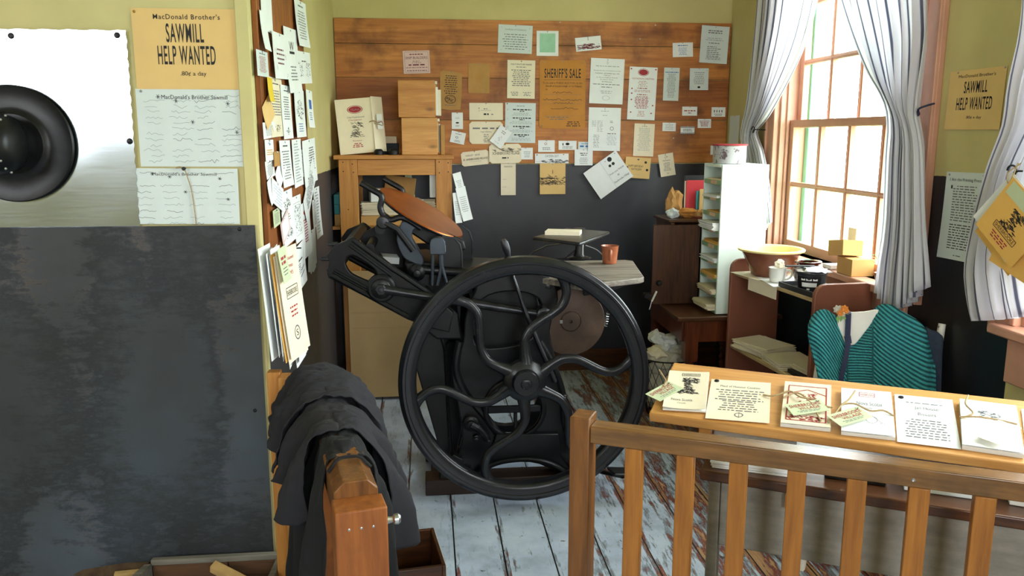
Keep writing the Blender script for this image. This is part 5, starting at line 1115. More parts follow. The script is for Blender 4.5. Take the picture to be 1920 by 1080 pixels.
# tray with ink tub
q = wl(.10, .17, zt)
tr_ = thing('tray', 'shallow black tray at the near end of the bookcase top', 'tray', tuple(q), BR, local=True)
MB().bb(-.085, .085, -.13, .13, 0, .004).bb(-.09, -.084, -.13, .13, 0, .024).bb(.084, .09, -.13, .13, 0, .024).bb(-.09, .09, -.136, -.13, 0, .024).bb(-.09, .09, .13, .136, 0, .024).build('tray_body', 'plastic_dark', tr_, bevel=.002, base=(0, 0, 0))
q = wl(.085, .17, zt+.0045); tu = thing('ink_tub', 'open dark plastic tub of ink with a black and white label in the tray', 'tub', tuple(q)); M = Matrix.Translation(q)
MB().lathe([(.0001, 0), (.05, 0), (.053, .004), (.062, .075), (.067, .078), (.067, .084), (.062, .085), (.058, .078), (.051, .02), (.0001, .02)], 48, M=M).build('tub', 'plastic_dark', tu, smooth=50)
MB().grid(lambda u, v: tuple(q+Vector(((.0535+.0075*(1-v))*math.cos(R(175+110*u)), (.0535+.0075*(1-v))*math.sin(R(175+110*u)), .066-.058*v))), 16, 2).build('label', 'plastic_black', tu)
lm = MB()
for (z, w_, h_2, xs_0) in ((.055, .018, .008, -.024), (.055, .022, .008, 0), (.055, .018, .008, .025), (.014, .012, .006, -.002)):
    V, Fc = [(a_ + xs_0/w_, b_) for a_, b_ in ((-.5, -.5), (.5, -.5), (.5, .5), (-.5, .5))], [(0, 1, 2, 3)]; lm.add([tuple(q+Vector(((.0545+.0065*(z/.06))*math.cos(R(235)+(x*w_)/.058), (.0545+.0065*(z/.06))*math.sin(R(235)+(x*w_)/.058), z+y*h_2))) for x, y in V], Fc, 'paper_white')
lm.grid(lambda u, v: tuple(q+Vector(((.0545+.0065*((.042-.018*v)/.06))*math.cos(R(205+62*u)), (.0545+.0065*((.042-.018*v)/.06))*math.sin(R(205+62*u)), .042-.018*v))), 10, 1, 'paper_white')
lm.build('label_print', None, tu)
crumple('foil_wrap', 'crinkled silver foil laid over the open ink tub', tuple(q+Vector((0, 0, .088))), .058, 'steel', 51, 'foil', (1.15, 1.1, .22))
tag(MB().tube([tuple(q+Vector((-.10, .04, .102))), tuple(q+Vector((.02, .02, .103)))], .011, 8, flat=.4).build('palette_knife', 'iron_dark', base=q), 'dark ink knife laid across the top of the tub', 'knife')
# papers on the lower shelf
zl = .4755
for i, (x, y, w, d, n, mt, rz, lab) in enumerate([(.10, .56, .18, .24, 14, 'paper_cream', 10, 'thick cream paper stack at the far end of the lower bookcase shelf'), (.11, .33, .19, .20, 9, 'paper_cream', -8, 'cream envelopes spread in the middle of the lower bookcase shelf'), (.13, .13, .16, .17, 12, 'paper_cream', -2, 'cream pad at the near end of the lower bookcase shelf')]):
    p_ = wl(x, y, zl); stack('paper_stack', lab, 'paper stack', p_.x, p_.y, zl, w, d, n, .0032, mt, 6+rz, .008, 5)
on_bc('notebook', 'thin dark notebook on the lower bookcase shelf by the near panel', 'notebook', .035, .12, zl, .04, .18, .018, 'iron_dark', -6)
# window sill things
q = Vector((1.85, 3.42, WIN1[2])); pbox('box', 'open tan cardboard box standing on the window sill', 'box', 1.823, 1.925, 3.33, 3.46, WIN1[2]+.0005, WIN1[2]+.075, 'cardboard', 0)
o = pbox('box', 'tilted tan box lid resting on the sill box', 'box', 1.80, 1.90, 3.39, 3.50, WIN1[2]+.0765, WIN1[2]+.145, 'cardboard', 6); o.rotation_euler = (R(-8), R(4), R(6))
tag(MB().bb(1.925, 1.928, 3.50, 3.57, WIN1[2]+.001, WIN1[2]+.19).build('card_sheet', 'paper_cream', base=(1.926, 3.53, WIN1[2])), 'pale card propped against the window pane behind the box lid', 'card')
tag(MB().bb(1.825, 1.90, 3.52, 3.60, WIN1[2]+.001, WIN1[2]+.02).build('soap_block', 'paper_white', base=(1.86, 3.56, .9), bevel=.004), 'white block on the window sill behind the tray', 'block')
q = Vector((1.845, 3.125, WIN1[2])); pl = thing('potted_plant', 'small plant in a clay pot at the right end of the sill', 'plant', tuple(q)); M = Matrix.Translation(q)
MB().lathe([(.0001, 0), (.022, 0), (.03, .04), (.032, .04), (.033, .052), (.028, .052), (.025, .045), (.0001, .044)], 28, M=M).build('pot', 'terracotta', pl)
rr = random.Random(2); lf = MB(); st_ = MB()
for k in range(34):
    a = rr.uniform(0, 6.28); r_ = rr.uniform(.0, .045); z = rr.uniform(.06, .16); c = q+Vector((r_*math.cos(a), r_*math.sin(a), z)); u = Vector((math.cos(a), math.sin(a), rr.uniform(-.4, .6))).normalized()*.02; w = Vector((-math.sin(a), math.cos(a), 0))*.008
    lf.add([c-u*.5, c+w, c+u, c-w], [(0, 1, 2, 3)]); 
    if k % 4 == 0: st_.tube([tuple(q+Vector((0, 0, .04))), tuple((q+Vector((0, 0, .08))).lerp(c, .5)), tuple(c)], .0012, 5)
lf.build('leaves', 'leaf', pl); st_.build('stems', 'leaf', pl)
# newspaper lined carton under the sill, right of the bookcase
pbox('carton', 'tall carton pasted with yellowed newsprint behind the shawl', 'box', 1.71, 1.865, 2.88, 3.09, .35, .80, 'newsprint', 4)
pbox('wooden_box', 'plain dark wooden box carrying the newsprint carton', 'box', 1.69, 1.87, 2.86, 3.10, 0, .349, 'dark_wood_x', 4)
# ================================================================== the platen press
press = thing('platen_press', 'black cast iron treadle printing press with a big six-spoked flywheel', 'printing press', (.35, 3.5, 0))
def RYat(x, y, z): return Matrix.Translation((x, y, z)) @ Matrix.Rotation(R(90), 4, 'X')      # local z -> -y (towards the viewer)
def seg(y, pts): return tr(y, pts)
# --- flywheel
wl0, wr0 = at(746, 709, y=3.12), at(1216, 709, y=3.12); WR = (wr0.x-wl0.x)/2; WXc = (wl0.x+wr0.x)/2
WZc = (at(981, 483, y=3.12).z + at(981, 935, y=3.12).z)/2
WY = 3.10      # front face; the wheel is 70 mm wide
fw = MB(); M = RYat(WXc, WY, WZc)
fw.lathe([(WR-.066, -.060), (WR-.070, -.052), (WR-.072, -.035), (WR-.070, -.012), (WR-.062, -.004), (WR-.050, 0), (WR-.030, .001), (WR-.027, .005), (WR-.018, .006), (WR-.014, .001), (WR-.006, -.002), (WR-.001, -.008), (WR, -.014), (WR, -.056), (WR-.004, -.062), (WR-.05, -.066)], 128, M=M, closed=True)
fw_o = fw.build('flywheel', 'iron_wheel', press, smooth=45)
prof = [(.10, 15), (.16, 17), (.24, 20), (.33, 20), (.40, 15.5), (.46, 10), (.53, 2.5), (.60, -3), (.68, -6), (.77, -5), (.84, -2), (.89, .3), (.93, 2.5)]
wid = [.036, .028, .022, .0195, .0185, .018, .018, .018, .018, .0185, .021, .028, .040]
for k in range(6):
    base_a = [10, 70, 130, 190, 250, 310][k]
    pts = smooth_loop([(r_*WR*math.cos(R(base_a+a)), r_*WR*math.sin(R(base_a+a)), -.033) for r_, a in prof], 4, False)
    ws = smooth_loop([(w, 0, 0) for w in wid], 4, False)
    MB().tube([tuple(M @ Vector(p)) for p in pts], [w[0] for w in ws], 14, flat=.8, up=(0, 1, 0)).build('spoke', 'iron_wheel', fw_o, base=press['_b'], smooth=60)
MB().lathe([(.085, -.055), (.088, -.045), (.085, -.02), (.07, -.008), (.056, -.002), (.052, .014), (.049, .018), (.022, .019), (.02, .016), (.016, .018), (.012, .022), (.0001, .022)], 40, M=M).build('hub', 'iron_wheel', fw_o, base=press['_b'], smooth=40)
MB().lathe([(.021, .015), (.021, .024), (.014, .026), (.012, .02), (.0001, .02)], 6, M=M).build('hub_nut', 'iron_worn', fw_o, base=press['_b'])
MB().tube([(WXc, WY+.06, WZc), (WXc, 3.98, WZc)], .026, 20).build('main_shaft', 'iron_worn', press)
# --- side frames
outer = [(842, 918), (846, 884), (866, 820), (858, 760), (846, 690), (868, 640), (872, 590), (890, 545), (905, 520), (985, 512), (1030, 520), (1046, 560), (1030, 620), (1046, 690), (1053, 770), (1068, 838), (1112, 895), (1118, 918), (1082, 918), (1058, 893), (1010, 868), (960, 864), (920, 868), (888, 888), (878, 918)]
def circ(px, py, rx, ry, n=28, off=0): return [(px+rx*math.cos(2*math.pi*k/n+off), py+ry*math.sin(2*math.pi*k/n+off)) for k in range(n)]
for nm_, y in (('near', 3.34), ('far', 3.70)):
    o_ = seg(3.34, outer); h1 = seg(3.34, circ(965, 766, 52, 52)); h2 = seg(3.34, [(905, 560), (960, 545), (1010, 560), (1010, 600), (985, 640), (900, 650), (888, 610)])
    mb = MB(); plate(mb, smooth_loop(o_, 3), [h1 if nm_ == 'near' else seg(3.34, circ(962, 782, 66, 66)), smooth_loop(h2, 4)], y, .032, bevel=.006); mb.build('side_frame', 'iron', press, smooth=40)
c = at(965, 766, y=3.32)
MB().lathe([(.118, -.006), (.13, -.006), (.136, 0), (.136, .016), (.13, .02), (.118, .02), (.114, .012), (.114, 0)], 60, M=RYat(c.x, 3.325, c.z), closed=True).build('gear_ring', 'iron', press, smooth=40)
mb = MB(); mb.bb(c.x-.115, c.x+.115, 3.32, 3.335, c.z-.02, c.z+.012); mb.bb(c.x-.004, c.x+.012, 3.32, 3.335, c.z-.115, c.z-.02); mb.build('gear_spokes', 'iron', press, bevel=.004)
v = seg(3.315, [(930, 812), (1046, 811), (1050, 852), (1070, 880), (1015, 862), (965, 858), (915, 862)])
MB().prism(v, 3.30, 3.323).build('base_web', 'iron', press, bevel=.004)
a, b = at(905, 866, y=3.3), at(1060, 866, y=3.3)
MB().tube([tuple(at(px, py, y=3.29)) for px, py in smooth_loop([(878, 915), (900, 885), (940, 866), (1000, 862), (1050, 878), (1088, 915)], 5, False)], .011, 10).build('arch_moulding', 'iron', press)
# lower cross members and tie bars
for px, py in ((866, 900), (1092, 900), (890, 560), (1020, 545)):
    q = at(px, py, y=3.34); MB().tube([(q.x, 3.355, q.z), (q.x, 3.69, q.z)], .018, 14).build('tie_bar', 'iron', press)
# rear platen block and bed
v = seg(3.5, [(885, 545), (930, 520), (1000, 535), (1015, 590), (985, 640), (910, 660), (880, 620)])
MB().prism(v, 3.45, 3.80).build('platen', 'iron_dark', press, bevel=.01)
MB().prism(seg(3.4, [(868, 512), (1035, 518), (1042, 548), (900, 540), (868, 530)]), 3.38, 3.88).build('platen_bracket', 'iron', press, bevel=.006)
for px, py, r_, yy in ((1028, 536, .026, 3.33), (1021, 592, .032, 3.25), (883, 796, .034, 3.29), (916, 826, .012, 3.28), (1058, 745, .012, 3.3), (893, 822, .014, 3.3)):
    q = at(px, py, y=yy); MB().lathe([(r_, -.05), (r_, -.004), (r_*.8, 0), (r_*.55, .001), (r_*.5, .012), (r_*.2, .014), (.0001, .014)], 24, M=RYat(q.x, yy, q.z)).build('boss', 'iron_worn' if r_ < .033 else 'iron', press)
MB().tube([tuple(at(px, py, y=3.28)) for px, py in smooth_loop([(883, 796), (900, 806), (916, 826)], 4, False)], [.018]*4+[.015]*4+[.011], 10).build('crank_link', 'iron', press)
# curved castings left of the gear ring
MB().tube([tuple(at(px, py, y=3.33)) for px, py in smooth_loop([(862, 640), (855, 690), (872, 735), (905, 775), (935, 815)], 5, False)], .018, 10).build('curved_rib', 'iron', press)
MB().tube([tuple(at(px, py, y=3.32)) for px, py in smooth_loop([(1012, 640), (1040, 690), (1056, 740), (1058, 790), (1075, 850)], 5, False)], .013, 10).build('curved_rib', 'iron', press)
# --- hanging legs at the left
for nm_, y, P_1 in (('strut', 3.40, [(772, 615), (818, 600), (832, 640), (838, 740), (843, 850), (862, 900), (866, 922), (822, 922), (832, 900), (826, 850), (800, 760), (780, 690)]),
                    ('strut', 3.62, [(826, 660), (842, 640), (866, 640), (868, 720), (874, 770), (856, 850), (846, 880), (838, 880), (842, 800), (830, 730)]),
                    ('strut', 3.66, [(800, 620), (850, 605), (860, 660), (868, 760), (880, 880), (850, 885), (838, 760), (812, 690)])):
    MB().prism(seg(y, P_1), y, y+.045).build('strut', 'iron_dark', press, bevel=.006)
MB().tube([tuple(at(px, py, y=3.39)) for px, py in ((822, 610), (836, 660), (841, 760), (848, 870))], .008, 8).build('strut_edge', 'iron', press)
# --- leaning bed frame at the left (two side rails with D-shaped windows)
bed = [(614, 512), (618, 488), (613, 478), (626, 460), (652, 449), (661, 444), (700, 470), (742, 502), (795, 536), (850, 585), (842, 622), (800, 612), (762, 597), (690, 558), (617, 520)]
hole = [(649, 495), (651, 482), (662, 478), (676, 485), (697, 499), (707, 512), (701, 526), (690, 526), (660, 512)]
for y in (3.33, 3.90):
    mb = MB(); plate(mb, seg(3.33, bed), [smooth_loop(seg(3.33, hole), 4)], y, .034, bevel=.005); so = mb.build('bed_rail', 'iron', press, smooth=40)
    for e0, e1, r_ in (((622, 514), (766, 592), .011), ((628, 505), (700, 545), .006), ((662, 448), (742, 507), .011), ((655, 458), (735, 516), .006), ((740, 505), (800, 545), .010)):
        a, b = at(*e0, y=3.33), at(*e1, y=3.33); MB().tube([(a.x, y-.018, a.z), (b.x, y-.018, b.z)], r_, 10).build('rail_moulding', 'iron', so, base=press['_b'])
v = seg(3.33, [(616, 512), (620, 486), (640, 460), (660, 446), (672, 456), (655, 470), (638, 490), (634, 520)])
MB().prism(v, 3.35, 3.88).build('bed_plate', 'iron_dark', press, bevel=.004)
v = seg(3.33, [(764, 560), (800, 545), (860, 590), (868, 640), (820, 640), (780, 610)])
MB().prism(v, 3.36, 3.88).build('bed_saddle', 'iron_dark', press, bevel=.008)
for px, py, l_ in ((616, 486, .03), (629, 458, .03), (657, 459, .012), (616, 507, .012)):
    q = at(px, py, y=3.32); MB().lathe([(.008, -.01), (.008, l_), (.005, l_+.003), (.0001, l_+.003)], 6, M=Matrix.Translation((q.x, 3.33, q.z)) @ Matrix.Rotation(R(-90 if l_ > .02 else 90), 4, 'Y' if l_ > .02 else 'X')).build('bolt', 'iron_worn', press)
q = at(715, 541, y=3.30)
Mn = RYat(q.x, 3.30, q.z)
MB().lathe([(.060, -.02), (.058, 0), (.05, .006), (.042, .006), (.04, .014), (.034, .018), (.0001, .018)], 40, M=Mn).build('crank_boss', 'iron', press)
MB().lathe([(.024, .018), (.024, .034), (.020, .037), (.012, .037), (.011, .046), (.0001, .047)], 6, M=Mn).build('crank_nut', 'iron_worn', press)
a, b = at(720, 543, y=3.285), at(1022, 590, y=3.285)
MB().tube([tuple(a), tuple(a.lerp(b, .1)), tuple(a.lerp(b, .5)), tuple(a.lerp(b, .93)), tuple(b)], [.024, .019, .022, .018, .024], 12, flat=.9).build('side_arm', 'iron_worn', press)
# rollers in the bed
for (px, py, r_) in ((718, 418, .022), (700, 452, .02)):
    q = at(px, py, y=3.66); MB().tube([(q.x, 3.42, q.z), (q.x, 3.88, q.z)], r_, 20).build('ink_roller', 'iron_dark', press)
q = at(718, 417, y=3.40); MB().lathe([(.026, -.03), (.028, 0), (.022, .01), (.0001, .012)], 20, M=RYat(q.x, 3.40, q.z)).build('roller_cap', 'iron_worn', press)
MB().tube([tuple(at(px, py, y=3.40)) for px, py in ((722, 418), (745, 430), (775, 470))], .014, 10).build('roller_arm', 'iron_dark', press)
MB().prism(seg(3.7, [(672, 440), (712, 420), (760, 440), (770, 500), (700, 500)]), 3.68, 3.70).build('bed_back_plate', 'iron_dark', press)
# folded card lying in the bed
o = MB(); q = at(728, 482, y=3.55)
# --- arc plate, disc carrier, ink disc
arc = [(757, 414), (747, 432), (744, 450), (750, 470), (762, 486), (790, 497), (794, 484), (782, 462), (773, 446), (775, 432), (783, 424)]
mb = MB(); plate(mb, smooth_loop(seg(3.46, arc), 4), [], 3.46, .03, bevel=.004); mb.build('curved_arm', 'iron_tin', press, smooth=40)
mb = MB(); plate(mb, smooth_loop(seg(3.80, arc), 4), [], 3.84, .03, bevel=.004); mb.build('curved_arm', 'iron_tin', press, smooth=40)
dc = at(791, 397, y=3.62)
Md = Matrix.Translation(dc) @ Matrix.Rotation(R(29.3), 4, 'Y') @ Matrix.Rotation(R(8.5), 4, 'X')
dr_ = (at(714, 397, y=3.62)-at(868, 397, y=3.62)).length/2/math.cos(R(29.3))
dk = MB().lathe([(.0001, 0), (dr_-.003, 0), (dr_, -.003), (dr_, -.010), (dr_-.004, -.013), (.0001, -.013)], 96, M=Md).build('ink_disc', 'ink_disc', press, smooth=30)
MB().lathe([(dr_-.001, -.0035), (dr_+.002, -.006), (dr_, -.014), (dr_-.02, -.020), (.06, -.034), (.05, -.06), (.0001, -.06)], 96, M=Md).build('disc_backing', 'iron', dk, base=press['_b'], smooth=30)
MB().prism(seg(3.6, [(752, 402), (775, 400), (868, 446), (872, 462), (850, 470), (800, 452), (760, 425)]), 3.50, 3.78).build('disc_carrier', 'iron_dark', press, bevel=.008)
for y, P_2 in ((3.44, [(676, 343), (700, 357), (713, 365), (716, 374), (713, 388), (718, 402), (732, 412), (756, 408), (790, 428)]), (3.80, [(719, 335), (735, 344), (752, 354), (755, 362), (760, 375), (790, 400)])):
    MB().tube([tuple(at(px, py, y=y)) for px, py in smooth_loop(P_2, 4, False)], [.0145]*4 + [.0145]*(4*(len(P_2)-1)-3), 10, flat=.9).build('roller_hook', 'iron', press)
# --- stroke counter
q0, q1 = at(806, 476, y=3.40), at(840, 444, y=3.40)
cn = MB(); w_ = q1.x-q0.x; h_ = q1.z-q0.z
pr = [(q0.x, q0.z), (q1.x-.012, q0.z), (q1.x-.012, q1.z-.02), (q1.x-.02, q1.z-.006), (q1.x-.032, q1.z), (q0.x+.02, q1.z), (q0.x+.006, q1.z-.008), (q0.x, q1.z-.024)]
cn.prism(pr, 3.375, 3.43); cnt = cn.build('counter', 'iron_tin', press, bevel=.003)
MB().bb(q1.x-.013, q1.x-.011, 3.385, 3.42, q0.z+.01, q0.z+.035).build('counter_plate', 'steel', cnt, base=press['_b'])
for (pa, pb, r_) in (((812, 476), (810, 535), .007), ((826, 476), (828, 500), .010), ((828, 500), (820, 535), .008), ((828, 498), (838, 532), .008)):
    MB().tube([tuple(at(*pa, y=3.40)), tuple(at(*pb, y=3.40))], r_, 8).build('counter_stem', 'iron_tin', press)
# --- ink fountain at the right of the disc
for y, P_3 in ((3.44, [(829, 520), (829, 443), (851, 446), (862, 458), (866, 475), (866, 520)]), (3.84, [(835, 520), (840, 420), (866, 422), (880, 434), (886, 452), (886, 520)])):
    mb = MB(); plate(mb, seg(y, P_3), [], y, .014, bevel=.003); mb.build('fountain_side', 'iron', press)
    MB().tube([tuple(at(px, py, y=y-.008)) for px, py in P_3[1:]], .004, 6).build('fountain_edge', 'iron_worn', press)
q = at(860, 480, y=3.5)
MB().bb(q.x-.03, q.x-.005, 3.452, 3.83, q.z-.06, q.z+.03).build('fountain_plate', 'painted_tin', press)
for k, dz in enumerate((.035, .0, -.05)): MB().tube([(q.x-.03+.008*k, 3.45, q.z+dz+.02), (q.x-.03+.008*k, 3.83, q.z+dz+.02)], .012, 14).build('fountain_roller', 'iron_worn', press)
# cross bar from bed to platen, front
a, b = at(790, 505, y=3.42), at(880, 512, y=3.42)
MB().tube([tuple(a), tuple(b)], .020, 12).build('rocker_bar', 'iron', press)
q = at(782, 512, y=3.40); MB().lathe([(.034, -.04), (.034, 0), (.026, .006), (.016, .01), (.014, .02), (.0001, .022)], 28, M=RYat(q.x, 3.40, q.z)).build('pivot_boss', 'iron', press)
MB().prism(seg(3.5, [(758, 490), (800, 488), (850, 500), (886, 508), (888, 545), (850, 560), (800, 545), (770, 530)]), 3.46, 3.86).build('rocker_casting', 'iron_dark', press, bevel=.008)
# --- throw-off lever
hp = [tuple(at(px, py, y=3.24)) for px, py in ((943, 449), (946, 456), (950, 468), (953, 480), (955, 490))]
MB().tube(hp, [.010, .0165, .016, .010, .008], 14).build('lever_handle', 'iron_worn', press)
MB().tube([tuple(at(px, py, y=3.24)) for px, py in ((955, 488), (963, 520), (985, 585), (1012, 650), (1040, 715))], [.008, .012, .016, .018, .018], 10, flat=.6).build('throw_off_lever', 'iron_worn', press)
# --- big brown disc behind the wheel
q = at(1070, 603, y=3.40); dr2 = (at(1005, 603, y=3.40)-at(1134, 603, y=3.40)).length/2
MB().lathe([(dr2, -.03), (dr2, -.002), (dr2-.003, 0), (.046, 0), (.044, -.002), (.040, .001), (.008, .001), (.006, -.01), (.0001, -.01)], 72, M=RYat(q.x, 3.40, q.z)).build('disc_guard', 'brown_disc', press, smooth=30)
q2 = at(1052, 603, y=3.40); MB().box((q2.x, 3.397, q2.z), (.012, .006, .014)).build('guard_catch', 'steel', press)
sp2 = [tuple(at(1140, 585, y=3.42) + Vector((.008*math.cos(t*1.3)-.002*t*.2, .008*math.sin(t*1.3), -.0022*t))) for t in range(30)]
MB().tube(sp2, .0022, 5).build('spring', 'steel', press)
# --- feed board
FZ = .92
c4 = [at(905, 502, z=FZ), at(1090, 534, z=FZ), at(1211, 521, z=FZ), at(1184, 487, z=FZ), at(935, 489, z=FZ)]
poly = [(c4[0].x, c4[0].y), (c4[1].x, c4[1].y), (c4[2].x-.02, c4[2].y), (c4[2].x, c4[2].y+.03), (c4[3].x, c4[3].y-.03), (c4[3].x-.03, c4[3].y), (c4[4].x, c4[3].y)]
fb = MB().prism(poly, FZ-.024, FZ, axis='z').build('feed_board', 'weathered_x', press, bevel=.004)
MB().prism([(c4[1].x+.03, FZ-.025), (c4[2].x-.05, FZ-.025), (c4[2].x-.14, FZ-.06), (c4[1].x+.04, FZ-.075)], 3.30, 3.33).build('feed_board_bracket', 'iron', press, bevel=.003)
MB().prism([(c4[1].x+.0, FZ-.03), (c4[1].x+.06, FZ-.03), (c4[1].x-.12, FZ-.22), (c4[1].x-.16, FZ-.2)], 3.60, 3.63).build('feed_board_bracket', 'iron', press, bevel=.003)
# --- base skids and treadle
for y in (3.27, 3.64):
    MB().bb(-.03, .70, y, y+.11, 0, .068).build('skid', 'skid_wood', press, bevel=.004)
for x in (.03, .60): MB().bb(x-.035, x+.06, 3.381, 3.639, .002, .05).build('cross_skid', 'skid_wood', press, bevel=.004)
for px in (862, 1092):
    q = at(px, 915, y=3.33); MB().bb(q.x-.06, q.x+.05, 3.29, 3.37, .069, .10).build('foot', 'iron', press, bevel=.006)
    MB().lathe([(.013, 0), (.013, .014), (.0001, .016)], 6, M=Matrix.Translation((q.x-.035, 3.31, .10))).build('foot_bolt', 'iron_worn', press)
q = at(838, 905, y=3.30); MB().prism(seg(3.3, [(818, 925), (826, 884), (850, 850), (868, 860), (872, 925)]), 3.29, 3.35).build('foot_casting', 'iron_dark', press, bevel=.005)
tp = [at(1100, 872, y=3.45), at(1130, 885, y=3.25), at(1168, 893, y=3.12)]
MB().tube([tuple(p_) for p_ in smooth_loop([tuple(v_) for v_ in tp], 5, False)], .014, 10, flat=.7).build('treadle_arm', 'iron', press)
q = at(1160, 890, y=3.15); MB().box((q.x+.02, q.y, q.z+.012), (.12, .08, .012), rot=(0, .15, .2)).build('treadle_pad', 'iron_worn', press, bevel=.004)

# --- things on the press
def flat_card(name, lab, x, y, z, w, d, t, mat, rz=0, cat='paper', rx=0, ry=0):
    o = MB().box((0, 0, t/2), (w, d, t)).build(name, mat, base=(0, 0, 0)); o.location = (x, y, z); o.rotation_euler = (R(rx), R(ry), R(rz)); return tag(o, lab, cat)
flat_card('paper_pad', 'cream sheets lying left on the press feed board beside the scale', .44, 3.50, FZ+.001, .22, .18, .012, 'paper_tan', 8, 'paper')
flat_card('paper_sheet', 'tan sheet under the cream sheets at the left end of the feed board', .38, 3.42, FZ+.0002, .12, .12, .0006, 'paper_tan', -6, 'paper')
q = at(730, 478, y=3.60); flat_card('card_packet', 'white printed packet lying in the press bed', q.x, 3.60, q.z-.03, .07, .12, .028, 'paper_white', 8, 'packet', 0, 6)
flat_card('card_packet', 'tan packet lying behind the white packet in the press bed', q.x-.015, 3.75, q.z-.03, .08, .11, .03, 'paper_tan', 3, 'packet', 0, 4)
m_ = thing('mug', 'brown glazed mug with drips standing on the feed board', 'mug', tuple(at(1143, 494, z=FZ))); q = Vector(m_.location); M = Matrix.Translation(q)
MB().lathe([(.0001, .0005), (.030, .0005), (.033, .004), (.040, .078), (.042, .084), (.040, .084), (.037, .078), (.030, .01), (.0001, .008)], 40, M=M).build('body', 'terracotta', m_, smooth=60)
MB().tube([tuple(q+Vector((.0-.006, -.036-.01*math.sin(t), .045+.024*math.cos(t)))) for t in [k*math.pi/8 for k in range(9)]], .006, 10, flat=.7).build('handle', 'terracotta', m_)
# platform scale
sq = at(1086, 486, z=FZ); sc_ = thing('platform_scale', 'black iron platform scale standing on the feed board', 'scale', (sq.x, sq.y, FZ)); SX, SY = sq.x, sq.y
MB().lathe([(.0001, .0005), (.055, .0005), (.056, .006), (.045, .012), (.03, .016), (.024, .03), (.022, .12), (.028, .135), (.028, .15), (.0001, .15)], 32, M=Matrix.Translation((SX, SY, FZ))).build('column', 'iron', sc_)
PZ = FZ+.162
cr = [at(998, 444, z=PZ), at(1087, 455, z=PZ), at(1144, 434, z=PZ), at(1062, 427, z=PZ)]
k_ = smooth_loop([(p_.x, p_.y) for p_ in cr], 1)
MB().prism([(p_.x, p_.y) for p_ in cr], PZ-.016, PZ, axis='z').build('platform', 'iron_worn', sc_, bevel=.006)
v = seg(SY, [(985, 488), (1000, 472), (1025, 460), (1060, 456), (1084, 458), (1084, 464), (1060, 484), (1010, 492)])
MB().prism(v, SY-.01, SY+.014).build('beam_housing', 'iron', sc_, bevel=.004)
MB().tube([tuple(at(px, py, y=SY-.01)) for px, py in smooth_loop([(1098, 460), (1118, 468), (1133, 482), (1137, 493)], 4, False)], .0025, 6).build('balance_wire', 'steel', sc_)
MB().bb(SX-.14, SX+.06, SY-.02, SY+.02, FZ+.0005, FZ+.008).build('foot', 'iron', sc_, bevel=.003)
MB().tube([(SX+.012, SY-.02, PZ-.018), (SX+.012, SY-.022, FZ+.02)], .005, 8).build('guide_rod', 'steel', sc_)
pc = at(1058, 440, z=PZ)
o = flat_card('note_pad', 'white pad of paper lying on the scale platform', pc.x, pc.y+.02, PZ+.0005, .15, .10, .016, 'paper_cream', -16, 'pad')
# ================================================================== right-hand railing
def hitline(px, py, A, Bv):
    """point of the vertical plane through A-B seen at (px,py)"""
    r = Vector(ray(px, py)); d = Bv-A; n = Vector((-d.y, d.x, 0)); o = Vector((0, 0, EYE)); t = n.dot(A-o)/n.dot(r); return o+r*t
RZ_ = .85
A0 = at(1106, 799, z=RZ_); A1 = at(1920, 904, z=RZ_); ang = math.atan2(A1.y-A0.y, A1.x-A0.x)
Bk = at(1114, 781, z=RZ_); nrm = Vector((-math.sin(ang), math.cos(ang), 0)); RD = max(.036, min(.05, (Bk-A0).dot(nrm)))
rl = thing('railing', 'varnished pine railing with square balusters in the right foreground', 'railing', (A0.x, A0.y, 0), ang, local=True)
Lr = 1.25
MB().bb(0, Lr, 0, RD, RZ_-.042, RZ_).build('top_rail', 'rail_x', rl, bevel=.003, base=(0, 0, 0))
MB().bb(-.047, 0, -.004, RD+.010, 0, RZ_+.018).build('newel_post', 'rail_post', rl, bevel=.003, base=(0, 0, 0))
MB().bb(.0, Lr, .008, RD-.006, .05, .09).build('bottom_rail', 'rail_x', rl, bevel=.003, base=(0, 0, 0))
for px in (1186, 1283, 1383, 1493, 1606, 1724, 1848):
    q = hitline(px, 870+(px-1186)*.12, A0, A1); t = (q-A0).dot(Vector((math.cos(ang), math.sin(ang), 0)))
    MB().bb(t-.019, t+.019, .003, .036, .09, RZ_-.0425).build('baluster', 'rail_z', rl, bevel=.002, base=(0, 0, 0))
ex = (A1-A0).length
MB().bb(ex+.12, ex+.155, .003, .036, .09, RZ_-.0425).build('baluster', 'rail_z', rl, bevel=.002, base=(0, 0, 0))
q = hitline(1713, 900, A0, A1); t = (q-A0).dot(Vector((math.cos(ang), math.sin(ang), 0)))
MB().lathe([(.004, 0), (.003, .0012), (.0001, .0005)], 12, M=Matrix.Translation((t, -.0003, q.z)) @ Matrix.Rotation(R(90), 4, 'X')).build('nail', 'steel', rl, base=(0, 0, 0))

# ================================================================== display board on the table
DA = at(1220, 775, z=.80); DB = at(1920, 870, z=.80); u = (DB-DA).normalized(); n2 = Vector((-u.y, u.x, 0)); dang = math.atan2(u.y, u.x)
TH = R(13); DD = .285; DLen = .98
db = thing('display_board', 'long sloping pine board laid out with cards behind the railing', 'display board', (DA.x, DA.y, .80), dang, local=True)
Mt = Matrix.Rotation(TH, 4, 'X')
MB().bb(-.005, DLen, 0, DD, -.026, 0, M=Mt).build('board', 'pine_light_x', db, bevel=.004, base=(0, 0, 0))
for x in (.12, .80): MB().bb(x, x+.03, DD-.05, DD-.02, -.078, DD*math.sin(TH)-.041).bb(x, x+.03, .02, .05, -.078, -.0255).build('support_block', 'pine_x', db, bevel=.002, base=(0, 0, 0))
MW = Matrix.Translation((DA.x, DA.y, .80)) @ Matrix.Rotation(dang, 4, 'Z') @ Mt
MWi = MW.inverted()
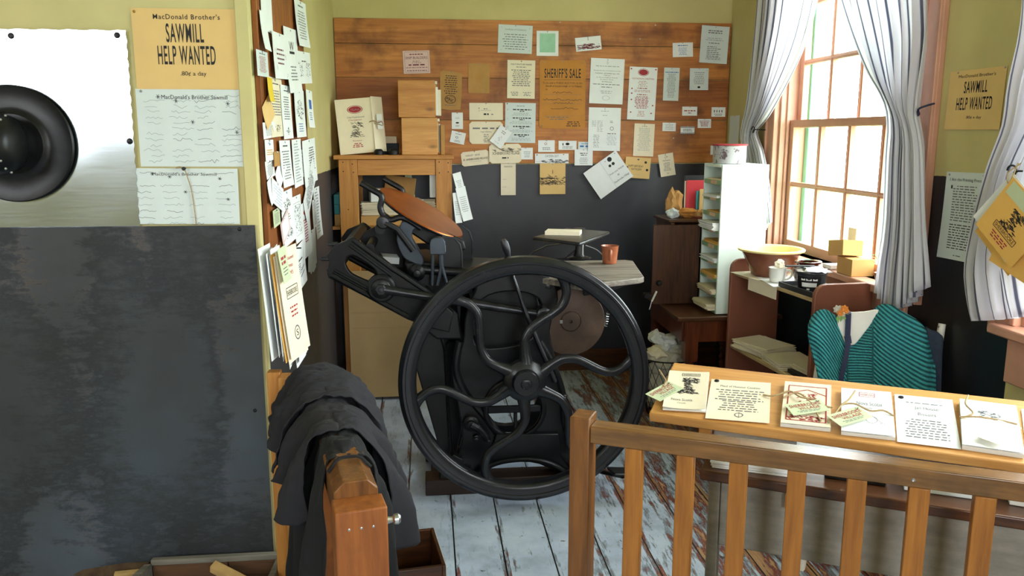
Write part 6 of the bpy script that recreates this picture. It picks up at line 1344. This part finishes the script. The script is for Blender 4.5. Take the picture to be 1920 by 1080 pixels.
def onboard(px, py):
    r = Vector(ray(px, py)); o = Vector((0, 0, EYE)); N_ = MW.to_3x3() @ Vector((0, 0, 1)); t = N_.dot(Vector((DA.x, DA.y, .80))-o)/N_.dot(r); p_ = MWi @ (o+r*t); return p_.x, p_.y
def boardcard(name, lab, corners, mat, draw, cat='card', thick=.0, curl=(0, 0), lift=.0006, rot=None, bm_='paper_white', size=None):
    c = [Vector((*onboard(*p_), 0)) for p_ in corners]   # TL TR BR BL in board coords
    w = ((c[1]-c[0]).length+(c[2]-c[3]).length)/2; h = ((c[3]-c[0]).length+(c[2]-c[1]).length)/2
    top = (c[0]+c[1])/2; bot = (c[2]+c[3])/2; a = math.atan2(top.y-bot.y, top.x-bot.x)-math.pi/2
    if size: w, h = size
    s = Sheet(w, h, mat, curl, 8, 6)
    if draw: draw(s)
    if thick:
        s.mb.bb(-w/2, w/2, .0022, .0022+thick, -h, 0, bm_)
    o = s.mb.build(name, smooth=60); ctr = sum(c, Vector())/4
    Ml = MW @ Matrix.Translation((ctr.x, ctr.y, thick+lift+.0025)) @ Matrix.Rotation(a if rot is None else R(rot), 4, 'Z') @ Matrix.Rotation(R(-90), 4, 'X') @ Matrix.Translation((0, 0, h/2))
    o.matrix_world = Ml; return tag(o, lab, cat)
def d_nova(s): s.frame(.34, .07, .78, .14, .0014, 'ink_black'); s.T('SHERBROOKE', .56, .105, .38, .04); s.blob(.5, .40, .72, .42, 'ink_black', 300, 'press', .0026); s.T('Nova Scotia', .42, .78, .5, .06, 'ink_grey'); s.T('Canada', .42, .86, .2, .035, 'ink_grey')
o = boardcard('greeting_card', 'white folded card with black press engraving at the left end of the display board', [(1256, 700), (1330, 707), (1322, 780), (1244, 768)], 'paper_cream', d_nova, curl=(0, .035), lift=.004, thick=.004)
def d_cook(s):
    s.T('Maid of Honour Cookies', .5, .17, .66, .05, 'ink_grey'); s.L(.27, 5, .06, .8, 'ink_grey', .35); s.L(.55, 5, .055, .7, 'ink_grey', .35); s.oval(.52, .87, .14, .1, 'ink_grey', .2); s.line(.52, .8, .52, .94, .001, 'ink_grey')
boardcard('recipe_card', 'tan Maid of Honour Cookies recipe card pinned to the display board', [(1334, 711), (1446, 723), (1441, 800), (1324, 783)], 'paper_cream', d_cook)
q = onboard(1344, 717); tag(MB().lathe([(.007, 0), (.006, .003), (.0001, .0045)], 20, M=MW @ Matrix.Translation((q[0], q[1], .0036))).build('upholstery_tack', 'iron_worn', base=MW @ Vector((q[0], q[1], 0))), 'grey tack in the top left corner of the tan cookie card', 'tack')
q = onboard(1689, 748); tag(MB().lathe([(.007, 0), (.006, .003), (.0001, .0045)], 20, M=MW @ Matrix.Translation((q[0], q[1], .0036))).build('upholstery_tack', 'iron_worn', base=MW @ Vector((q[0], q[1], 0))), 'grey tack in the top left corner of the white biscuit card', 'tack')
def d_redh(s):
    s.frame(.1, .1, .9, .92, .003, 'ink_red'); s.line(.1, .3, .5, .18, .003, 'ink_red'); s.line(.5, .18, .9, .3, .003, 'ink_red'); s.blob(.5, .42, .4, .3, 'ink_red', 60, 'any', .003); s.blob(.5, .85, .7, .1, 'ink_red', 40, 'any', .003)
boardcard('card_packet', 'packet of cards printed with a red building, tied with twine', [(1471, 722), (1559, 731), (1556, 811), (1464, 800)], 'paper_cream', d_redh, thick=.009, cat='card packet')
def d_bike(s): s.frame(.36, .08, .66, .18, .0014, 'ink_red'); s.T('SHERBROOKE', .51, .13, .26, .05, 'ink_red'); s.T('Nova Scotia', .55, .34, .5, .08, 'ink_grey'); s.T('Canada', .5, .44, .2, .05, 'ink_grey'); s.oval(.58, .7, .22, .16, 'ink_grey', .08); s.oval(.78, .78, .08, .06, 'ink_grey', .15); s.line(.58, .6, .78, .76, .001, 'ink_grey')
boardcard('card_packet', 'packet of white cards with a penny-farthing bicycle, tied with twine', [(1576, 735), (1671, 744), (1677, 828), (1578, 815)], 'paper_white', d_bike, thick=.009, cat='card packet')
def d_jail(s): s.L(.16, 1, .03, .62, 'ink_grey', .5, cx=.5, var=0); s.T('Jail House', .53, .27, .4, .075, 'ink_grey'); s.T('Biscuits', .53, .39, .3, .06, 'ink_grey'); s.L(.52, 8, .05, .72, 'ink_grey', .35, left=False)
boardcard('recipe_card', 'white Jail House Biscuits recipe card lying on the display board', [(1676, 742), (1786, 752), (1801, 846), (1683, 830)], 'paper_white', d_jail)
boardcard('card_packet', 'stack of white cards with a pale engraving at the right of the display board', [(1797, 758), (1905, 770), (1917, 858), (1805, 846)], 'paper_white', lambda s: (s.frame(.3, .06, .6, .12, .001, 'ink_faint'), s.blob(.5, .3, .4, .2, 'ink_grey', 90, 'blob', .0018)), thick=.011, cat='card packet')
boardcard('recipe_card', 'white card running out of the picture at the right end of the display board', [(1915, 770), (2010, 782), (2030, 872), (1925, 860)], 'paper_white', None)
def d_tag(s): s.T('SHERBROOKE', .50, .28, .86, .24, 'ink_red', bold=.03); s.T('VILLAGE', .56, .54, .58, .2, 'ink_red', bold=.03); s.L(.74, 2, .1, .75, 'ink_grey', .35); s.blob(.9, .16, .1, .2, 'ink_black', 24, 'any', .0016)
def gtag(lab, ctr, rot, lift, size=(.092, .052)):
    x, y = onboard(*ctr); s = Sheet(size[0], size[1], 'paper_green', (.04, .0)); d_tag(s); o = s.mb.build('gift_tag', smooth=60)
    o.matrix_world = MW @ Matrix.Translation((x, y, lift)) @ Matrix.Rotation(R(rot), 4, 'Z') @ Matrix.Rotation(R(-86), 4, 'X') @ Matrix.Translation((0, 0, size[1]/2)); return tag(o, lab, 'tag')
gtag('pale green tag with red lettering hanging over the left end of the display board', (1246, 743), 62, .014)
gtag('pale green tag with red lettering on the red building cards', (1512, 778), 30, .020)
gtag('pale green tag with red lettering on the bicycle cards', (1592, 795), 42, .020)
boardcard('blank_tag', 'blank white tag lying across the rightmost card stack', [(1823, 796), (1870, 800), (1915, 860), (1880, 862)], 'paper_cream', None, lift=.022, rot=-30, size=(.05, .10), cat='tag')
def twine3(lab, pts, r_=.0022, z=.018):
    P_3 = []
    for i, (px, py, dz) in enumerate(pts):
        x, y = onboard(px, py); P_3.append(tuple(MW @ Vector((x, y, z+dz))))
    o = MB().tube(smooth_loop(P_3, 5, False), r_, 7).build('twine', 'twine', base=P_3[0]); return tag(o, lab, 'twine')
twine3('twine loop over the left end of the display board', [(1236, 704, .0), (1242, 716, .004), (1249, 726, 0), (1244, 735, 0)])
twine3('twine tied round the red building cards', [(1431, 744, -.012), (1450, 750, -.006), (1480, 745, 0), (1500, 760, .006), (1525, 762, .003), (1545, 772, 0), (1560, 773, -.004)])
twine3('short twine ends by the red building tag', [(1468, 757, 0), (1495, 752, .006), (1520, 770, .003), (1538, 800, -.002)])
twine3('twine tied round the bicycle cards', [(1602, 752, .012), (1590, 768, .01), (1575, 778, .008), (1560, 795, 0), (1552, 803, -.002)])
twine3('twine ends lying right across the bicycle cards', [(1572, 775, .006), (1600, 774, .008), (1630, 782, .0), (1655, 783, .002), (1675, 789, -.004)])
twine3('twine loop at the left of the rightmost card stack', [(1813, 757, .006), (1808, 775, .008), (1822, 790, .004), (1800, 796, 0)])
twine3('twine running across the rightmost card stack', [(1797, 794, 0), (1830, 798, .006), (1870, 802, .003), (1905, 808, 0)])

# ================================================================== low table with grey apron
TZ = .72
T0 = at(1330, 880, z=TZ); T1 = at(1920, 969, z=TZ); tang = math.atan2(T1.y-T0.y, T1.x-T0.x); tl = (T1-T0).length+.25
tb2 = thing('work_table', 'old table with a grey stained apron behind the railing', 'table', (T0.x, T0.y, 0), tang, local=True)
MB().bb(-.02, tl, -.012, .52, TZ-.026, TZ).build('tabletop', 'dark_wood_x', tb2, bevel=.004, base=(0, 0, 0))
MB().bb(.028, tl-.06, .004, .024, TZ-.19, TZ-.0265).build('apron', 'grey_board', tb2, bevel=.003, base=(0, 0, 0)); MB().bb(.028, tl-.06, .47, .49, TZ-.19, TZ-.0265).build('apron', 'grey_board', tb2, bevel=.003, base=(0, 0, 0))
for x, y in ((0, .002), (tl-.06, .002), (0, .45), (tl-.06, .45)): MB().bb(x, x+.027, y, y+.045, 0, TZ-.0265).build('leg', 'grey_board', tb2, bevel=.003, base=(0, 0, 0))
def wt(x, y, z): return Vector((T0.x+x*math.cos(tang)-y*math.sin(tang), T0.y+x*math.sin(tang)+y*math.cos(tang), z))
def on_tb(name, lab, cat, x, y, z, w, d, h, mat, rz=0):
    o = MB().box((0, 0, h/2), (w, d, h)).build(name, mat, base=(0, 0, 0), bevel=min(.002, h/4)); o.location = wt(x, y, z); o.rotation_euler = (0, 0, tang+R(rz)); return tag(o, lab, cat)
p_ = wt(.09, .10, TZ); o = stack('paper_stack', 'thick stack of white paper at the left end of the work table', 'paper stack', p_.x, p_.y, TZ+.0005, .19, .16, 9, .0045, 'paper_white', math.degrees(tang)+4, .005, 2)
on_tb('small_box', 'black tin with bottles beside the white paper stack on the work table', 'tin', .32, .10, TZ+.0005, .13, .10, .014, 'plastic_black')
for i, (x, mt, lab) in enumerate([(.275, 'plastic_black', 'leftmost of the dark bottles on the work table'), (.315, 'steel', 'silver tube among the dark bottles on the work table'), (.355, 'plastic_black', 'rightmost of the dark bottles on the work table')]):
    p_ = wt(x, .10, TZ+.0148); tag(MB().lathe([(.0001, 0), (.016, 0), (.016, .022), (.008, .028), (.008, .033), (.0001, .033)], 20, M=Matrix.Translation(p_)).build('bottle', mt, base=p_), lab, 'bottle')
on_tb('small_box', 'long pale grey box under the middle of the display board', 'box', .50, .10, TZ+.0005, .16, .10, .028, 'paper_grey', 2)
on_tb('small_box', 'white box further right under the display board', 'box', .665, .10, TZ+.0005, .07, .10, .03, 'paper_white', -3)
on_tb('small_box', 'dark box between two white boxes under the display board', 'box', .74, .10, TZ+.0005, .05, .09, .032, 'plastic_dark', 0)
on_tb('small_box', 'rightmost white box under the display board', 'box', .81, .10, TZ+.0005, .06, .09, .026, 'paper_white', 2)
o = on_tb('wood_offcut', 'small brown wood block nailed under the table edge', 'block', .19, -.004, TZ-.062, .03, .016, .034, 'pine_x'); o.parent = tb2; o.location = (.19, -.006, TZ-.062); o.rotation_euler = (0, 0, 0); o.name = 'apron_block'
for k_ in ('label', 'category'): del o[k_]

# ================================================================== chair with shawl
CA = R(-27); CX_, CY_ = 1.64, 2.80
ch = thing('chair', 'old cream painted wooden chair with chipped legs, mostly under the teal shawl', 'chair', (CX_, CY_, 0), CA, local=True)
z0 = (0, 0, 0)
for sx in (-1, 1):
    MB().tube([(sx*.185, .02, 0), (sx*.195, 0, .44), (.017+sx*.195, .03, .66), (.022+sx*.206, .055, .825)], [.014, .018, .017, .013], 14).build('back_post', 'chipped_cream', ch, base=z0, smooth=60)
    MB().tube([(sx*.195, -.40, 0), (sx*.18, -.37, .22), (sx*.17, -.34, .43)], [.013, .019, .018], 14).build('front_leg', 'chipped_cream', ch, base=z0, smooth=60)
    MB().tube([(sx*.188, -.36, .16), (sx*.19, 0, .18)], .009, 10).build('side_stretcher', 'chipped_cream', ch, base=z0)
MB().tube([(-.185, -.375, .21), (.185, -.375, .21)], .009, 10).build('front_stretcher', 'chipped_cream', ch, base=z0)
MB().prism([(-.22, -.38), (.22, -.38), (.215, .02), (-.215, .02)], .43, .46, axis='z').build('seat', 'chipped_cream', ch, bevel=.008, base=z0)
for zc in (.56, .68): MB().bb(-.195, .195, .02+(zc-.56)*.1, .035+(zc-.56)*.1, zc, zc+.035).build('slat', 'chipped_cream', ch, bevel=.004, base=z0)
Mc = Matrix.Translation((CX_, CY_, 0)) @ Matrix.Rotation(CA, 4, 'Z')
def onback(px, py, off=0):
    """point of the plane of the chair back (local y = off) seen at a pixel, in chair coords"""
    r = Vector(ray(px, py)); o = Vector((0, 0, EYE)); N_ = Mc.to_3x3() @ Vector((0, 1, 0)); P0 = Mc @ Vector((0, off, 0)); t = N_.dot(P0-o)/N_.dot(r); return Mc.inverted() @ (o+r*t)
cp = [onback(px, py, -.035) for px, py in smooth_loop([(1571, 590), (1580, 586), (1620, 584), (1643, 580), (1652, 583), (1650, 590), (1630, 612), (1606, 642), (1596, 647), (1583, 645), (1575, 632), (1570, 610)], 3)]
mb = MB(); vs, fs = curve_prism([(p_.x, p_.z) for p_ in cp], [], .016, .005); mb.add(vs, fs, None, Matrix.Translation((0, -.035, 0)) @ XZ); mb.build('crest_rail', 'white_glaze', ch, base=z0, smooth=50)
MB().bb(-.205, .205, .040, .052, .74, .79).build('slat', 'chipped_cream', ch, bevel=.006, base=z0)
# shawl
cols = [(1516, 612, 632), (1522, 597, 655), (1532, 586, 690), (1545, 582, 740), (1558, 588, 775), (1572, 602, 800), (1584, 628, 810), (1597, 644, 812), (1612, 626, 815), (1628, 600, 818), (1642, 580, 820), (1655, 572, 822), (1672, 574, 825), (1690, 584, 828), (1708, 594, 830), (1724, 606, 832), (1736, 620, 834), (1742, 645, 836), (1748, 668, 830), (1753, 676, 800)]
bul = [.01, .03, .05, .06, .05, .028, .012, .006, .004, .010, .030, .055, .07, .078, .078, .07, .055, .04, .03, .015]
cs_ = smooth_loop([(a, b, c, d*1000) for (a, b, c), d in zip(cols, bul)], 4, False); nC = len(cs_)-1
from mathutils import noise as mnoise
def shawl(u, v):
    i = min(int(u*nC+1e-6), nC); X, t, b, d = cs_[i]; y = t+(b-t)*v; d = d/1000
    p_ = onback(X, y, -.05)
    rib = .0035*abs(math.sin(math.pi*shuv(u, v)[1]))
    p_.y = -.050 - d*math.sin(min(1, v*1.25+.12)*math.pi*.5)*(.7+.3*math.sin(v*5+X*.05)) - rib + (.03*(1-v*6) if v < .16 else 0)
    return tuple(p_)
def shuv(u, v):
    i = min(int(u*nC+1e-6), nC); X, t, b, d = cs_[i]; y = t+(b-t)*v
    if X < 1590: q = (y - 1.0*(X-1516))/8.2 + 2*math.sin(X*.05)
    elif X > 1638: q = (y - .62*(X-1640) - 6*math.sin((X-1640)*.03))/8.2
    else: q = y/5.0
    return (u, q)
sw = MB().grid(shawl, nC, 70, uvf=shuv)
so = sw.build('shawl', 'teal_knit', None, base=(0, 0, 0), smooth=80, solid=.006); so.matrix_world = Mc; tag(so, 'teal ribbed knitted shawl draped over the back of the cream chair', 'shawl')
cols2 = [(1736, 612), (1745, 617), (1756, 620), (1766, 628), (1767, 640)]
def navy(u, v):
    k = u*4; i = min(int(k), 3); f = k-i; X = cols2[i][0]*(1-f)+cols2[i+1][0]*f; t = cols2[i][1]*(1-f)+cols2[i+1][1]*f
    X -= v*10*u; p_ = onback(X, t+(830-t)*v, -.02); p_.y = -.022-.012*math.sin(math.pi*u)-.004*math.sin(v*14+u*9); return tuple(p_)
nv_ = MB().grid(navy, 12, 30).build('cardigan', 'navy_knit', None, base=(0, 0, 0), smooth=80, solid=.006); nv_.matrix_world = Mc; tag(nv_, 'dark navy knit hanging over the right side of the chair back', 'cardigan')
# ribbon with silk flowers
def rb(px, py, off=-.055): p_ = onback(px, py, off); return tuple(Mc @ p_)
rbm = MB().tube([rb(1592, 583, -.03), rb(1591, 588), rb(1590, 612), rb(1589, 636)], .0095, 8, flat=.12, up=(.454, .891, 0)); rbm.tube([rb(1589, 630, -.062), rb(1591, 644, -.064)], .0115, 8, flat=.2, up=(.454, .891, 0)); rbm.tube([rb(1591, 640, -.064), rb(1586, 670, -.075), rb(1578, 705, -.075), rb(1572, 760, -.07)], .009, 8, flat=.12, up=(.454, .891, 0))
lan = thing('lanyard', 'navy ribbon hung over the chair top, trimmed with orange and cream flowers', 'ribbon', rb(1591, 600))
rbm.build('ribbon', 'ribbon', lan)
def petal_flower(px, py, r_, mat, off):
    c = Vector(rb(px, py, off)); mb = MB(); vx = Vector((math.cos(CA), math.sin(CA), 0)); vn = Vector((-.454, -.891, .1)).normalized(); vz = vx.cross(vn)*-1
    for k in range(7):
        a = 2*math.pi*k/7+px; d = vx*math.cos(a)+vz*math.sin(a); s_ = vx*-math.sin(a)+vz*math.cos(a)
        mb.add([c, c+d*r_*.6+s_*r_*.42+vn*.004, c+d*r_*1.05+vn*.001, c+d*r_*.6-s_*r_*.42+vn*.004], [(0, 1, 2, 3)])
        mb.add([c+vn*.004, c+d*r_*.35+s_*r_*.25+vn*.009, c+d*r_*.6+vn*.007, c+d*r_*.35-s_*r_*.25+vn*.009], [(0, 1, 2, 3)])
    mb.build('flower', mat, lan)
petal_flower(1571, 580, .017, 'rag', -.065); petal_flower(1583, 579, .015, 'orange_petal', -.07); petal_flower(1576, 587, .013, 'orange_petal', -.078); petal_flower(1587, 583, .011, 'orange_petal', -.07)
lf = MB()
for a, b in (((1578, 590), (1576, 604)), ((1582, 592), (1585, 600)), ((1570, 590), (1572, 606)), ((1585, 588), (1592, 590))):
    p0, p1 = Vector(rb(*a, -.066)), Vector(rb(*b, -.07)); sd = Vector((.89, -.45, 0))*.006; m_ = (p0+p1)/2; lf.add([p0, m_+sd, p1, m_-sd], [(0, 1, 2, 3)])
lf.build('leaves', 'leaf', lan)

# ================================================================== gate and draped cloth at the left
GZ = .78
gf = at(600, 712, z=GZ); gn = at(668, 905, z=GZ); gd = (gn-gf).normalized(); gang = math.atan2(gd.y, gd.x)
gp = thing('gate_rail', 'heavy chamfered wooden rail and end post under the dark clothes', 'rail', (gn.x, gn.y, 0), gang, local=True)
W2 = .047
prf = [(-W2, GZ-.09), (W2, GZ-.09), (W2, GZ-.022), (W2-.022, GZ), (-W2+.022, GZ), (-W2, GZ-.022)]
MB().prism(prf, -.78, -.01, axis='x').build('rail', 'rail_post', gp, bevel=.003, base=z0)
MB().bb(-.012, .06, -W2-.006, W2+.008, 0, GZ-.035).build('end_post', 'board_z', gp, bevel=.004, base=z0)
MB().bb(-.78, -.72, -W2, W2, 0, GZ-.091).build('end_post', 'board_z', gp, bevel=.004, base=z0)
MB().lathe([(.010, 0), (.008, .006), (.006, .016), (.011, .02), (.012, .028), (.008, .033), (.0001, .034)], 20, M=Matrix.Translation((.02, W2+.008, GZ-.085)) @ Matrix.Rotation(R(-90), 4, 'X')).build('knob', 'steel', gp, base=z0)
for dy in (-.025, 0, .025):
    MB().lathe([(.003, 0), (.0001, .001)], 8, M=Matrix.Translation((.0602, dy, GZ-.075)) @ Matrix.Rotation(R(90), 4, 'Y')).build('nail', 'steel', gp, base=z0)
gt = thing('wooden_gate', 'narrow pine gate frame standing against the partition corner', 'gate', (-.43, 2.47, 0))
q = at(512, 700, y=2.52)
zt_ = at(520, 697, y=2.50).z
MB().bb(-.502, -.462, 2.49, 2.53, 0, zt_).build('stile', 'pine_z', gt, bevel=.003)
MB().bb(-.461, -.408, 2.45, 2.51, 0, zt_-.006).build('stile', 'pine_z', gt, bevel=.003)
MB().bb(-.407, -.27, 2.46, 2.495, zt_-.075, zt_-.012).build('top_rail', 'pine_x', gt, bevel=.003)
MB().bb(-.345, -.29, 2.34, 2.459, zt_-.04, zt_-.004).build('corner_block', 'pine_y', gt, bevel=.003)
MB().bb(-.407, -.38, 2.462, 2.49, 0, zt_-.076).build('stile', 'pine_z', gt, bevel=.003)
# clothes
def drape(name, label, t0, t1, hl, hr, off, seed, mat='cloth_black', flare=(.05, .05), slope=0, nearslant=0, cat='apron'):
    rs = random.Random(seed); ph = [rs.uniform(0, 6) for _ in range(6)]
    Lg = (gn-gf).length; side = Vector((-gd.y, gd.x, 0))   # left of the direction of travel (towards viewer): +side = right in the picture
    if side.x < 0: side = -side
    def fn(u, v):
        # u: -1..1 across (left..right), v: far..near
        a = u*2-1; t = t0+(t1-t0)*v + nearslant*abs(a)*(v-.5)
        c = gf + gd*(Lg*t)
        hump = .022*math.exp(-((t-.10)/.16)**2)
        tf = W2*.8+off; s_ = abs(a); k = .26
        H = hl if a < 0 else hr; H = H*(1+.12*math.sin(v*5+ph[0])+.06*math.sin(v*11+ph[1]))
        if s_ < k: lat = tf*(s_/k); z = GZ+off+hump - .012*(s_/k)**3
        else:
            q_ = (s_-k)/(1-k); fl = flare[0] if a < 0 else flare[1]
            lat = tf + .010*math.sin(min(1, q_*6)*math.pi/2) + fl*(1-math.exp(-q_*2.2)) + (.016+.028*q_)*math.sin(v*(t1-t0)*34+ph[2]+q_*1.4)*min(1, q_*3)
            z = GZ+off+hump-.012 - H*q_
        wr = .008*mnoise.noise(Vector((u*5+seed, v*6, 0)))+.006*(abs(mnoise.noise(Vector((u*9, v*9+u*7, seed))))-.25)+.003*mnoise.noise(Vector((u*22, v*24, seed)))
        lat = max(lat + wr*1.5, 0 if s_ < k else tf)
        p_ = c + side*(lat*(1 if a > 0 else -1)); return (p_.x, p_.y+wr, max(.006, z+wr*1.4))
    o = MB().grid(fn, 110, 90).build(name, mat, base=(gf.x, gf.y, GZ), smooth=85, solid=.003)
    return tag(o, label, cat)
drape('apron', 'black apron hanging long at the left, nearest the end post of the rail', .30, .80, .66, .42, .004, 2, flare=(.055, .05))
drape('apron', 'charcoal apron layered over the middle of the rail', .12, .62, .20, .30, .016, 5, 'cloth_charcoal', flare=(.06, .11))
drape('apron', 'dark jacket bunched over the far end of the rail', -.02, .34, .16, .22, .028, 9, 'cloth_charcoal', flare=(.045, .07), cat='jacket')
# apron string over the near end
pts = []
for k in range(11):
    a = -1+2*k/10; lat = W2*1.02*a; z = GZ+.004 if abs(a) < .55 else GZ+.004-(abs(a)-.55)*.05
    c = gf+gd*((gn-gf).length*(.86-.03*math.cos(a*1.5))); side = Vector((-gd.y, gd.x, 0)); side = side if side.x > 0 else -side
    pts.append((c.x+side.x*lat, c.y+side.y*lat, z+.003))
tag(MB().tube(pts, .005, 8, flat=.6).build('apron_string', 'cloth_black', base=pts[5]), 'black apron string looped over the bare end of the rail', 'string')
# dark wooden crate on the floor right of the post
cr_ = thing('crate', 'open dark wooden crate on the floor right of the end post', 'crate', (.0, 2.27, 0), R(8), local=True)
q0 = at(800, 995, z=.15); q1 = at(716, 993, z=.15)
for nm_, b_ in (('wall', (-.13, .13, .12, .134, 0, .15)), ('wall', (-.13, .13, -.134, -.12, 0, .15)), ('wall', (.13, .142, -.134, .134, 0, .15)), ('wall', (-.142, -.13, -.134, .134, 0, .15))):
    MB().bb(*b_).build('wall', 'dark_wood_x', cr_, bevel=.002, base=z0)
MB().bb(-.13, .13, -.12, .12, 0, .01).build('bottom', 'dark_wood_x', cr_, base=z0)
MB().bb(.1425, .146, -.13, .13, .01, .14).build('white_panel', 'paper_grey', cr_, base=z0)
cr_.location = ((q0.x+q1.x)/2-.02, q0.y-.13, 0)
# firewood crate
fc = thing('firewood_box', 'rough grey wooden box for firewood at the foot of the dark metal sheet', 'crate', (-.70, 2.37, 0), 0, local=True)
f0 = at(545, 1022, z=.10); f1 = at(305, 1040, z=.10)
fx0, fx1 = f1.x, f0.x-.005; fy = min(2.60, (f0.y+f1.y)/2)
fc.location = ((fx0+fx1)/2, fy-.22, 0); hw = (fx1-fx0)/2
for x0_, x1_ in ((-hw, .03), (.032, hw)): MB().bb(x0_, x1_, .20, .218, 0, .115).build('back_board', 'crate_brown', fc, bevel=.002, base=z0)
MB().bb(-hw-.005, hw+.006, .198, .222, .1155, .135).build('top_edge', 'crate_grey', fc, bevel=.003, base=z0)
MB().prism([(-hw, .198), (-hw-.025, .198), (-hw-.12, -.25), (-hw-.09, -.25)], .0, .125, axis='z').build('side_board', 'crate_grey', fc, bevel=.003, base=z0)
MB().prism([(hw-.02, .198), (hw+.002, .198), (hw-.02, -.25), (hw-.045, -.25)], .0, .125, axis='z').build('side_board', 'crate_grey', fc, bevel=.003, base=z0)
MB().bb(-hw-.08, hw-.046, -.268, -.251, 0, .09).build('front_board', 'crate_grey', fc, bevel=.002, base=z0)
def log(lab, p0, p1, r_, mat='bark', n=9, seed=1, split=True):
    rs = random.Random(seed); d = (Vector(p1)-Vector(p0)); L_ = d.length; ax = d.normalized(); e = ax.to_track_quat('Z', 'Y').to_matrix().to_4x4()
    prof_ = [(r_*(1+.18*rs.uniform(-1, 1))*math.cos(2*math.pi*k/n), r_*(1+.18*rs.uniform(-1, 1))*math.sin(2*math.pi*k/n)) for k in range(n)]
    if split: prof_ = [p_ for p_ in prof_ if p_[1] > -.35*r_] + []
    mb = MB(); mb.prism(prof_, 0, L_, axis='z', M=Matrix.Translation(p0) @ e); o = mb.build('firewood_log', mat, base=p0, bevel=.003); return tag(o, lab, 'firewood')
c_ = at(400, 1062, z=.13); log('pale split log poking up out of the firewood box', tuple(c_), tuple(c_+Vector((.30, -.16, -.08))), .022, 'split_wood', 5, 3, False)
c_ = at(110, 1068, z=.07); e_ = at(285, 1070, z=.07); log('long mossy bark log lying on the floor left of the firewood box', tuple(c_), tuple(e_), .035, 'bark', 10, 4, False)
c_ = at(215, 1080, z=.09); e_ = at(245, 1076, z=.09); log('pale split stick on top of the mossy log', tuple(c_), tuple(e_+Vector((.03, 0, .0))), .014, 'split_wood', 5, 5, False)
c_ = at(62, 1076, z=.05); log('pale pointed log end at the far left of the floor', tuple(c_+Vector((-.1, -.1, -.02))), tuple(c_), .02, 'split_wood', 4, 6, False)
